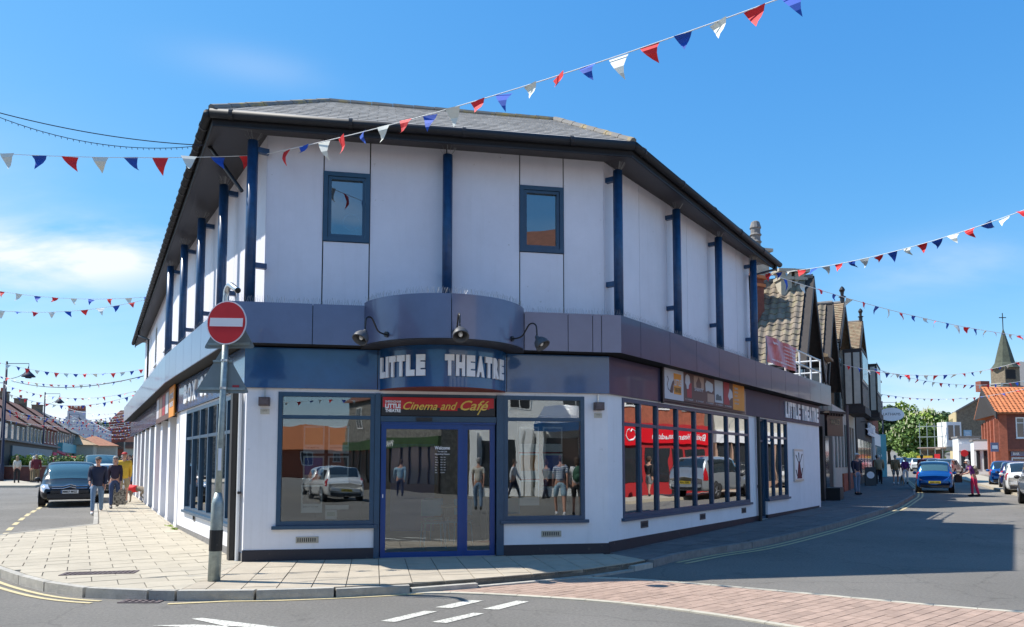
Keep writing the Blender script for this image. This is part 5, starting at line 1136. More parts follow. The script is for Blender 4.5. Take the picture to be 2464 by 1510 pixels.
# chimneys behind the theatre roof
def stack(label, c, w_, d_, z0, z1, m_, pots=0, pot='grime', rz=.5, cap='stone'):
    t = thing('chimney_stack', label, 'chimney', (c[0], c[1], z0)); part('shaft', m_, lambda m: m.box((c[0], c[1], (z0+z1)/2), w_, d_, z1-z0, rz), t)
    part('cap', cap, lambda m: (m.box((c[0], c[1], z1+.06), w_+.25, d_+.25, .12, rz), m.box((c[0], c[1], z1-.25), w_+.12, d_+.12, .12, rz)), t)
    for k in range(pots):
        x = (k+.5)*w_/pots-w_/2; q = (c[0]+x*math.cos(rz), c[1]+x*math.sin(rz), z1+.12)
        part('chimney_pot', pot, lambda m: m.lathe([(.2, 0), (.2, .3), (.25, .35), (.2, .42), (.2, .6), (.25, .65), (.2, .72), (.2, .9), (.24, .95), (.17, 1.2), (.1, 1.25)], q, 12), t)
    return t
stack('tall pale stone chimney with a louvred pot rising behind the theatre eaves', (10.15, 30.6), .75, .7, 4, 10.4, 'stone', 1, 'grime', .3)
stack('lower pale stone shaft joined to the tall chimney', (9.55, 30.6), .6, .6, 4, 10.0, 'stone', 0, rz=.3)
stack('squat red brick stack just behind the end of the theatre eaves', (9.45, 29.3), .8, .7, 4, 8.95, 'brickd', 0, cap='otile')
stack('twin pale stone stack left, on the pantiled ridge', (10.9, 29.6), .45, .5, 7, 9.3, 'stone', 0, rz=.1)
stack('twin pale stone stack right, on the pantiled ridge', (11.5, 29.7), .45, .5, 7, 9.3, 'stone', 0, rz=.1)

# --- right hand side of the right street
BK = Fr((43.0, 66.0), (61, 67.2)); BS = Fr((47.6, 75.2), (43.0, 66.0))
bh = thing('brick_house', 'red brick building with orange tiled roof at the right edge', 'house', (50, 70, .5))
part('wall', 'brickd', lambda m: m.fbox(BK, .02, 18, -.4, 0, 2.9, 6.0), bh); part('wall', 'brick', lambda m: m.fbox(BK, .02, 18, -.9, -.4, -.4, 2.9), bh)
part('back_wall', 'brick', lambda m: m.prism([(44.5, 68), (61, 69), (61, 75), (47.8, 75)], 0, 6.0), bh)
part('side_wall', 'brick', lambda m: m.fbox(BS, 0, BS.L, -.6, -.02, -.2, 6.0), bh)
part('jetty_beam', 'brick', lambda m: m.fbox(BK, .1, 18, -.4, .04, 2.75, 2.95), bh)
for s_ in (.5, 2.7, 5.0, 7.3, 9.9): part('brick_pier', 'brick', lambda m: m.fbox(BS, s_-.3, s_+.3, 0, .35, -.2, 5.6), bh)
for s_ in (1.6, 3.85, 6.15, 8.6):
    for d_ in (-.35, .35): part('slot_window', 'pane', lambda m: m.fbox(BS, s_+d_-.2, s_+d_+.2, -.02, .02, 1.2, 2.6), bh); part('slot_window', 'pane', lambda m: m.fbox(BS, s_+d_-.2, s_+d_+.2, -.02, .02, 4.0, 5.2), bh)
fw_ = window(BK, 1.55, 3.85, 3.9, 5.75, bh, o=.04, fw=.1, trans=5.25, mull=(2.3, 3.1), glass='pane', fm='white', go=-.02)
fw_ = window(BK, 1.3, 4.6, .9, 2.2, bh, o=-.34, fw=.1, trans=1.7, mull=(2.9,), glass='pane', fm='white', go=-.02)
nb = thing('blue_name_board', 'blue board with white capitals BAR over the lower window of the brick building', 'sign', BK.p3(5, -.3, 2.4)); part('board', 'blue', lambda m: m.fbox(BK, 1.25, 8, -.399, -.33, 2.3, 2.74), nb)
mb = MB(); text(mb, BK, 'BAR', 1.45, -.328, 2.41, h=.24, offset=.03); obj('sign_lettering', mb, 'whitel', nb)
sb = thing('blue_projecting_sign', 'small blue sign with white lines on the corner of the brick building', 'sign', BK.p3(.0, .3, 3.1)); part('board', 'blue', lambda m: m.fbox(BK, -1.0, -.3, .2, .26, 2.7, 3.5), sb); part('print', 'whitel', lambda m: m.fbox(BK, -.9, -.4, .26, .265, 2.95, 3.25), sb)
zz0, zz1 = 6.05, 8.8; EA = Vector(BK.p3(-.5, .5, zz0)); RG = Vector((44.4, 70.4, zz1)); bu = Vector((*BK.u, 0)); EB_ = Vector((47.0, 76, zz0))
def rslope(m):
    a, b, c, d = EA, EA+bu*18, RG+bu*17, RG
    m.hexa([tuple(q) for q in (a, b, c, d)]+[tuple(q+Vector((0, 0, .1))) for q in (a, b, c, d)])
    a, b, c, d = EB_, RG, RG+bu*17, EB_+bu*14
    m.hexa([tuple(q) for q in (a, b, c, d)]+[tuple(q+Vector((0, 0, .1))) for q in (a, b, c, d)])
rfo = part('roof', 'otile', rslope, bh)
up = RG-EA; sk = up.dot(bu); upp = up-bu*sk; Lr = upp.length; nrow = int(Lr/.36)
for j in range(nrow):
    tile_slope(rfo, EA+Vector((0, 0, .1))+upp.normalized()*j*.36+bu*(sk*j*.36/Lr), bu, upp, 6.8, .37, .42, .36, pt_or, 'pantile')
part('gable_end', 'timber', lambda m: m.add([tuple(EA+bu*.3), tuple(EB_), tuple(RG)], [(0, 1, 2)]), bh)
part('bargeboard', 'timber', lambda m: m.hexa([tuple(q+Vector((dx, 0, dz))) for dz, q, dx in ((-.5, EA, -.1), (-.5, EA, .02), (-.5, RG, .02), (-.5, RG, -.1), (.12, EA, -.1), (.12, EA, .02), (.12, RG, .02), (.12, RG, -.1))]), bh)
part('chimney', 'brickd', lambda m: m.box((45.0, 71.2, zz1+.2), .9, .7, 1.0, .1), bh)
# big stone gabled building behind
SB = Fr((56.6, 95), (63.0, 96.5))
sbh = thing('stone_building', 'tall brown stone building with a yellow brick street front behind the white shops', 'building', (60, 99, 1))
BKV = Vector((4.6, 9.4, 0))
mb = MB(); pr = [(0, 0), (0, 8.3), (6.3, 11.3), (6.3, 0)]; mb.add([tuple(Vector(SB.p3(s, 0, z))+BKV*q) for q in (0, 1) for s, z in pr], [(0, 3, 2, 1), (4, 5, 6, 7), (0, 1, 5, 4), (1, 2, 6, 5), (2, 3, 7, 6)]); obj('wall', mb, 'brownst', sbh)
SS = Fr((61.1, 104.3), SB.pt(-.02, 0)); part('street_front', 'yellowb', lambda m: m.fbox(SS, 0, SS.L, 0, .1, 0, 8.3), sbh)
for s_ in (1., 2.5, 4.0, 5.5): part('window', 'pane', lambda m: m.fbox(SS, s_-.3, s_+.3, .1, .13, 5.6, 7.6), sbh)
part('roof', 'grime', lambda m: m.hexa([tuple(Vector(SB.p3(s_, .3, z_))+BKV*q_) for s_, z_, q_ in ((-.4, 8.15, 0), (6.4, 11.35, 0), (6.4, 11.35, 1), (-.4, 8.15, 1), (-.4, 8.35, 0), (6.4, 11.6, 0), (6.4, 11.6, 1), (-.4, 8.35, 1))]), sbh)
mu = thing('painted_mural_board', 'pale blue painted board with waves on the brown stone gable', 'sign', SB.p3(1.5, .1, 5)); part('board', 'lightb', lambda m: m.fbox(SB, .9, 2.1, .0, .06, 4.7, 5.9), mu); part('print', 'whitel', lambda m: [m.fbox(SB, 1.0+.1*k, 1.8+.05*k, .06, .065, 5.6-.22*k, 5.66-.22*k) for k in range(3)], mu)
stack('dark brick stack on the orange roofed building', (61.5, 94), 1.6, 1.2, 9, 11.6, 'brownst', 0)
# bay and shops below
wb = thing('white_bay_window', 'white two storey bay window with an iron balcony in front of the yellow brick wall', 'bay window', (54.8, 92, 1))
WB = Fr((52.9, 91), (54.8, 91)); part('bay', 'white', lambda m: m.fbox(WB, 0, 1.8, -2, 0, 3.7, 6.7), wb); part('base', 'stone', lambda m: m.fbox(WB, -.2, 1.9, -2.2, .1, 3.2, 3.69), wb)
for a, b in ((.2, .8), (1.0, 1.6)): part('pane', 'pane', lambda m: m.fbox(WB, a, b, 0, .03, 4.5, 6.3), wb)
part('balcony_rail', 'black', lambda m: [m.tube([WB.p3(.4, .6, z), WB.p3(2.0, .6, z)], .03, 5) for z in (3.9, 4.3, 4.7)]+[m.tube([WB.p3(.4+k*.4, .6, 3.7), WB.p3(.4+k*.4, .6, 4.7)], .03, 5) for k in range(5)], wb)
sc_ = thing('scaffolded_shop', 'scaffolded old shop left of the white bay window', 'building', (50, 93, 1))
SCF = Fr((50.9, 93.2), (53.0, 91.8)); part('wall', 'brownst', lambda m: m.fbox(SCF, 0, 2.4, -2, 0, .4, 3.4), sc_)
for k in range(4): part('pole', 'galv', lambda m: m.tube([SCF.p3(k*.8, .9, .6), SCF.p3(k*.8, .9, 6.6)], .05, 6), sc_)
for z in (3.6, 4.9, 6.2): part('ledger', 'galv', lambda m: m.tube([SCF.p3(-.2, .9, z), SCF.p3(2.6, .9, z)], .05, 6), sc_)
part('boards', 'bantan', lambda m: m.fbox(SCF, -.3, 2.7, .1, 1.0, 3.5, 3.62), sc_)
part('red_notice', 'fr', lambda m: m.fbox(SCF, 1.5, 2.1, .95, 1.0, 1.2, 2.8), sc_)
part('yellow_barrier', 'yel', lambda m: m.fbox(SCF, -.4, 1.3, .95, 1.0, 1.0, 2.6), sc_)
for i, (x0_, x1_, m_, lab) in enumerate((((49.8, 84), (50.4, 78.6), 'white', 'white charity shopfront with a round red badge right of the scaffolding'), ((48.6, 77.9), (45.6, 71.0), 'white', 'white fronted shop next to the brick building'))):
    if i == 0: F_ = Fr((48.0, 80.5), (49.9, 79.8))
    else: F_ = Fr((45.0, 73.0), (46.6, 72.2))
    t = thing('white_shop', lab, 'shop', F_.p3(1., -2, .7)); part('wall', m_, lambda m: m.fbox(F_, 0, F_.L, -3, 0, .3, 4.4 if i == 0 else 3.8), t)
    part('shop_fascia', 'whitel', lambda m: m.fbox(F_, 0, F_.L, 0, .2, 3.0, 3.8), t)
    for k in range(3): part('shop_window', 'pane', lambda m: m.fbox(F_, .2+k*F_.L/3, F_.L/3-.1+k*F_.L/3, .0, .05, 1.1, 2.9), t)
    part('roof', 'grime', lambda m: m.fbox(F_, -.1, F_.L+.1, -3.2, .15, 3.81 if i else 4.41, 4.0 if i else 4.6), t)
    if i == 0:
        part('round_badge', 'fr', lambda m: m.add([F_.p3(.5+.36*math.cos(k*math.pi/8), o, 2.75+.36*math.sin(k*math.pi/8)) for o in (.201, .25) for k in range(16)], [tuple(range(16)), tuple(reversed(range(16, 32)))]+[(k, k+16, (k+1) % 16+16, (k+1) % 16) for k in range(16)]), t)
# church with spire, far behind
ch = thing('church', 'distant church with a slate spire topped by a cross', 'church', (85, 130, 2)); cx_ = 86.2
part('tower', 'brownst', lambda m: m.box((cx_, 130, 9.5), 3.0, 3.0, 17.8, .2), ch); part('belfry_opening', 'lead', lambda m: m.box((cx_-.1, 128.45, 17.0), 1.9, .2, 1.6, .2), ch)
M['spire'] = mat('mossy_slate_spire', (.075, .085, .06), .9, var=.35, vscale=1.5)
def spire(m):
    m.lathe([(2.25, 18.2), (1.55, 19.2), (1.05, 21.3), (.17, 24.8), (.05, 25.2)], (cx_, 130, 0), 8)
part('spire', 'spire', spire, ch); part('cross', 'black', lambda m: (m.tube([(cx_, 130, 25.0), (cx_, 130, 28.0)], .08, 6), m.tube([(cx_-.6, 130, 27.2), (cx_+.6, 130, 27.2)], .08, 6)), ch)
part('nave_roof', 'grime', lambda m: m.add([(cx_+.8, 127, 12), (cx_+16, 127, 12), (cx_+16, 138, 20.5), (cx_+6.5, 138, 20.5)], [(0, 1, 2, 3)]), ch)
part('nave_wall', 'brickd', lambda m: m.box((cx_+10, 131, 7), 16, 6, 12.5), ch)

# --- facades opposite the theatre's right side (out of frame; they are what its windows mirror)
OP = Fr((23.4, 29.0), (20.4, 22.3)); bb = .5
oh = house('charity_shop', 'red fronted heart charity shop facing the side windows of the theatre', OP, -.2, 7.3, 8, 6.2, 9, 'brick', 'rtile', [(1.4, 4.3, 1.2, 1.4), (3.6, 4.3, 1.2, 1.4), (5.8, 4.3, 1.2, 1.4)], cat='shop')
part('shopfront', 'redc', lambda m: m.fbox(OP, -.2, 7.3, 0, .25, -.2, 3.6), oh)
M['bright_red'] = mat('bright_red_sign', (.75, .01, .02), .4)
part('sign', 'bright_red', lambda m: m.fbox(OP, .1, 5.6, .25, .35, 2.65, 3.3), oh); part('sign', 'bright_red', lambda m: m.fbox(OP, 5.7, 7.1, .25, .35, 2.5, 3.4), oh)
mb = MB(); text(mb, OP, 'British Heart Foundation', .4, .352, 2.85, w=4.4, h=.3, offset=.012); obj('sign_lettering', mb, 'whitel', oh)
mb = MB(); mb.tube([OP.p3(6.4+x, .36, 2.95+z) for x, z in ((0, -.25), (-.3, 0), (-.28, .25), (-.1, .32), (0, .18), (.1, .32), (.28, .25), (.3, 0), (0, -.25))], .03, 6); obj('heart_mark', mb, 'whitel', oh)
for a, b in ((.4, 2.0), (3.4, 5.2), (5.5, 7.0)): part('shop_window', 'pane', lambda m: m.fbox(OP, a, b, .251, .27, .8, 2.4), oh)
part('shop_doorway', 'lead', lambda m: m.fbox(OP, 2.2, 3.2, .251, .26, .2, 2.4), oh)
OP2 = Fr((27.2, 38), (23.6, 29.6))
oh = house('cream_shop', 'cream fronted shop with blue capitals facing the far side windows', OP2, 0, 9.0, 8, 6.4, 9, 'creamr', 'rtile', [(1.5, 4.4, 1.2, 1.4), (4.5, 4.4, 1.2, 1.4), (7.5, 4.4, 1.2, 1.4)], cat='shop', shop=(0, 9, 'bantan', 'whitel', 'CRISPINS', 'blue'))
# --- buildings behind the camera (mirrored by the front windows)
BF = Fr((17.5, -3.5), (7.5, -13.5))
bb_ = house('white_corner_building', 'white painted building with columns and a blue canopy behind the viewer', BF, 0, 14, 9, 10.5, 15.5, 'white', 'rtile', [(2, 4.5, 1.3, 1.7), (5, 4.5, 1.3, 1.7), (8, 4.5, 1.3, 1.7), (11, 4.5, 1.3, 1.7)], cat='building')
for s_ in (4.2, 7.0, 9.75, 10.4, 10.9, 13.5): part('column', 'white', lambda m: m.fbox(BF, s_-.2, s_+.2, .1, .45, 0, 3.4), bb_)
for a, b in ((.4, 4.0), (5.2, 7.2), (7.8, 10.5), (11.1, 13.2)): part('shop_window', 'pane', lambda m: m.fbox(BF, a, b, .0, .05, .5, 3.0), bb_)
part('canopy', 'blue', lambda m: m.hexa([BF.p3(1, .1, 3.6), BF.p3(9.6, .1, 3.6), BF.p3(9.6, 1.6, 3.3), BF.p3(1, 1.6, 3.3), BF.p3(1, .1, 4.6), BF.p3(9.6, .1, 4.6), BF.p3(9.6, 1.6, 3.7), BF.p3(1, 1.6, 3.7)]), bb_)
BG = Fr((6.5, -15), (3.4, -30)); 
house('dark_flint_house', 'dark flint house with a green sign behind the viewer', BG, 0, 15, 8, 6.2, 9, 'flint', 'rtile', [(2, 4, 1.1, 1.5), (5.5, 4, 1.1, 1.5), (9, 4, 1.1, 1.5), (12.5, 4, 1.1, 1.5)], shop=(0, 15, 'timber', 'leafd', 'PHARMACY', 'whitel'))
BH = Fr((-6, -26), (-14, 2))
house('dark_terrace', 'long dark brick terrace behind the viewer on the left', BH, 0, 29, 8, 5.6, 8.4, 'brickd', 'rtile', [(2+3.2*k, 3.6, 1.1, 1.5) for k in range(9)], shop=(0, 29, 'timber', 'black', 'BAKERY', 'whitel'), cat='terrace')
BI = Fr((14, -76), (-26, -72))
house('orange_roofed_house', 'brick house with an orange roof closing the street behind the viewer', BI, -6, 44, 9, 3.4, 6.6, 'brick', 'otile', [(1+4*k, 1.6, 1.2, 1.4) for k in range(10)], cat='house')

# --- far side of the left street
LF = Fr((-83, 148), (-43.0, 63.5)); 
LF = Fr((-41, 60), (-83, 149)); LF = Fr((-41, 60), (-83, 149))
LL = LF.L
def far_house(label, a, b, ze, zr, wallm, roofm, nw, **k):
    return house('terraced_house', label, LF, a, b, 8, ze, zr, wallm, roofm, [(a+(i+.5)*(b-a)/nw, ze-1.75, 1.1, 1.45) for i in range(nw)], chim=[(a+.4, -4, .6, 1.3, zr-.8, 1.5, 5, 'brownst')], group='terraced houses far down the left street', **k)
far_house('nearest flint house with a red brown roof down the left street', -8, 12, 5.3, 8.2, 'flint', 'rtile', 7)
far_house('second flint house down the left street', 12.2, 24, 5.5, 8.4, 'flint', 'rtile', 5)
far_house('third flint house down the left street', 24.2, 36, 5.7, 8.6, 'brickd', 'rtile', 4)
far_house('fourth flint house down the left street, over turquoise shops', 36.2, 50, 5.9, 8.8, 'flint', 'rtile', 5)
far_house('fifth house down the left street with a dark slate roof', 50.2, 66, 6.2, 9.0, 'flint', 'grime', 5)
rl = thing('restaurant_front', 'slate blue single storey restaurant front lettered red lobster on the far left', 'restaurant', (-38, 57, .5))
RLF = LF.off(1.6)
part('front', 'timber', lambda m: m.fbox(RLF, -9, 22, -1.6, 0, .2, 3.3), rl); M['slateblue'] = mat('slate_blue_board', (.06, .12, .165), .5)
part('board', 'slateblue', lambda m: m.fbox(RLF, -6, 17, 0, .12, 1.6, 3.0), rl); mb = MB(); text(mb, RLF, 'red lobster', 2.0, .121, 2.15, w=9, h=.62, shear=.3); obj('sign_lettering', mb, 'lightb', rl)
part('dark_window', 'pane', lambda m: m.fbox(RLF, -5, 10, .121, .14, .8, 2.1), rl); part('flat_roof', 'grime', lambda m: m.fbox(RLF, -9.2, 22.2, -1.7, .3, 3.3, 3.45), rl)
pk = thing('pink_notice', 'small pink notice board beside the restaurant board', 'sign', RLF.p3(19.5, .1, 1.4)); part('board', 'pink', lambda m: m.fbox(RLF, 18, 21, .0, .1, 1.5, 2.8), pk)
aw = thing('red_awning', 'red sloping awning over a shop in the left street', 'awning', LF.p3(30, .5, 3)); AF = LF
part('canvas', 'fr', lambda m: m.hexa([AF.p3(25, 0, 3.4), AF.p3(33, 0, 3.4), AF.p3(33, 2.6, 2.3), AF.p3(25, 2.6, 2.3), AF.p3(25, 0, 3.5), AF.p3(33, 0, 3.5), AF.p3(33, 2.6, 2.4), AF.p3(25, 2.6, 2.4)]), aw)
tq = thing('turquoise_shop', 'turquoise fronted shop beyond the red awning', 'shop', LF.p3(50, 0, 1)); TQ = LF
M['turq'] = mat('turquoise_board', (.08, .33, .38), .5)
part('fascia', 'turq', lambda m: m.fbox(TQ, 38, 60, -.5, .5, 3.1, 4.3), tq); part('front', 'creamr', lambda m: m.fbox(TQ, 38, 60, -1, .1, .5, 3.1), tq)
for k in range(8): part('shop_window', 'pane', lambda m: m.fbox(TQ, 38.3+k*2.7, 40.4+k*2.7, .1, .15, 1.2, 3.0), tq)
for k, (x, y, w_, ze_, zr_, m_, lab) in enumerate(((-66.6, 114, 5.5, 4.4, 6.0, 'tantile', 'single storey shop with a tan hipped roof in the left street'), (-71.5, 128, 7, 4.6, 6.3, 'clay', 'single storey shop with an orange hipped roof in the left street'))):
    t = thing('hipped_shop', lab, 'shop', (x, y, 1)); part('wall', 'stone', lambda m: m.box((x, y, (.5+ze_)/2), w_, 8, ze_-.5, .45), t)
    def hip(m):
        ca, sa = math.cos(.45), math.sin(.45); P_ = [(-w_/2-.5, -4.5), (w_/2+.5, -4.5), (w_/2+.5, 4.5), (-w_/2-.5, 4.5)]; r_ = [(-w_/2+3.2, 0), (w_/2-3.2, 0)]
        q = lambda a, b, z: (x+a*ca-b*sa, y+a*sa+b*ca, z)
        m.add([q(*p, ze_) for p in P_]+[q(*p, zr_) for p in r_], [(0, 1, 5, 4), (1, 2, 5), (2, 3, 4, 5), (3, 0, 4), (3, 2, 1, 0)])
    part('roof', m_, hip, t)
    for j in range(4): part('shop_window', 'pane', lambda m: m.box((x-w_/2*.7+j*w_*.23, y-4.3, 2.6), 1.1, .1, 1.8, .0), t)
WG = Fr((-94.5, 158), (-87.3, 161))
wgh = thing('white_gabled_house', 'large pale gabled house with a row of chimney pots in the left street', 'house', (-82, 168, 1.5))
mb = MB(); pr = [(0, 0), (0, 11.4), (1.7, 12.3), (7.8, 8.8), (7.8, 0)]; M['palew'] = mat('pale_grey_render', (.5, .48, .5), .85, var=.06)
mb.add([WG.p3(s, o, z) for o in (0, -10) for s, z in pr], [tuple(range(5)), tuple(reversed(range(5, 10)))]+[(k, k+5, (k+1) % 5+5, (k+1) % 5) for k in range(5)]); obj('wall', mb, 'palew', wgh)
part('window', 'pane', lambda m: m.fbox(WG, 5, 5.9, 0, .1, 4.6, 6.6), wgh); part('chimney', 'palew', lambda m: m.fbox(WG, .3, 3.6, -1.5, -.2, 11, 12.8), wgh)
for k in range(6): part('chimney_pot', 'brick', lambda m: m.lathe([(.3, 0), (.25, 1.1)], WG.p3(.6+k*.55, -.9, 12.8), 8), wgh)
for k, (x, y, w_, h_, m_, lab) in enumerate(((-92.5, 178, 5, 11, 'brickd', 'dark brick building with a tall chimney behind the pale gable'), (-98.5, 190, 6, 8, 'brick', 'red brick building far down the left street'), (-112, 215, 6, 8.5, 'white', 'white building at the far end of the left street'), (-128, 250, 12, 12, 'brick', 'row of red brick houses at the far end of the left street'), (-84.5, 168, 4, 5.5, 'stone', 'stone house on the near side far down the left street'))):
    t = thing('distant_building', lab, 'building', (x, y, 1.5)); part('wall', m_, lambda m: m.box((x, y, h_/2+.8), w_, 8, h_, .4), t); part('roof', 'rtile', lambda m: m.lathe([(w_*.75, h_+.8), (w_*.2, h_+3.2), (0.01, h_+3.2)], (x, y, 0), 4, M4=Matrix.Rotation(.4+math.pi/4, 4, 'Z')), t)
    for j in range(4):
        for z in (2.6, 5.6): part('window', 'pane', lambda m: m.box((x-w_*.33+j*w_*.22, y-4.2-.0, z), 1, .3, 1.4, .4), t)
part_ = None
# low brick wall and planting far left
lw = thing('garden_wall', 'low brown brick wall in front of the hedge on the far left', 'wall', (-36, 54.5, .5)); LW = Fr((-41, 53), (-30.6, 53.6))
part('brickwork', 'brickd', lambda m: m.fbox(LW, 0, 10.4, -.3, 0, .3, 1.45), lw); part('coping', 'stone', lambda m: m.fbox(LW, -.05, 10.45, -.35, .05, 1.45, 1.53), lw)
lw = thing('garden_wall', 'second stretch of low wall farther along the left street', 'wall', (-40, 66, .5)); LW2 = Fr((-37, 62), (-34.8, 66)); part('brickwork', 'brickd', lambda m: m.box((-36.5, 65, 1), 3.5, .4, 1.5, .2), lw)
# far pavement of the left street
pl = MB(); Q_ = [(-60, 100), (-38.5, 57), (-28.5, 45.5), (-27.3, 43), (-40, 43), (-60, 60)]
pl.prism(Q_ if area(Q_) > 0 else Q_[::-1], lambda p: Hx(*p)-.1, lambda p: Hx(*p)+.12); struct('pavement', pl, 'slab')
pl = MB(); Q_ = [(19.2, 22.0), (23.0, 30.0), (26.6, 38.0), (34, 52), (41.2, 66), (46, 78), (44.2, 78), (38.4, 66), (31.5, 52), (24.7, 38), (21.0, 30), (17.0, 22.0), (14.5, 16), (17, 16)]
pl.prism(Q_ if area(Q_) > 0 else Q_[::-1], lambda p: Hx(*p)-.1, lambda p: Hx(*p)+.12); struct('pavement', pl, 'slab')
# ---------------------------------------------------------------- cars
M['tyre'] = mat('tyre_rubber', (.02, .02, .021), .8); M['rim'] = mat('alloy_rim', (.45, .45, .46), .35, .8)
M['carglass'] = mat('car_glass', (.02, .03, .035), .04, spec=1.0, coat=1.)
M['carglassb'] = mat('bright_car_glass', (.06, .13, .15), .04, spec=1.0, coat=1.)
M['tail'] = mat('tail_light_red', (.4, .01, .015), .2, coat=1.); M['head'] = mat('headlight_glass', (.6, .62, .64), .12, .4, coat=1.)
M['platey'] = mat('yellow_plate', (.65, .48, .03), .5); M['platew'] = mat('white_plate', (.68, .68, .66), .5); M['trim'] = mat('black_plastic_trim', (.02, .02, .022), .5)
M['chrome'] = mat('chrome', (.7, .7, .7), .12, 1.)
PAINT = dict(black=(.004, .005, .008), blue=(.008, .1, .34), dblue=(.012, .02, .09), white=(.66, .67, .66), silver=(.38, .41, .43), grey=(.11, .125, .13), red=(.4, .02, .02), lblue=(.25, .35, .42), green=(.03, .06, .05))
for k, c in PAINT.items(): M['paint_'+k] = mat('car_paint_'+k, c, .3, .5 if k in ('silver', 'grey', 'lblue', 'blue') else .05, coat=.35 if k == 'black' else .9, spec=.3 if k == 'black' else .5)
def cr(P, t):      # Catmull-Rom through a list of tuples, t in [0,len-1]
    i = min(int(t), len(P)-2); f = t-i; g = lambda k: P[max(0, min(len(P)-1, k))]
    p0, p1, p2, p3 = g(i-1), g(i), g(i+1), g(i+2)
    return tuple(.5*((2*b)+(c-a)*f+(2*a-5*b+4*c-d)*f*f+(3*b-a-3*c+d)*f**3) for a, b, c, d in zip(p0, p1, p2, p3))
def car(name, label, pos, head, paint, kind='hatch', L=4.1, W=1.74, Ht=1.48, plate=None, glass='carglass', scale=1., group=None, cat='car', detail=True, grille='bar', z=None):
    t = thing(name, label, cat, (0, 0, 0), group=group); w = W/2; pm_ = 'paint_'+paint
    # stations along y (front positive): y, z low, belt z, top z, half width, half width at roof
    hb = .62*Ht; h = Ht
    if kind == 'hatch':
        st = [(-L/2, .34, .80, .82, w*.84, w*.74), (-L/2+.05, .26, .91, .93, w*.91, w*.79), (-L/2+.16, .24, hb, hb+.06, w*.95, w*.76), (-L/2+.42, .24, hb, h*.93, w*.98, w*.73), (-L/2+.85, .22, hb-.01, h-.01, w, w*.76), (-.15, .2, hb-.03, h, w, w*.77), (.35, .2, hb-.05, h*.955, w, w*.75),
              (.78, .2, hb-.07, h*.82, w, w*.74), (1.12, .2, hb-.10, hb-.03, w*.99, w*.72), (L/2-.55, .22, hb-.17, hb-.14, w*.97, w*.74), (L/2-.18, .24, .68, .71, w*.91, w*.72), (L/2-.04, .28, .60, .62, w*.82, w*.66), (L/2, .36, .5, .52, w*.74, w*.6)]
        ws, rw = (6.15, 8.0), (2.05, 3.35)
    elif kind == 'suv':
        st = [(-L/2, .5, .9, .92, w*.86, w*.78), (-L/2+.06, .42, 1.05, 1.1, w*.94, w*.84), (-L/2+.16, .4, 1.1, h*.80, w*.97, w*.80), (-L/2+.4, .38, 1.1, h*.96, w, w*.78), (-L/2+.9, .36, 1.08, h, w, w*.78), (-.1, .36, 1.07, h, w, w*.79), (.35, .36, 1.06, h*.965, w, w*.77),
              (.75, .36, 1.05, h*.82, w, w*.76), (1.1, .36, 1.04, 1.12, w, w*.8), (L/2-.5, .38, .98, 1.04, w*.98, w*.82), (L/2-.15, .4, .88, .92, w*.94, w*.8), (L/2-.04, .44, .8, .82, w*.88, w*.74), (L/2, .5, .7, .72, w*.8, w*.7)]
        ws, rw = (6.15, 8.0), (1.6, 2.9)
    v = lambda q: [(0, q[1]), (q[4]*.8, q[1]), (q[4]*.97, q[1]+.10), (q[4], (q[1]+q[2])/2), (q[4]*.97, q[2]), (q[5]+min(.05, .1*(q[3]-q[2])), q[3]-.09*min(1, (q[3]-q[2])/.35)-.015), (q[5]*.78, q[3]+.0), (0, q[3]+.025)]
    def S(u, vv, off=0):
        q = cr(st, u); P_ = v(q); p = cr(P_, vv); 
        if off:
            e = .03; a = S(u+e if u < len(st)-1.05 else u-e, vv); b = S(u, vv+e if vv < 6.95 else vv-e); c = (q[0], 0, 0)
            p0 = Vector((p[0], q[0], p[1])); da = Vector(a)-p0; db = Vector(b)-p0
            if u >= len(st)-1.05: da = -da
            if vv >= 6.95: db = -db
            n_ = da.cross(db)
            if n_.length > 1e-9:
                n_.normalize()
                if n_.x*p[0] < 0 and abs(n_.x) > .2 or (abs(n_.x) <= .2 and n_.z < 0 and vv > 4): n_ = -n_
                p0 = p0+n_*off
            return tuple(p0)
        return (p[0], q[0], p[1])
    nu, nv = 36, 16; mb = MB(); vs = []
    for i in range(nu+1):
        for k in range(2*nv+1):
            vv = 7*(k if k <= nv else 2*nv-k)/nv; x, y, z_ = S((len(st)-1)*i/nu, vv); vs.append((x if k <= nv else -x, y, z_))
    m = 2*nv+1; fs = [(i*m+k, i*m+k+1, (i+1)*m+k+1, (i+1)*m+k) for i in range(nu) for k in range(2*nv)]
    fs += [tuple(range(m-1)), tuple(reversed(range(nu*m, nu*m+m-1)))]
    mb.add(vs, fs); obj('body', mb, pm_, t, smooth=True, local=True)
    def patch(nm, u0, u1, v0, v1, m_, off=.007, both=True, nU=8, nV=6, par=t, full=False):
        sides = (1,) if full else ((1, -1) if both else (1,))
        for sd in sides:
            mb = MB(); vs = []
            rng = [v0+(v1-v0)*k/nV for k in range(nV+1)]
            pts = [(vv, 1) for vv in rng]+([(vv, -1) for vv in reversed(rng[:-1])] if full else [])
            for i in range(nU+1):
                for vv, s2 in pts:
                    x, y, z_ = S(u0+(u1-u0)*i/nU, vv, off); vs.append((x*sd*s2, y, z_))
            k_ = len(pts); mb.add(vs, [(i*k_+k, i*k_+k+1, (i+1)*k_+k+1, (i+1)*k_+k) for i in range(nU) for k in range(k_-1)]); obj(nm, mb, m_, par, smooth=True, local=True)
    patch('windscreen', ws[0], ws[1]-.08, 5.35, 7, glass, full=True); patch('rear_window', rw[0]+.15, rw[1], 5.45, 7, glass, full=True)
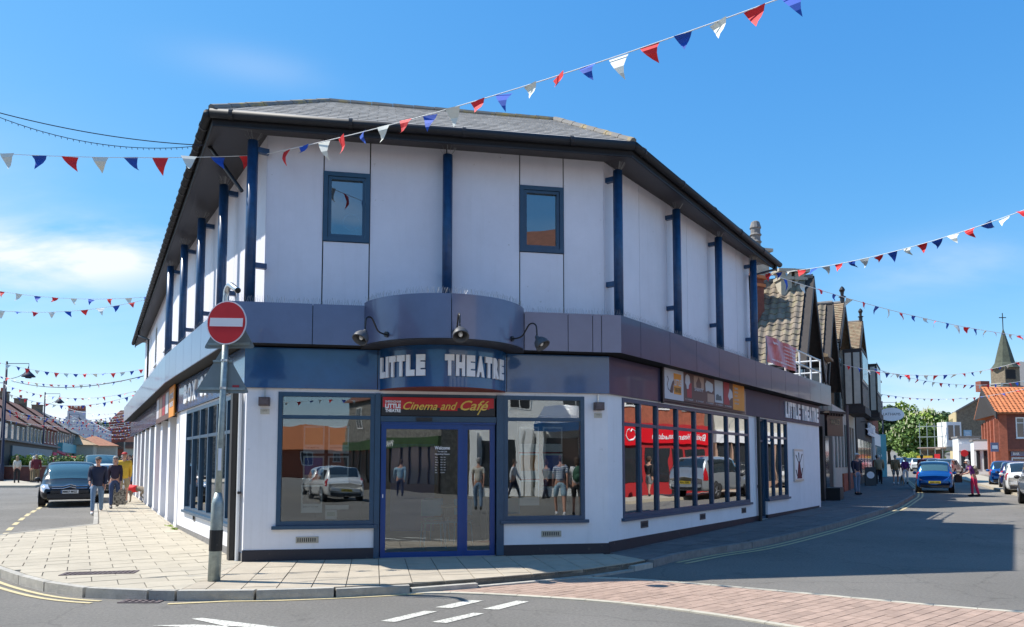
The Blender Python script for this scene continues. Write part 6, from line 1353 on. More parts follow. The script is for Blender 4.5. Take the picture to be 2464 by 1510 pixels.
    patch('side_window', 3.2, 4.7, 4.15, 4.95, glass); patch('side_window', 4.85, 6.9, 4.15, 4.95, glass)
    ez = hb if kind == 'hatch' else 1.05
    patch('tail_light', 1.0, 2.3, 3.3, 4.75, 'tail', off=.014)
    patch('headlight', len(st)-3.6, len(st)-1.9, 3.3, 5.2, 'head', off=.012)
    bx_ = lambda nm, c, sx, sy, sz, m_: obj(nm, MB().box(c, sx, sy, sz), m_, t, local=True)
    bx_('lower_bumper', (0, L/2-.06, .36 if kind == 'hatch' else .5), W*.72, .16, .15, 'trim'); bx_('lower_bumper', (0, -L/2+.06, .34 if kind == 'hatch' else .5), W*.76, .16, .14, 'trim')
    bx_('bumper', (0, -L/2+.02, .55 if kind == 'hatch' else .62), W*.72, .14, .13, pm_)
    if plate:
        pz = .53 if kind == 'hatch' else .75
        F0 = Fr((-.26, -L/2-.053), (.26, -L/2-.053)); q = MB(); q.fbox(F0, 0, .52, -.02, .0, pz-.055, pz+.055); p_ = obj('number_plate', q, 'platey', t, local=True)
        q = MB(); text(q, F0, plate, .26, .001, pz-.032, w=.44, h=.066, center=True, offset=.02, ext=.002); obj('plate_lettering', q, 'blackc', p_, local=True)
        F1 = Fr((.26, L/2+.025), (-.26, L/2+.025)); q = MB(); q.fbox(F1, 0, .52, -.02, .0, pz-.085, pz+.03); p_ = obj('number_plate', q, 'platew', t, local=True)
        q = MB(); text(q, F1, plate, .27, .001, pz-.062, w=.42, h=.07, center=True, offset=.03, ext=.002); obj('plate_lettering', q, 'blackc', p_, local=True)
        q = MB(); q.fbox(F1, .0, .045, .0002, .002, pz-.084, pz+.029); obj('plate_band', q, 'blue', p_, local=True)
    if grille == 'bar':
        bx_('grille', (0, L/2-.01, .60 if kind == 'hatch' else .8), W*.45, .05, .07, 'trim')
    elif grille == 'chevron':
        F1 = Fr((.9, L/2+.005), (-.9, L/2+.005))
        for dz in (0, -.075):
            q = MB(); stroke3 = [(.38, .665), (.72, .665), (.9, .72), (1.08, .665), (1.42, .665)]
            q.tube([F1.p3(a, .015-abs(a-.9)*.06, b+dz+.03) for a, b in stroke3], .014, 6); obj('chrome_bar', q, 'chrome', t, local=True)
        bx_('grille', (0, L/2-.02, .50), W*.62, .05, .10, 'trim'); bx_('grille', (0, L/2-.05, .30), W*.55, .05, .1, 'trim')
    for sd in (1, -1):
        q = MB(); q.ball((sd*(w+.09), .72 if kind == 'hatch' else .8, ez-.02), .1, .07, .075, 10); q.tube([(sd*(w-.1), .74, ez-.07), (sd*(w+.03), .72, ez-.04)], .02, 6); obj('wing_mirror', q, 'trim' if paint in ('black', 'silver', 'grey') else pm_, t, smooth=True, local=True)
        for yy in (L*.305, -L*.30):
            rad = .315 if kind == 'hatch' else .37; q = MB(); M4 = Matrix.Rotation(math.pi/2, 4, 'Y')
            q.lathe([(rad*1.14, -.01), (rad*1.14, .012), (0.01, .012)], (sd*(w-.008), yy, rad), 24, M4=M4 if sd > 0 else Matrix.Rotation(-math.pi/2, 4, 'Y')); obj('wheel_arch', q, 'lead', t, local=True)
            q = MB(); M5 = Matrix.Rotation(sd*math.pi/2, 4, 'Y'); q.lathe([(rad*.6, -.2), (rad*.97, -.2), (rad, -.16), (rad, -.02), (rad*.96, .02), (rad*.64, .025)], (sd*(w-.0), yy, rad), 24, M4=M5); wh = obj('wheel', q, 'tyre', t, smooth=True, local=True)
            q = MB(); q.lathe([(rad*.65, .022), (rad*.6, .0), (rad*.52, -.03), (.001, -.03)], (sd*(w-.0), yy, rad), 24, M4=M5); obj('rim', q, 'trim', wh, local=True)
            q = MB()
            for k in range(5):
                a = k*2*math.pi/5; q.tube([(sd*(w+.0), yy, rad), (sd*(w+.012), yy+rad*.6*math.cos(a), rad+rad*.6*math.sin(a))], [.045, .03], 5)
            obj('spokes', q, 'rim', wh, local=True)
    zg = Hx(*pos[:2]) if z is None else z
    t.location = (pos[0], pos[1], zg+.005); t.rotation_euler = (R_(.57) if pos[1] > 14 and math.cos(head) > 0 else 0, 0, -head); t.scale = (scale,)*3
    return t
SD = math.atan2(.5, .87)     # heading of the right street, clockwise from +y
SL_ = math.atan2(-.5, .87)
car('parked_car', 'black hatchback facing us beside the left pavement with plate MM57 MGZ', (-16.8, 28.6), SL_+math.pi, 'black', L=4.26, W=1.80, Ht=1.50, plate='MM57 MGZ', glass='carglassb', scale=1.05, grille='chevron')
car('parked_car', 'white car half hidden behind the black hatchback and the couple', (-19.3, 35.6), SL_+math.pi, 'white', L=4.1, W=1.72, Ht=1.42)
car('parked_car', 'tall dark green car with a pale windscreen behind the white one', (-23.9, 43.6), SL_+math.pi, 'green', 'suv', L=4.6, W=1.9, Ht=1.85, glass='carglassb')
for k, (x, y, p_, lab) in enumerate(((-27.5, 55, 'silver', 'silver car fourth in the left street queue'), (-32, 64.5, 'red', 'red car far down the left street'), (-37.5, 76, 'white', 'white car far down the left street'), (-45, 92, 'grey', 'grey car farthest down the left street'))):
    car('parked_car', lab, (x, y), SL_+math.pi, p_, L=4.2, W=1.75, Ht=1.5)
car('blue_car', 'bright blue small hatchback driving away up the right hand street', (21.55, 38.3), SD-.01, 'blue', L=3.62, W=1.62, Ht=1.52, plate='AD53 NGO', scale=1.0, glass='carglassb')
car('parked_car', 'silver hatchback seen from behind past the woman in pink', (41.0, 70.5), SD+.25, 'silver', L=4.0, W=1.75, Ht=1.5, plate='KX08 LMO')
car('parked_car', 'dark grey car beyond the silver hatchback', (42.9, 76), SD, 'grey', L=4.2, W=1.75, Ht=1.5)
car('parked_car', 'red car roof showing above the blue hatchback', (45.5, 81.5), SD, 'red', L=4.2, W=1.8, Ht=1.55)
car('parked_car', 'white car seen over the blue hatchback roof', (47.8, 88), SD, 'white', L=4.2, W=1.8, Ht=1.5)
car('parked_car', 'pale blue car far up the right street', (50.5, 95), SD, 'lblue', L=4.2, W=1.8, Ht=1.5)
car('oncoming_car', 'silver car parked facing us on the left of the far queue', (57.5, 107), SD+math.pi, 'silver', L=4.3, W=1.8, Ht=1.45)
car('oncoming_car', 'dark blue car behind the silver one facing us', (60.0, 114), SD+math.pi, 'dblue', L=4.3, W=1.8, Ht=1.45)
car('oncoming_car', 'grey car third in the row facing us up the street', (62.7, 121), SD+math.pi, 'grey', L=4.3, W=1.8, Ht=1.45)
car('oncoming_car', 'silver saloon coming down the hill below the chestnut tree', (85.5, 163), SD+math.pi, 'silver', L=4.4, W=1.8, Ht=1.45, scale=1.05)
car('parked_car', 'royal blue hatchback first in the kerb row under the brick building', (29.9, 45.4), SD+.06, 'blue', L=3.9, W=1.72, Ht=1.5)
car('parked_car', 'dark blue hatchback second in the kerb row at the right edge', (27.9, 41.4), SD+.05, 'dblue', L=3.9, W=1.74, Ht=1.5)
car('parked_car', 'white small car with a square red tail light in the kerb row', (24.7, 36.2), SD+.04, 'white', L=3.6, W=1.66, Ht=1.5, plate='EA12 FBO')
# silver pickup: cab, canopy and load bed
pk_ = car('pickup_truck', 'silver grey pickup with a hard canopy cut off by the right edge', (19.45, 27.0), SD+.0, 'silver', 'suv', L=5.2, W=1.86, Ht=1.85, plate='AP57 UXR', cat='truck')
# behind the viewer
car('parked_car', 'white hatchback mirrored in the left shop window', (.1, -10.2), math.pi+.1, 'white', L=4.0, W=1.75, Ht=1.5, plate='GN65 TVL')
car('parked_car', 'second white hatchback just beyond the mirrored one', (.2, -15.4), math.pi+.05, 'white', L=4.0, W=1.75, Ht=1.5)
car('parked_van', 'white van mirrored on the left side of the left shop window', (-4.6, -14), .1, 'white', 'suv', L=4.8, W=1.9, Ht=1.95)
car('parked_car', 'dark blue car mirrored at the left edge of the left shop window', (-6.2, -9.5), .15, 'dblue', L=4.2, W=1.75, Ht=1.5)
# ---------------------------------------------------------------- people
def skin_mesh(nodes, edges, levels=1, yflat=None):
    """nodes: {name: (co, rx, ry)}; grows a smooth surface with a Skin modifier"""
    ks = list(nodes); me = bpy.data.meshes.new('s'); me.from_pydata([nodes[k][0] for k in ks], [(ks.index(a), ks.index(b)) for a, b in edges], [])
    o = bpy.data.objects.new('s', me); COL.objects.link(o); m = o.modifiers.new('k', 'SKIN'); m.use_smooth_shade = True
    sv = me.skin_vertices[0].data
    for i, k in enumerate(ks): sv[i].radius = nodes[k][1:3]; sv[i].use_root = (i == 0)
    if levels: s = o.modifiers.new('u', 'SUBSURF'); s.levels = levels; s.render_levels = levels
    dg = bpy.context.evaluated_depsgraph_get(); me2 = bpy.data.meshes.new_from_object(o.evaluated_get(dg)); bpy.data.objects.remove(o)
    if yflat:
        for v_ in me2.vertices: v_.co = yflat(v_.co)
    me2.polygons.foreach_set('use_smooth', [True]*len(me2.polygons)); return me2
def mobj(name, me, m, par):
    me.materials.clear(); me.materials.append(M[m]); me.name = name; o = bpy.data.objects.new(name, me); COL.objects.link(o); o.parent = par; return o
def person(label, pos, head, h=1.72, top='navy', sleeve=1., legs='jean', shorts=0., shoe='blackc', hair='hair_brown', hairlen=0, cap=None, la=(.35, .1), ra=(-.3, .05), lean=0., larm=(.3, .3), rarm=(-.3, .3), build=1., name='person', coat=0., bag=None, group=None, female=False, fingers=True, zoff=.12, skirt=None):
    t = thing(name, label, 'person', (0, 0, 0), group=group); k = h/1.75; V = Vector
    sw = (.165 if female else .19)*build; hw = .1*build
    Y = lambda z: math.sin(lean)*max(0, z-.93); Z = lambda z: .93+(z-.93)*math.cos(lean) if z > .93 else z
    def leg(sd, a, b):
        hip = V((sd*hw, 0, .9)); kn = hip+V((sd*.01, math.sin(a), -math.cos(a)))*.43; an = kn+V((0, math.sin(a-b), -math.cos(a-b)))*.42; return hip, kn, an
    Ls = {1: leg(1, *la), -1: leg(-1, *ra)}; dz = .085-min(Ls[1][2].z, Ls[-1][2].z)
    up_ = lambda p: V((p[0], p[1], p[2]+dz))
    def arm(sd, a, b):
        s = V((sd*sw, Y(1.40), Z(1.40))); el = s+V((sd*.07, math.sin(a), -math.cos(a)))*.29; wr = el+V((-sd*.05, math.sin(a+b), -math.cos(a+b)))*.26; hd = wr+(wr-el).normalized()*.08; return s, el, wr, hd
    As = {1: arm(1, *larm), -1: arm(-1, *rarm)}
    nd = {'pelvis': (up_((0, 0, .95)), .125*build, .095), 'belly': (up_((0, Y(1.1), Z(1.1))), .115*build, .09), 'chest': (up_((0, Y(1.3), Z(1.3))), .13*build, .1), 'neckb': (up_((0, Y(1.45), Z(1.45))), .065, .06), 'neck': (up_((0, Y(1.51)+.01, Z(1.51))), .05, .052),
          'head0': (up_((0, Y(1.56)+.03, Z(1.56))), .062, .07), 'head1': (up_((0, Y(1.64)+.03, Z(1.64))), .082, .1), 'head2': (up_((0, Y(1.705)+.02, Z(1.705))), .062, .078)}
    ed = [('pelvis', 'belly'), ('belly', 'chest'), ('chest', 'neckb'), ('neckb', 'neck'), ('neck', 'head0'), ('head0', 'head1'), ('head1', 'head2')]
    for sd, n_ in ((1, 'l'), (-1, 'r')):
        s, el_, wr, hd = As[sd]; hip, kn, an = Ls[sd]
        for q, p, r in (('sh', s, .055), ('el', el_, .038), ('wr', wr, .026), ('hd', hd, .034)): nd[n_+q] = (up_(p), r, r)
        for q, p, r in (('hip', hip, .085), ('kn', kn, .055), ('an', an, .038), ('toe', an+V((0, .15, -.045)), .035)): nd[n_+q] = (up_(p), r, r)
        ed += [('chest', n_+'sh'), (n_+'sh', n_+'el'), (n_+'el', n_+'wr'), (n_+'wr', n_+'hd'), ('pelvis', n_+'hip'), (n_+'hip', n_+'kn'), (n_+'kn', n_+'an'), (n_+'an', n_+'toe')]
        if fingers:
            d = (hd-wr).normalized(); sdv = V((0, 1, 0))-d*d.y; sdv = sdv.normalized() if sdv.length > .1 else V((1, 0, 0))
            for f, (o_, l_) in enumerate(((.028, .07), (.01, .08), (-.01, .075), (-.027, .06))):
                p1 = hd+d*.03+sdv*o_; p2 = p1+d*l_*.6+V((-sd*.012, 0, 0)); nd[n_+'f%d' % f] = (up_(p1), .010, .010); nd[n_+'g%d' % f] = (up_(p2), .008, .008); ed += [(n_+'hd', n_+'f%d' % f), (n_+'f%d' % f, n_+'g%d' % f)]
            p1 = wr+d*.04+sdv*.04; p2 = p1+d*.035+sdv*.02; nd[n_+'t0'] = (up_(p1), .012, .012); nd[n_+'t1'] = (up_(p2), .009, .009); ed += [(n_+'wr', n_+'t0'), (n_+'t0', n_+'t1')]
    sc_ = lambda c: V((c.x, c.y, c.z))*k
    body = skin_mesh(nd, ed, 1, sc_); mobj('body', body, 'skin', t)
    # top
    g = .018+coat; tn = {q: (nd[q][0], nd[q][1]+g, nd[q][2]+g) for q in ('chest', 'belly')}
    tn['neckb'] = (up_((0, Y(1.43), Z(1.43))), .078, .07); tn['pelvis'] = (nd['pelvis'][0]+V((0, 0, -.03-coat)), nd['pelvis'][1]+g+.025, nd['pelvis'][2]+g+.03); te = [('chest', 'neckb'), ('chest', 'belly'), ('belly', 'pelvis')]
    if coat: tn['hem'] = (up_((0, 0, .82)), .15*build, .11); te.append(('pelvis', 'hem'))
    for n_ in 'lr':
        a_, e_, w_ = nd[n_+'sh'][0], nd[n_+'el'][0], nd[n_+'wr'][0]; tn[n_+'sh'] = (a_, .062+g*.6, .062+g*.6); te.append(('chest', n_+'sh'))
        if sleeve >= .9: tn[n_+'el'] = (e_, .046+g*.5, .046+g*.5); tn[n_+'wr'] = (w_-(w_-e_)*.08, .034+g*.4, .034+g*.4); te += [(n_+'sh', n_+'el'), (n_+'el', n_+'wr')]
        else: tn[n_+'el'] = (a_.lerp(e_, .75), .058, .058); te.append((n_+'sh', n_+'el'))
    mobj('jacket' if coat else 'top', skin_mesh(tn, te, 1, sc_), top, t)
    # legs
    if skirt:
        mb = MB(); c0 = up_((0, 0, 0)); mb.lathe([(.14*build, .98), (.19*build, .8), (.22, .55), (.2, .55)], (0, 0, dz), 16); o_ = obj('skirt', mb, skirt, t, smooth=True, local=True); o_.data.transform(Matrix.Scale(k, 4))
    else:
        ln = {'pelvis': (up_((0, 0, .91)), .15*build, .115), 'waist': (up_((0, 0, 1.0)), .118*build, .095)}; le = [('pelvis', 'waist')]
        for n_ in 'lr':
            hp, kn, an = nd[n_+'hip'][0], nd[n_+'kn'][0], nd[n_+'an'][0]; ln[n_+'hip'] = (hp, .115, .112); le.append(('pelvis', n_+'hip'))
            if shorts: ln[n_+'kn'] = (hp.lerp(kn, .92), .078, .078); le.append((n_+'hip', n_+'kn'))
            else: ln[n_+'kn'] = (kn, .07, .07); ln[n_+'an'] = (an+V((0, 0, .01)), .058, .06); le += [(n_+'hip', n_+'kn'), (n_+'kn', n_+'an')]
        mobj('shorts' if shorts else 'trousers', skin_mesh(ln, le, 1, sc_), legs, t)
    for n_ in 'lr':
        an = nd[n_+'an'][0]; mb = MB(); mb.ball((an.x*k, (an.y+.06)*k, max(.045, (an.z-.04)*k)), .05, .145, .05, 10); mb.ball((an.x*k, (an.y-.01)*k, max(.06, (an.z-.01)*k)), .047, .065, .06, 8); obj('shoe', mb, shoe, t, smooth=True, local=True)
    hc = nd['head1'][0]*k
    mb = MB(); hr = 1.06
    mb.ball((hc.x, hc.y-.012, hc.z+.03), .084*hr, .100*hr, .092*hr, 14, z0=.18); mb.ball((hc.x, hc.y-.04, hc.z+.005), .086, .072, .105, 14)
    if hairlen: mb.ball((hc.x, hc.y-.055, hc.z-.04-hairlen*.3), .085, .06, .1+hairlen*.35, 12)
    obj('hair', mb, hair, t, smooth=True, local=True)
    if cap:
        mb = MB(); mb.ball((hc.x, hc.y-.008, hc.z+.035), .1, .114, .09, 16, z0=0.1); mb.ball((hc.x, hc.y+.105, hc.z+.052), .07, .075, .012, 12); obj('cap', mb, cap, t, smooth=True, local=True)
    mb = MB(); mb.ball((hc.x, hc.y+.1, hc.z-.022), .013, .02, .022, 8); 
    obj('nose', mb, 'skin', t, smooth=True, local=True)
    for sd in (1, -1):
        mb = MB(); mb.ball((hc.x+sd*.033, hc.y+.086, hc.z+.006), .011, .008, .007, 8); obj('eye', mb, 'blackc', t, smooth=True, local=True)
    mb = MB(); mb.ball((hc.x, hc.y+.084, hc.z-.058), .026, .01, .006, 8); obj('mouth', mb, 'maroonc', t, smooth=True, local=True)
    if bag == 'backpack':
        pass
    t.location = (pos[0], pos[1], Hx(*pos[:2])+zoff); t.rotation_euler = (0, 0, -head)
    t['hand_l'] = [0, 0, 0]; del t['hand_l']
    M4 = Matrix.Translation(t.location) @ Matrix.Rotation(-head, 4, 'Z')
    return t, {q: M4 @ (nd[q][0]*k) for q in nd}
def held_bag(label, top_pt, w_, h_, m, name='shopping_bag', strap=.18):
    t = thing(name, label, 'bag', tuple(top_pt)); x, y, z = top_pt; mb = MB()
    mb.prism([(x-w_/2, y-.05), (x+w_/2, y-.05), (x+w_/2, y+.05), (x-w_/2, y+.05)], z-strap-h_, z-strap); obj('sack', mb, m, t)
    mb = MB(); mb.tube([(x-w_*.3, y, z-strap), (x-.02, y, z), (x+.02, y, z), (x+w_*.3, y, z-strap)], .01, 5); obj('handle', mb, m, t); return t
def backpack(label, P, head, m='tan', s=1.):
    c = P['chest']; d = Vector((math.sin(head), math.cos(head), 0)); q = c-d*.2*s; t = thing('backpack', label, 'backpack', tuple(q)); mb = MB(); mb.ball((q.x, q.y, q.z-.06), .16*s, .13*s, .26*s, 12); obj('sack', mb, m, t, smooth=True)
    mb = MB(); mb.ball((q.x-d.x*.08, q.y-d.y*.08, q.z-.16), .11*s, .09*s, .12*s, 10); obj('pocket', mb, m, t, smooth=True); return t
TOW = SL_+math.pi
person('man in a navy jacket, jeans and grey cap walking towards us beside the black car', (-12.85, 23.3), TOW+.05, 1.76, 'navy', legs='jean', shoe='whitec', hair='hair_grey', cap='darkcap', la=(.28, .05), ra=(-.22, .15), larm=(.1, .9), rarm=(-.15, .5), coat=.02, build=1.05, zoff=.02)
w1, P_w = person('woman with curly grey hair, dark cardigan and jeans walking on the left pavement', (-12.95, 24.5), TOW, 1.66, 'plum', legs='djean', shoe='grey', hair='hair_grey', hairlen=.12, la=(.2, .05), ra=(-.25, .2), larm=(-.3, .2), rarm=(.15, .2), female=True, build=1.0)
M['floral'] = mat('floral_cloth', (.42, .36, .27), .8, col2=(.05, .035, .025), c2s=16, sep_=.52)
held_bag('brown and cream patterned shopping bag in the curly haired woman\'s hand', P_w['lhd']+Vector((.28, .1, .02)), .42, .5, 'floral')
_, P_y = person('man in a yellow coat and red cap just behind the couple', (-13.75, 26.6), TOW, 1.80, 'yel', legs='tan', shorts=1, shoe='grey', hair='hair_grey', cap='redc', coat=.02, la=(.15, .05), ra=(-.2, .1))
person('girl in a pale blue top and denim skirt standing by the left wall', (-17.55, 34.6), TOW+2.6, 1.55, 'lightb', skirt='denimskirt', shoe='whitec', hair='hair_brown', hairlen=.2, female=True, la=(.03, 0), ra=(-.03, 0))
for k, (x, y, c, hh, lab) in enumerate(((-18.6, 37.2, 'maroonc', 1.7, 'person in a maroon top in the crowd along the left wall'), (-19.4, 38.0, 'navy', 1.75, 'person in navy in the crowd along the left wall'), (-20.1, 40.2, 'redc', 1.65, 'person in a red top at the back of the left crowd'), (-21.2, 42.0, 'grey', 1.78, 'person in grey at the back of the left crowd'), (-22.9, 45.5, 'maroonc', 1.7, 'farthest person in dark red along the left wall'))):
    person(lab, (x, y), TOW+(.3 if k % 2 else 3.0), hh, c, legs='navy', hair='hair_brown', fingers=False)
person('blonde woman in a cream jumper and black leggings walking away on the far left', (-31.2, 47.3), SL_, 1.66, 'cream', legs='blackc', hair='hair_blond', hairlen=.3, female=True, la=(.12, 0), ra=(-.1, .1))
person('person in a dark red jacket and tan trousers beside the blonde woman', (-30.0, 47.3), SL_+.1, 1.74, 'maroonc', legs='khaki', hair='hair_blond', la=(.25, .1), ra=(-.25, .2), coat=.03, build=1.1)
person('person in cream half hidden by the dark red jacket', (-30.8, 48.3), SL_, 1.68, 'cream', legs='khaki', hair='hair_white', fingers=False)
for k, (x, y, c, lab) in enumerate(((-31.5, 56.5, 'navy', 'woman in navy with pale hair by the second lamp post'), (-32.3, 62.5, 'grey', 'person in grey near the planted wall'), (-38.5, 74, 'blackc', 'dark figure below the red awning'), (-40.5, 78, 'navy', 'navy figure past the red awning'), (-43.5, 84, 'blackc', 'black clothed figure by the turquoise shop'), (-46, 90, 'maroonc', 'maroon figure by the turquoise shop'), (-49, 97, 'grey', 'grey figure far along the left shops'), (-53, 106, 'blackc', 'farthest dark figure along the left shops'))):
    person(lab, (x, y), SL_+(k % 2)*3., 1.7, c, legs='navy', hair=['hair_white', 'hair_brown'][k % 2], fingers=False)
# right hand side
person('man in a navy jumper, jeans and white cap standing on the right pavement', (15.15, 33.0), SD+2.2, 1.78, 'navy', legs='jean', hair='hair_white', cap='capw', la=(.06, 0), ra=(-.05, 0), larm=(.05, .25), rarm=(0, .2), build=1.15, shoe='blackc')
person('stooped man in a grey coat and black trousers with his back to us', (22.2, 45.4), SD, 1.72, 'tan', legs='blackc', hair='hair_white', lean=.18, coat=.04, build=1.15, la=(.1, 0), ra=(-.1, .1))
_, P_d = person('man in a brown jacket and grey shorts walking a small dog', (23.1, 45.2), SD, 1.74, 'khaki', legs='grey', shorts=1, hair='hair_grey', coat=.03, shoe='whitec')
person('woman in a purple patterned top walking beside the dog walker', (23.9, 45.6), SD, 1.62, 'purple', legs='whitec', hair='hair_grey', female=True)
person('person in a red top and dark hat ahead of the walkers', (23.6, 48.5), SD, 1.75, 'redc', legs='navy', hair='hair_brown')
person('person in dark maroon with cropped trousers at the kerb side of the group', (24.6, 45.0), SD, 1.72, 'maroonc', legs='navy', hair='hair_brown', cap='greend', coat=.02, la=(.12, .0), ra=(-.1, .1))
pw_, P_p = person('woman in magenta trousers and a purple top stooping in the road by the blue car', (20.6, 33.5), -1.35, 1.64, 'purple', legs='pink', hair='hair_white', female=True, lean=.35, larm=(.5, .7), rarm=(.4, .8), la=(.12, .12), ra=(-.12, .1), sleeve=.5, zoff=.01, hairlen=.03)
backpack('brown patterned backpack on the woman in magenta', P_p, -1.35, 'floral', .85)
held_bag('black cloth bag in front of the woman in magenta', P_p['lhd']+Vector((0, 0, .05)), .3, .35, 'blackc', strap=.05)
# mirrored people behind the camera's right shoulder
MR = math.atan2(.35, -.93)
_, PB = person('man in a striped shirt and pale shorts mirrored in the right shop window', (4.75, 4.6), MR, 1.80, 'stripe' if 'stripe' in M else 'whitec', sleeve=.5, legs='lightb', shorts=1, hair='hair_brown', shoe='whitec', la=(.2, .05), ra=(-.2, .1))
_, PB = person('woman in a white shirt and dark shorts mirrored in the right shop window', (5.22, 4.78), MR, 1.72, 'whitec', legs='blackc', shorts=1, hair='hair_brown', female=True, hairlen=.05, la=(.15, .05), ra=(-.15, .1)); backpack('dark green rucksack on the mirrored woman', PB, MR, 'greend', .9)
person('man in a cream shirt and jeans mirrored in the side door pane', (3.35, 1.1), MR, 1.72, 'cream', sleeve=.5, legs='jean', hair='hair_grey', la=(.2, .05), ra=(-.15, .1))
_, _ = person('person in black standing outside the red charity shop', (19.3, 23.6), .6, 1.75, 'blackc', legs='grey', shorts=1, hair='hair_brown')
for k, (x, y, c) in enumerate(((7.5, -6.5, 'whitec'), (8.6, -5.4, 'grey'), (3.0, -9.5, 'lightb'))): person(['person in white by the columns behind the viewer', 'person in grey by the columns behind the viewer', 'person in pale blue in the street behind the viewer'][k], (x, y), 1.0+k, 1.7, c, legs='navy', hair='hair_brown', fingers=False)
# dogs
def dog(label, pos, head, s=1., m='grey', coatm=None):
    t = thing('dog', label, 'dog', (0, 0, 0)); V = Vector
    nd = {'hip': (V((0, -.28, .48)), .085, .1), 'belly': (V((0, 0, .47)), .08, .1), 'chest': (V((0, .24, .47)), .095, .13), 'neck': (V((0, .38, .58)), .055, .06), 'head': (V((0, .47, .66)), .06, .06), 'muz': (V((0, .6, .62)), .028, .03), 't0': (V((0, -.38, .5)), .03, .03), 't1': (V((0, -.52, .42)), .035, .035), 't2': (V((0, -.6, .3)), .02, .02)}
    ed = [('hip', 'belly'), ('belly', 'chest'), ('chest', 'neck'), ('neck', 'head'), ('head', 'muz'), ('hip', 't0'), ('t0', 't1'), ('t1', 't2')]
    for n_, sx in (('l', .08), ('r', -.08)):
        a = .06 if n_ == 'l' else -.05
        for q, p, r in (('fs', (sx, .24, .38), .045), ('fk', (sx, .25+a, .2), .025), ('fp', (sx, .26+a, .03), .024), ('fq', (sx, .31+a, .015), .02), ('hs', (sx, -.3, .38), .06), ('hk', (sx, -.22-a, .26), .035), ('hh', (sx, -.36-a, .15), .02), ('hp', (sx, -.33-a, .03), .022), ('hq', (sx, -.28-a, .015), .02)): nd[n_+q] = (V(p), r, r)
        ed += [('chest', n_+'fs'), (n_+'fs', n_+'fk'), (n_+'fk', n_+'fp'), (n_+'fp', n_+'fq'), ('hip', n_+'hs'), (n_+'hs', n_+'hk'), (n_+'hk', n_+'hh'), (n_+'hh', n_+'hp'), (n_+'hp', n_+'hq')]
        nd[n_+'ear'] = (V((sx*.7, .46, .72)), .02, .02); ed.append(('head', n_+'ear'))
    mobj('body', skin_mesh(nd, ed, 1, lambda c: c*s), m, t)
    if coatm:
        mb = MB(); mb.tube([(0, y*s, z*s) for y, z in ((.02, .47), (.12, .47), (.26, .48), (.33, .53))], [.118*s, .125*s, .13*s, .1*s], 14); obj('coat', mb, coatm, t, smooth=True, local=True)
    t.location = (*pos, Hx(*pos)+.12); t.rotation_euler = (0, 0, -head); return t
M['dogfur'] = mat('brown_grey_fur', (.24, .19, .14), .95, var=.4, vscale=30)
dog('shaggy brown dog in a red coat facing away from the left wall', (-13.75, 27.6), -1.4, 1.05, 'dogfur', 'fr')
dog('small grey dog at the heels of the walkers on the right pavement', (22.6, 43.5), SD+math.pi, .8, 'dogfur')
mb = MB(); mb.tube([tuple(P_d['lhd']), (22.7, 43.7, 1.0), (22.55, 43.4, .95)], .008, 4); tagt(obj('dog_lead', mb, 'blackc'), 'thin dark lead from the dog walker to the small grey dog', 'lead')
# a-board
ab_ = thing('advertising_board', 'black pavement board with a white clock like disc outside the dark shop', 'sign board', (20.6, 43.1, H(43.1)+.12)); AF_ = Fr((20.3, 43.2), (20.86, 43.0))
zb_ = H(43)+.12
for sgn in (1, -1):
    part('panel', 'black', lambda m: m.hexa([AF_.p3(s, sgn*o, zb_+z) for s, o, z in ((0, .25, 0), (.58, .25, 0), (.58, .22, 0), (0, .22, 0), (0, .04, 1.05), (.58, .04, 1.05), (.58, .01, 1.05), (0, .01, 1.05))]), ab_)
mb = MB(); mb.add([AF_.p3(.29+.2*math.cos(a*math.pi/10), .262-.2*(.6+.2*math.sin(a*math.pi/10)), zb_+.6+.2*math.sin(a*math.pi/10)) for a in range(20)], [tuple(range(20))]); obj('white_disc', mb, 'whitel', ab_)
tb = thing('planter_box', 'black planter box on the pavement by the dark shop door', 'planter', T.p3(2.2, .8, .3)); part('box', 'black', lambda m: m.fbox(T, 1.6, 2.9, .3, .8, .2, .75), tb)
# ---------------------------------------------------------------- street lamps
def lamp(label, x, y, h, arms, base='navy', group=None):
    t = thing('street_lamp', label, 'street lamp', (x, y, Hx(x, y)), group=group); z = Hx(x, y)
    mb = MB(); mb.tube([(x, y, z), (x, y, z+1.2), (x, y, z+1.3), (x, y, z+h)], [.13, .13, .085, .06], 10); obj('column', mb, 'navy', t, smooth=True)
    for dx in arms:
        mb = MB(); mb.tube([(x, y, z+h-.15), (x+dx*1.5, y, z+h-.15), (x+dx*1.5, y, z+h-.65)], .025, 6); mb.tube([(x, y, z+h-1.2)]+[(x+dx*1.5*math.sin(a), y, z+h-1.2+.95*(1-math.cos(a))) for a in (.3, .6, .9, 1.2, 1.5)], .02, 6); obj('bracket', mb, 'navy', t)
        mb = MB(); mb.lathe([(.05, .0), (.1, -.1), (.26, -.25), (.42, -.42), (.42, -.46), (.2, -.46), (.18, -.55), (.0, -.55)], (x+dx*1.5, y, z+h-.6), 14); obj('lantern', mb, 'navy', t, smooth=True)
lamp('nearest dark street lamp with one lantern at the far left', -34.2, 50.3, 8.2, (1,), group='street lamps along the left street')
lamp('second dark street lamp along the left street', -47, 75, 8.2, (1,), group='street lamps along the left street')
lamp('third street lamp, before the tan tiled roof', -67.0, 113, 8.2, (1,), group='street lamps along the left street')
lamp('fourth street lamp, deep in the left street by the pale gable', -84, 150, 8.2, (1,), group='street lamps along the left street')
lamp('fifth street lamp far down the left street', -92, 175, 8.2, (1,), group='street lamps along the left street')
lamp('blue grey double lantern street lamp past the timbered row', 39.2, 79, 7.6, (1, -1))
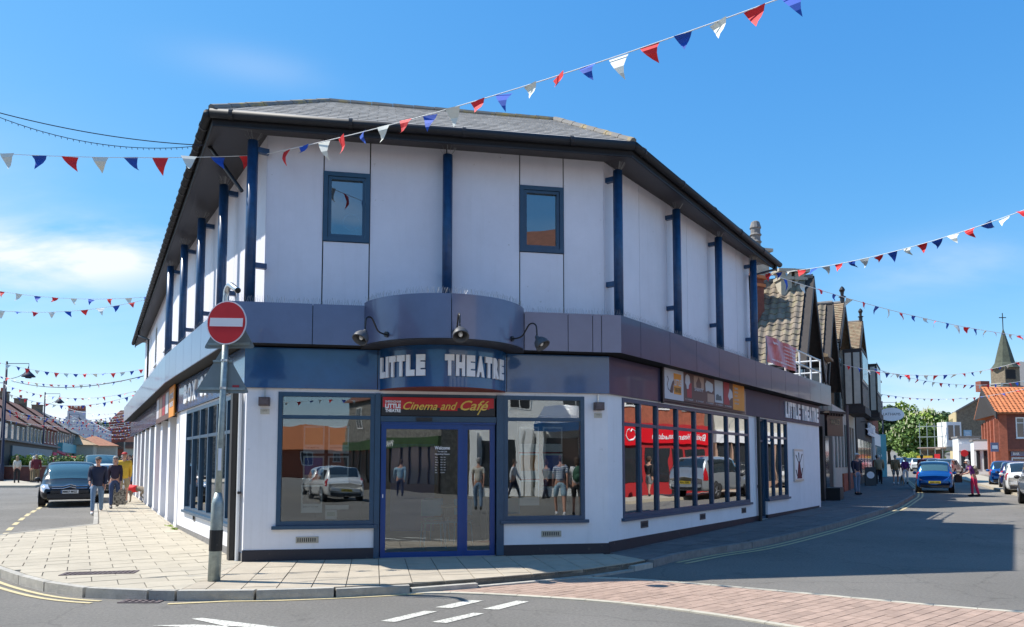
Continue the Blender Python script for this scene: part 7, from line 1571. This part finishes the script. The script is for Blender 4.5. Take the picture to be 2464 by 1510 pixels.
lamp('grey lamp column close to the left frame edge with round lanterns', -36.5, 53.5, 7.2, (-.6,), group='street lamps along the left street')
# information totem
tt = thing('totem_sign', 'tall teal shop sign board with white letters beyond the white shopfront', 'sign', (29.5, 57, .6)); TF = Fr((28.8, 60), (30.0, 60)); part('board', 'turq', lambda m: m.fbox(TF, 0, 1.2, -.2, 0, .6, 4.0), tt)
mb = MB()
for i, ch_ in enumerate('THOR'): text(mb, TF, ch_, .4, .002, 3.3-i*.6, h=.4, offset=.02)
obj('sign_lettering', mb, 'whitel', tt)
# ---------------------------------------------------------------- bunting
cols_ = ['fb', 'fw', 'fr']
flagm = {}
def flagmesh(m, kind):
    k = (m, kind)
    if k in flagm: return flagm[k]
    w_, h_ = .24, .30; mb = MB(); n = 4; vs = []
    rg = random.Random(kind*7+3); tw = rg.uniform(-.6, .6); sw = rg.uniform(-.12, .12); ln = rg.uniform(.7, 1.05)
    for j in range(n+1):
        f = j/n; ww = w_*(1-f); a = tw*f*f
        for i in range(3):
            x = (i-1)*ww/2; vs.append((x*math.cos(a)+sw*f*f, x*math.sin(a)+.03*math.sin(f*5+kind), -h_*ln*f*(1-.12*abs(tw)*f)))
    mb.add(vs, [(j*3+i, j*3+i+1, (j+1)*3+i+1, (j+1)*3+i) for j in range(n) for i in range(2)]); flagm[k] = meshof(mb, m, 'flag'); return flagm[k]
def bunting(label, a, b, n, sag, start=0, size=1., tr=.006, fly=.5, group=None, wind=.0, t0=0.):
    a = Vector(a); b = Vector(b); c = lambda t: a.lerp(b, t)-Vector((0, 0, sag*4*t*(1-t)))
    t_ = thing('bunting_string', label, 'bunting', tuple(a), group=group)
    mb = MB(); mb.tube([tuple(c(i/24)) for i in range(25)], tr, 5); obj('string', mb, 'string', t_)
    d = (b-a); rz = math.atan2(d.y, d.x); rg = random.Random(hash((round(a.x, 2), round(b.x, 2))) & 0xffff)
    for i in range(n):
        t = t0+(1-t0)*(i+.5)/n; p = c(t); q = c(min(1, t+.01)); pit = math.atan2(q.z-p.z, math.hypot(q.x-p.x, q.y-p.y))
        fl_ = rg.gauss(0, fly)+wind; M4 = Matrix.Translation(p) @ Matrix.Rotation(rz, 4, 'Z') @ Matrix.Rotation(-pit, 4, 'Y') @ Matrix.Rotation(fl_, 4, 'X') @ Matrix.Rotation(rg.gauss(0, .2), 4, 'Z') @ Matrix.Scale(size*rg.uniform(.9, 1.08), 4)
        inst('flag', flagmesh(cols_[(start+i) % 3], rg.randrange(7)), M4, t_)
    return t_
def D(X, Y, d):      # street point seen at a photo position, d metres ahead: used to hang the strings
    xc = (X-1232)/1800; yc = (989-Y)/1800; p = R_(4); r = Vector((xc, math.cos(p)-math.sin(p)*yc, math.sin(p)+math.cos(p)*yc)); return Vector((0, 0, 1.7))+r*(d/r.y)
PT = Vector((-4.3, 12.45, 6.95))
S1a = D(1955, -32, 8.0)
bunting('long bunting string crossing from the left corner post over the roof to the top right', PT, S1a, 20, .17, start=2, fly=.2, wind=-.1, size=1.02, tr=.007, t0=.045)
S1b = D(2750, -360, 6.4); bunting('continuation of the long bunting string beyond the top of the frame', S1a, S1b, 5, .05, start=1)
bunting('bunting string running left from the corner post just under the eaves', PT, D(-330, 345, 11.4), 13, .12, start=2, fly=.35, tr=.005)
mb = MB(); A_ = D(490, 350, 12.3); B_ = D(-80, 250, 11.0)
cb_ = thing('overhead_cable', 'pair of dark sagging overhead cables with tiny fairy lights at upper left', 'cable', tuple(A_))
for sg_, r in ((.12, .008), (.28, .006)):
    mb = MB(); mb.tube([tuple(A_.lerp(B_, i/20)-Vector((0, 0, sg_*4*(i/20)*(1-i/20)))) for i in range(21)], r, 5); obj('cable', mb, 'cable', cb_)
mb = MB()
for i in range(1, 40):
    p = A_.lerp(B_, i/40)-Vector((0, 0, .28*4*(i/40)*(1-i/40))); mb.tube([tuple(p), (p.x+.01, p.y, p.z-.035)], .005, 4)
obj('fairy_lights', mb, 'cable', cb_, kind='stuff')
mb = MB(); A_ = D(345, 905, 36); B_ = D(28, 917, 50.3); mb.tube([tuple(A_.lerp(B_, i/20)-Vector((0, 0, .5*4*(i/20)*(1-i/20)))) for i in range(21)], .02, 5); tagt(obj('overhead_cable', mb, 'cable'), 'single dark cable from the theatre to the first left street lamp', 'cable')
LG = 'bunting strings across the left street'
Ls_ = [((375, 713, 26), (-60, 690, 26.5), 10, .25, 'upper of the two near bunting strings left of the theatre eaves'), ((372, 716, 26), (-60, 742, 24), 11, .3, 'lower of the two near bunting strings left of the theatre eaves'),
       ((350, 888, 38), (-40, 862, 36), 17, .5, 'bunting string just above the first street lamp'), ((345, 906, 42), (-20, 900, 48), 20, .6, 'bunting string level with the first street lamp head'),
       ((333, 940, 46), (10, 925, 50), 19, .7, 'bunting string below the first lantern'), ((330, 948, 50), (20, 948, 50), 18, .8, 'sagging bunting string below the first lantern'),
       ((326, 985, 62), (110, 958, 73), 18, .9, 'bunting string at the second lamp head'), ((324, 990, 66), (16, 985, 52), 24, .8, 'bunting string over the flint roofs'),
       ((322, 1000, 72), (16, 996, 52), 26, .6, 'bunting string low over the flint roofs'), ((322, 1008, 78), (106, 996, 75), 20, .6, 'bunting string behind the second lamp'),
       ((320, 1020, 84), (16, 1012, 52), 28, .5, 'lowest bunting string over the near flint house'), ((320, 1014, 90), (106, 1006, 75), 22, .6, 'bunting string past the second lamp, higher'), ((320, 1024, 96), (106, 1022, 75), 22, .5, 'bunting string past the second lamp, lower'),
       ((320, 1026, 104), (168, 1000, 113), 20, .8, 'bunting string across the pale gable, high'), ((320, 1032, 112), (168, 1020, 113), 22, .7, 'bunting string across the pale gable, middle'), ((320, 1038, 120), (168, 1040, 113), 22, .6, 'bunting string across the pale gable, low'),
       ((318, 1044, 140), (230, 1030, 150), 18, .8, 'farthest bunting string in the left street, upper'), ((318, 1050, 155), (230, 1046, 160), 18, .7, 'farthest bunting string in the left street, lower')]
for k, (a, b, n, sg_, lab) in enumerate(Ls_): bunting(lab, D(*a), D(*b), n, sg_, start=k, size=1.0 if a[2] < 60 else 1.05, tr=.008 if a[2] < 40 else .014, fly=.55)
q0 = D(1835, 660, 20.6)
bunting('bunting string rising to the right from the end of the theatre eaves', q0, D(2480, 500, 15.5), 19, .25, start=2, fly=.9, tr=.008)
bunting('bunting string dropping right over the timbered gables', D(1828, 652, 20.6), D(2530, 815, 34), 26, .35, start=2, fly=.45, tr=.01, size=1.1)
bunting('bunting string level with the church spire foot', D(2030, 878, 36), D(2480, 862, 38), 20, .7, start=2, fly=.4, tr=.012)
bunting('bunting string just above the orange tiled roof', D(2098, 885, 48), D(2490, 912, 52), 21, .75, start=0, fly=.3, tr=.014, size=1.15)
bunting('farthest right bunting string from the oval sign to the brick roof', D(2112, 948, 60), D(2490, 930, 60), 22, .7, start=1, fly=.6, tr=.016, size=.95)
# strings over the street behind the viewer, mirrored in the shop windows
for k, (y, z_) in enumerate(((-6, 6.2), (-12, 6.0), (-18, 6.4), (-25, 6.2))): bunting(['nearest', 'second', 'third', 'fourth'][k]+' bunting string over the street behind the viewer', (-13, y, z_), (6, y-2, z_+.2), 26, .6, start=k, size=1.1, tr=.01)
# ---------------------------------------------------------------- trees and planting
def leaves(mb, c, r, n, size, rg, mi=0, shell=.55):
    for _ in range(n):
        d = Vector((rg.gauss(0, 1), rg.gauss(0, 1), rg.gauss(0, 1))).normalized(); q = shell+(1-shell)*rg.random()
        p = Vector((c[0]+d.x*r[0]*q, c[1]+d.y*r[1]*q, c[2]+d.z*r[2]*q)); a = Vector((rg.gauss(0, 1), rg.gauss(0, 1), rg.gauss(0, .6))).normalized(); b = a.cross(d+Vector((rg.gauss(0, .5), rg.gauss(0, .5), rg.gauss(0, .5)))).normalized(); s = size*rg.uniform(.6, 1.3)
        mb.add([tuple(p-a*s), tuple(p+b*s*.6), tuple(p+a*s), tuple(p-b*s*.6)], [(0, 1, 2, 3)], mi)
def tree(name, label, x, y, h, w_, trunkh, mats, n=2600, clumps=26, size=.28, seed=1, flat=.9, cat='tree', z=None, group=None, base=.35, flowers=0):
    rg = random.Random(seed); z0 = Hx(x, y) if z is None else z; t = thing(name, label, cat, (x, y, z0), group=group)
    mb = MB(); mb.tube([(x, y, z0-.3), (x+.05, y, z0+trunkh*.5), (x, y+.1, z0+trunkh), (x, y, z0+h*.7)], [w_*.055, w_*.042, w_*.035, w_*.012], 9); obj('trunk', mb, 'bark', t, smooth=True)
    mb = MB()
    for k in range(7):
        a = k*.9+rg.random(); e = (x+math.cos(a)*w_*.33, y+math.sin(a)*w_*.33, z0+trunkh+(h-trunkh)*rg.uniform(.3, .7)); mb.tube([(x, y, z0+trunkh*rg.uniform(.75, 1.1)), (x+math.cos(a)*w_*.15, y+math.sin(a)*w_*.15, z0+trunkh+(h-trunkh)*.25), e], [w_*.02, w_*.014, w_*.006], 5)
    obj('limbs', mb, 'bark', t)
    mb = MB(); cz = z0+trunkh*.8+(h-trunkh*.8)*.5; rz_ = (h-trunkh*.8)*.5
    for k in range(clumps):
        d = Vector((rg.gauss(0, 1), rg.gauss(0, 1), rg.gauss(0, 1))).normalized(); q = rg.uniform(.55, .86) if k > 4 else .25
        c = (x+d.x*w_/2*q, y+d.y*w_/2*q, cz+d.z*rz_*q); r = w_*rg.uniform(.13, .22); leaves(mb, c, (r, r, r*flat), n//clumps, size, rg, 1 if rg.random() < .3 else 0)
        if flowers:
            for _ in range(flowers):
                dd = Vector((rg.gauss(0, 1), rg.gauss(0, 1), abs(rg.gauss(0, .8))+.1)).normalized(); p = Vector(c)+dd*r*1.0; mb.tube([tuple(p), tuple(p+Vector((0, 0, .5)))], [.13, .02], 4, 2, cap=False)
    obj('crown', mb, mats+(['blossom'] if flowers else []) if len(mats) == 2 else mats, t)
    return t
tree('chestnut_tree', 'large horse chestnut tree with pale blossom at the end of the right street', 76.5, 141, 10.4, 10.2, 1.7, ['leaf', 'leafy'], n=17000, clumps=52, size=.33, seed=4, flowers=10, z=1.2)
tree('broadleaf_tree', 'dark dense tree left of the chestnut', 79.5, 158, 12.4, 7.5, 2, ['leafd', 'leaf'], n=6000, clumps=30, size=.3, seed=8, z=1.8)
tree('broadleaf_tree', 'bright green tree top rising behind the chestnut', 90.0, 170, 14.2, 8.5, 3, ['leaf', 'leafy'], n=6500, clumps=30, size=.32, seed=11, z=2)
tree('broadleaf_tree', 'mid green tree right of the chestnut behind the scaffolding', 96.5, 163, 11.4, 9.5, 2, ['leaf', 'leafd'], n=6500, clumps=30, size=.32, seed=15, z=1.8)
tree('broadleaf_tree', 'second dark tree at the left end of the trees', 76.5, 158, 9.5, 7, 1, ['leafd', 'leafd'], n=4500, clumps=24, size=.3, seed=21, z=1.8)
tree('broadleaf_tree', 'dark filling tree behind the chestnut trunk', 86.5, 157, 10.5, 9, 1, ['leafd', 'leaf'], n=5000, clumps=26, size=.32, seed=22, z=1.6)
tree('yellow_bush', 'yellow green bush below the chestnut on the left', 72.2, 135, 2.9, 3.8, .2, ['leafy', 'leafy'], n=2500, clumps=14, size=.16, seed=31, z=1.0, cat='bush')
tree('yellow_bush', 'yellow green bush below the chestnut on the right', 77.0, 136, 2.7, 3.6, .2, ['leafy', 'leafy'], n=2500, clumps=14, size=.16, seed=32, z=1.1, cat='bush')
mb = MB(); rg = random.Random(5)
for k in range(40): leaves(mb, (95+rg.uniform(-35, 60), 215+rg.uniform(0, 60), 5+rg.uniform(0, 5)), (7, 7, 4), 160, .7, rg, k % 2)
obj('distant_wood', mb, ['leafd', 'leaf'], kind='stuff')
mb = MB(); mb.prism([(-160, 300), (-40, 300), (-20, 420), (-180, 420)], -1, 14); 
def hillmesh():
    m = MB(); n = 24; vs = []
    for i in range(n+1):
        for j in range(8):
            x = -260+i*320/n; y = 330+j*30; vs.append((x, y, 2+15*math.sin(min(1, j/5)*math.pi/2)*(.75+.25*math.sin(i*.6))))
    m.add(vs, [(i*8+j, (i+1)*8+j, (i+1)*8+j+1, i*8+j+1) for i in range(n) for j in range(7)]); return m
struct('hill', hillmesh(), 'leafd', smooth=True)
mb = MB()
for k in range(120): leaves(mb, (rg.uniform(-235, -150), 345+rg.uniform(0, 60), 15+rg.uniform(-4, 4)), (9, 8, 5), 260, .8, rg, k % 2)
obj('hill_woodland', mb, ['leafd', 'leaf'], kind='stuff')
for k, (x0, x1, y, m1, lab) in enumerate(((-41, -37.2, 55.2, 'leaf', 'green shrub behind the low wall at the left edge'), (-36.8, -34.6, 55.4, 'leafy', 'yellow flowering shrub behind the low wall'), (-34.2, -31.5, 55.8, 'leaf', 'green shrub beside the yellow one'), (-37, -34.5, 66.0, 'leafd', 'dark shrub by the second lamp'))):
    t = thing('shrub', lab, 'shrub', ((x0+x1)/2, y, Hx(x0, y))); mb = MB()
    for j in range(8): leaves(mb, (x0+(x1-x0)*(j+.5)/8, y, 1.75+.15*math.sin(j*2+k)), (.45, .6, .5), 190, .09, rg, 0)
    obj('foliage', mb, m1, t); mb = MB(); mb.tube([((x0+x1)/2, y, .3), ((x0+x1)/2, y, 1.6)], .05, 6); obj('stem', mb, 'bark', t)
# weeds at the wall foot
mb = MB()
for k in range(60):
    f_, s0_ = (FL1, .3) if k % 2 else (FL2, L2-.6); p = f_.pt(s0_+rg.gauss(0, .12), .06+abs(rg.gauss(0, .05))); leaves(mb, (p[0], p[1], .16), (.05, .05, .03), 6, .025, rg)
obj('pavement_weeds', mb, 'leafy', kind='stuff')
for o in bpy.data.objects:
    if o.name.startswith('pavement_weeds'): o['kind'] = 'stuff'
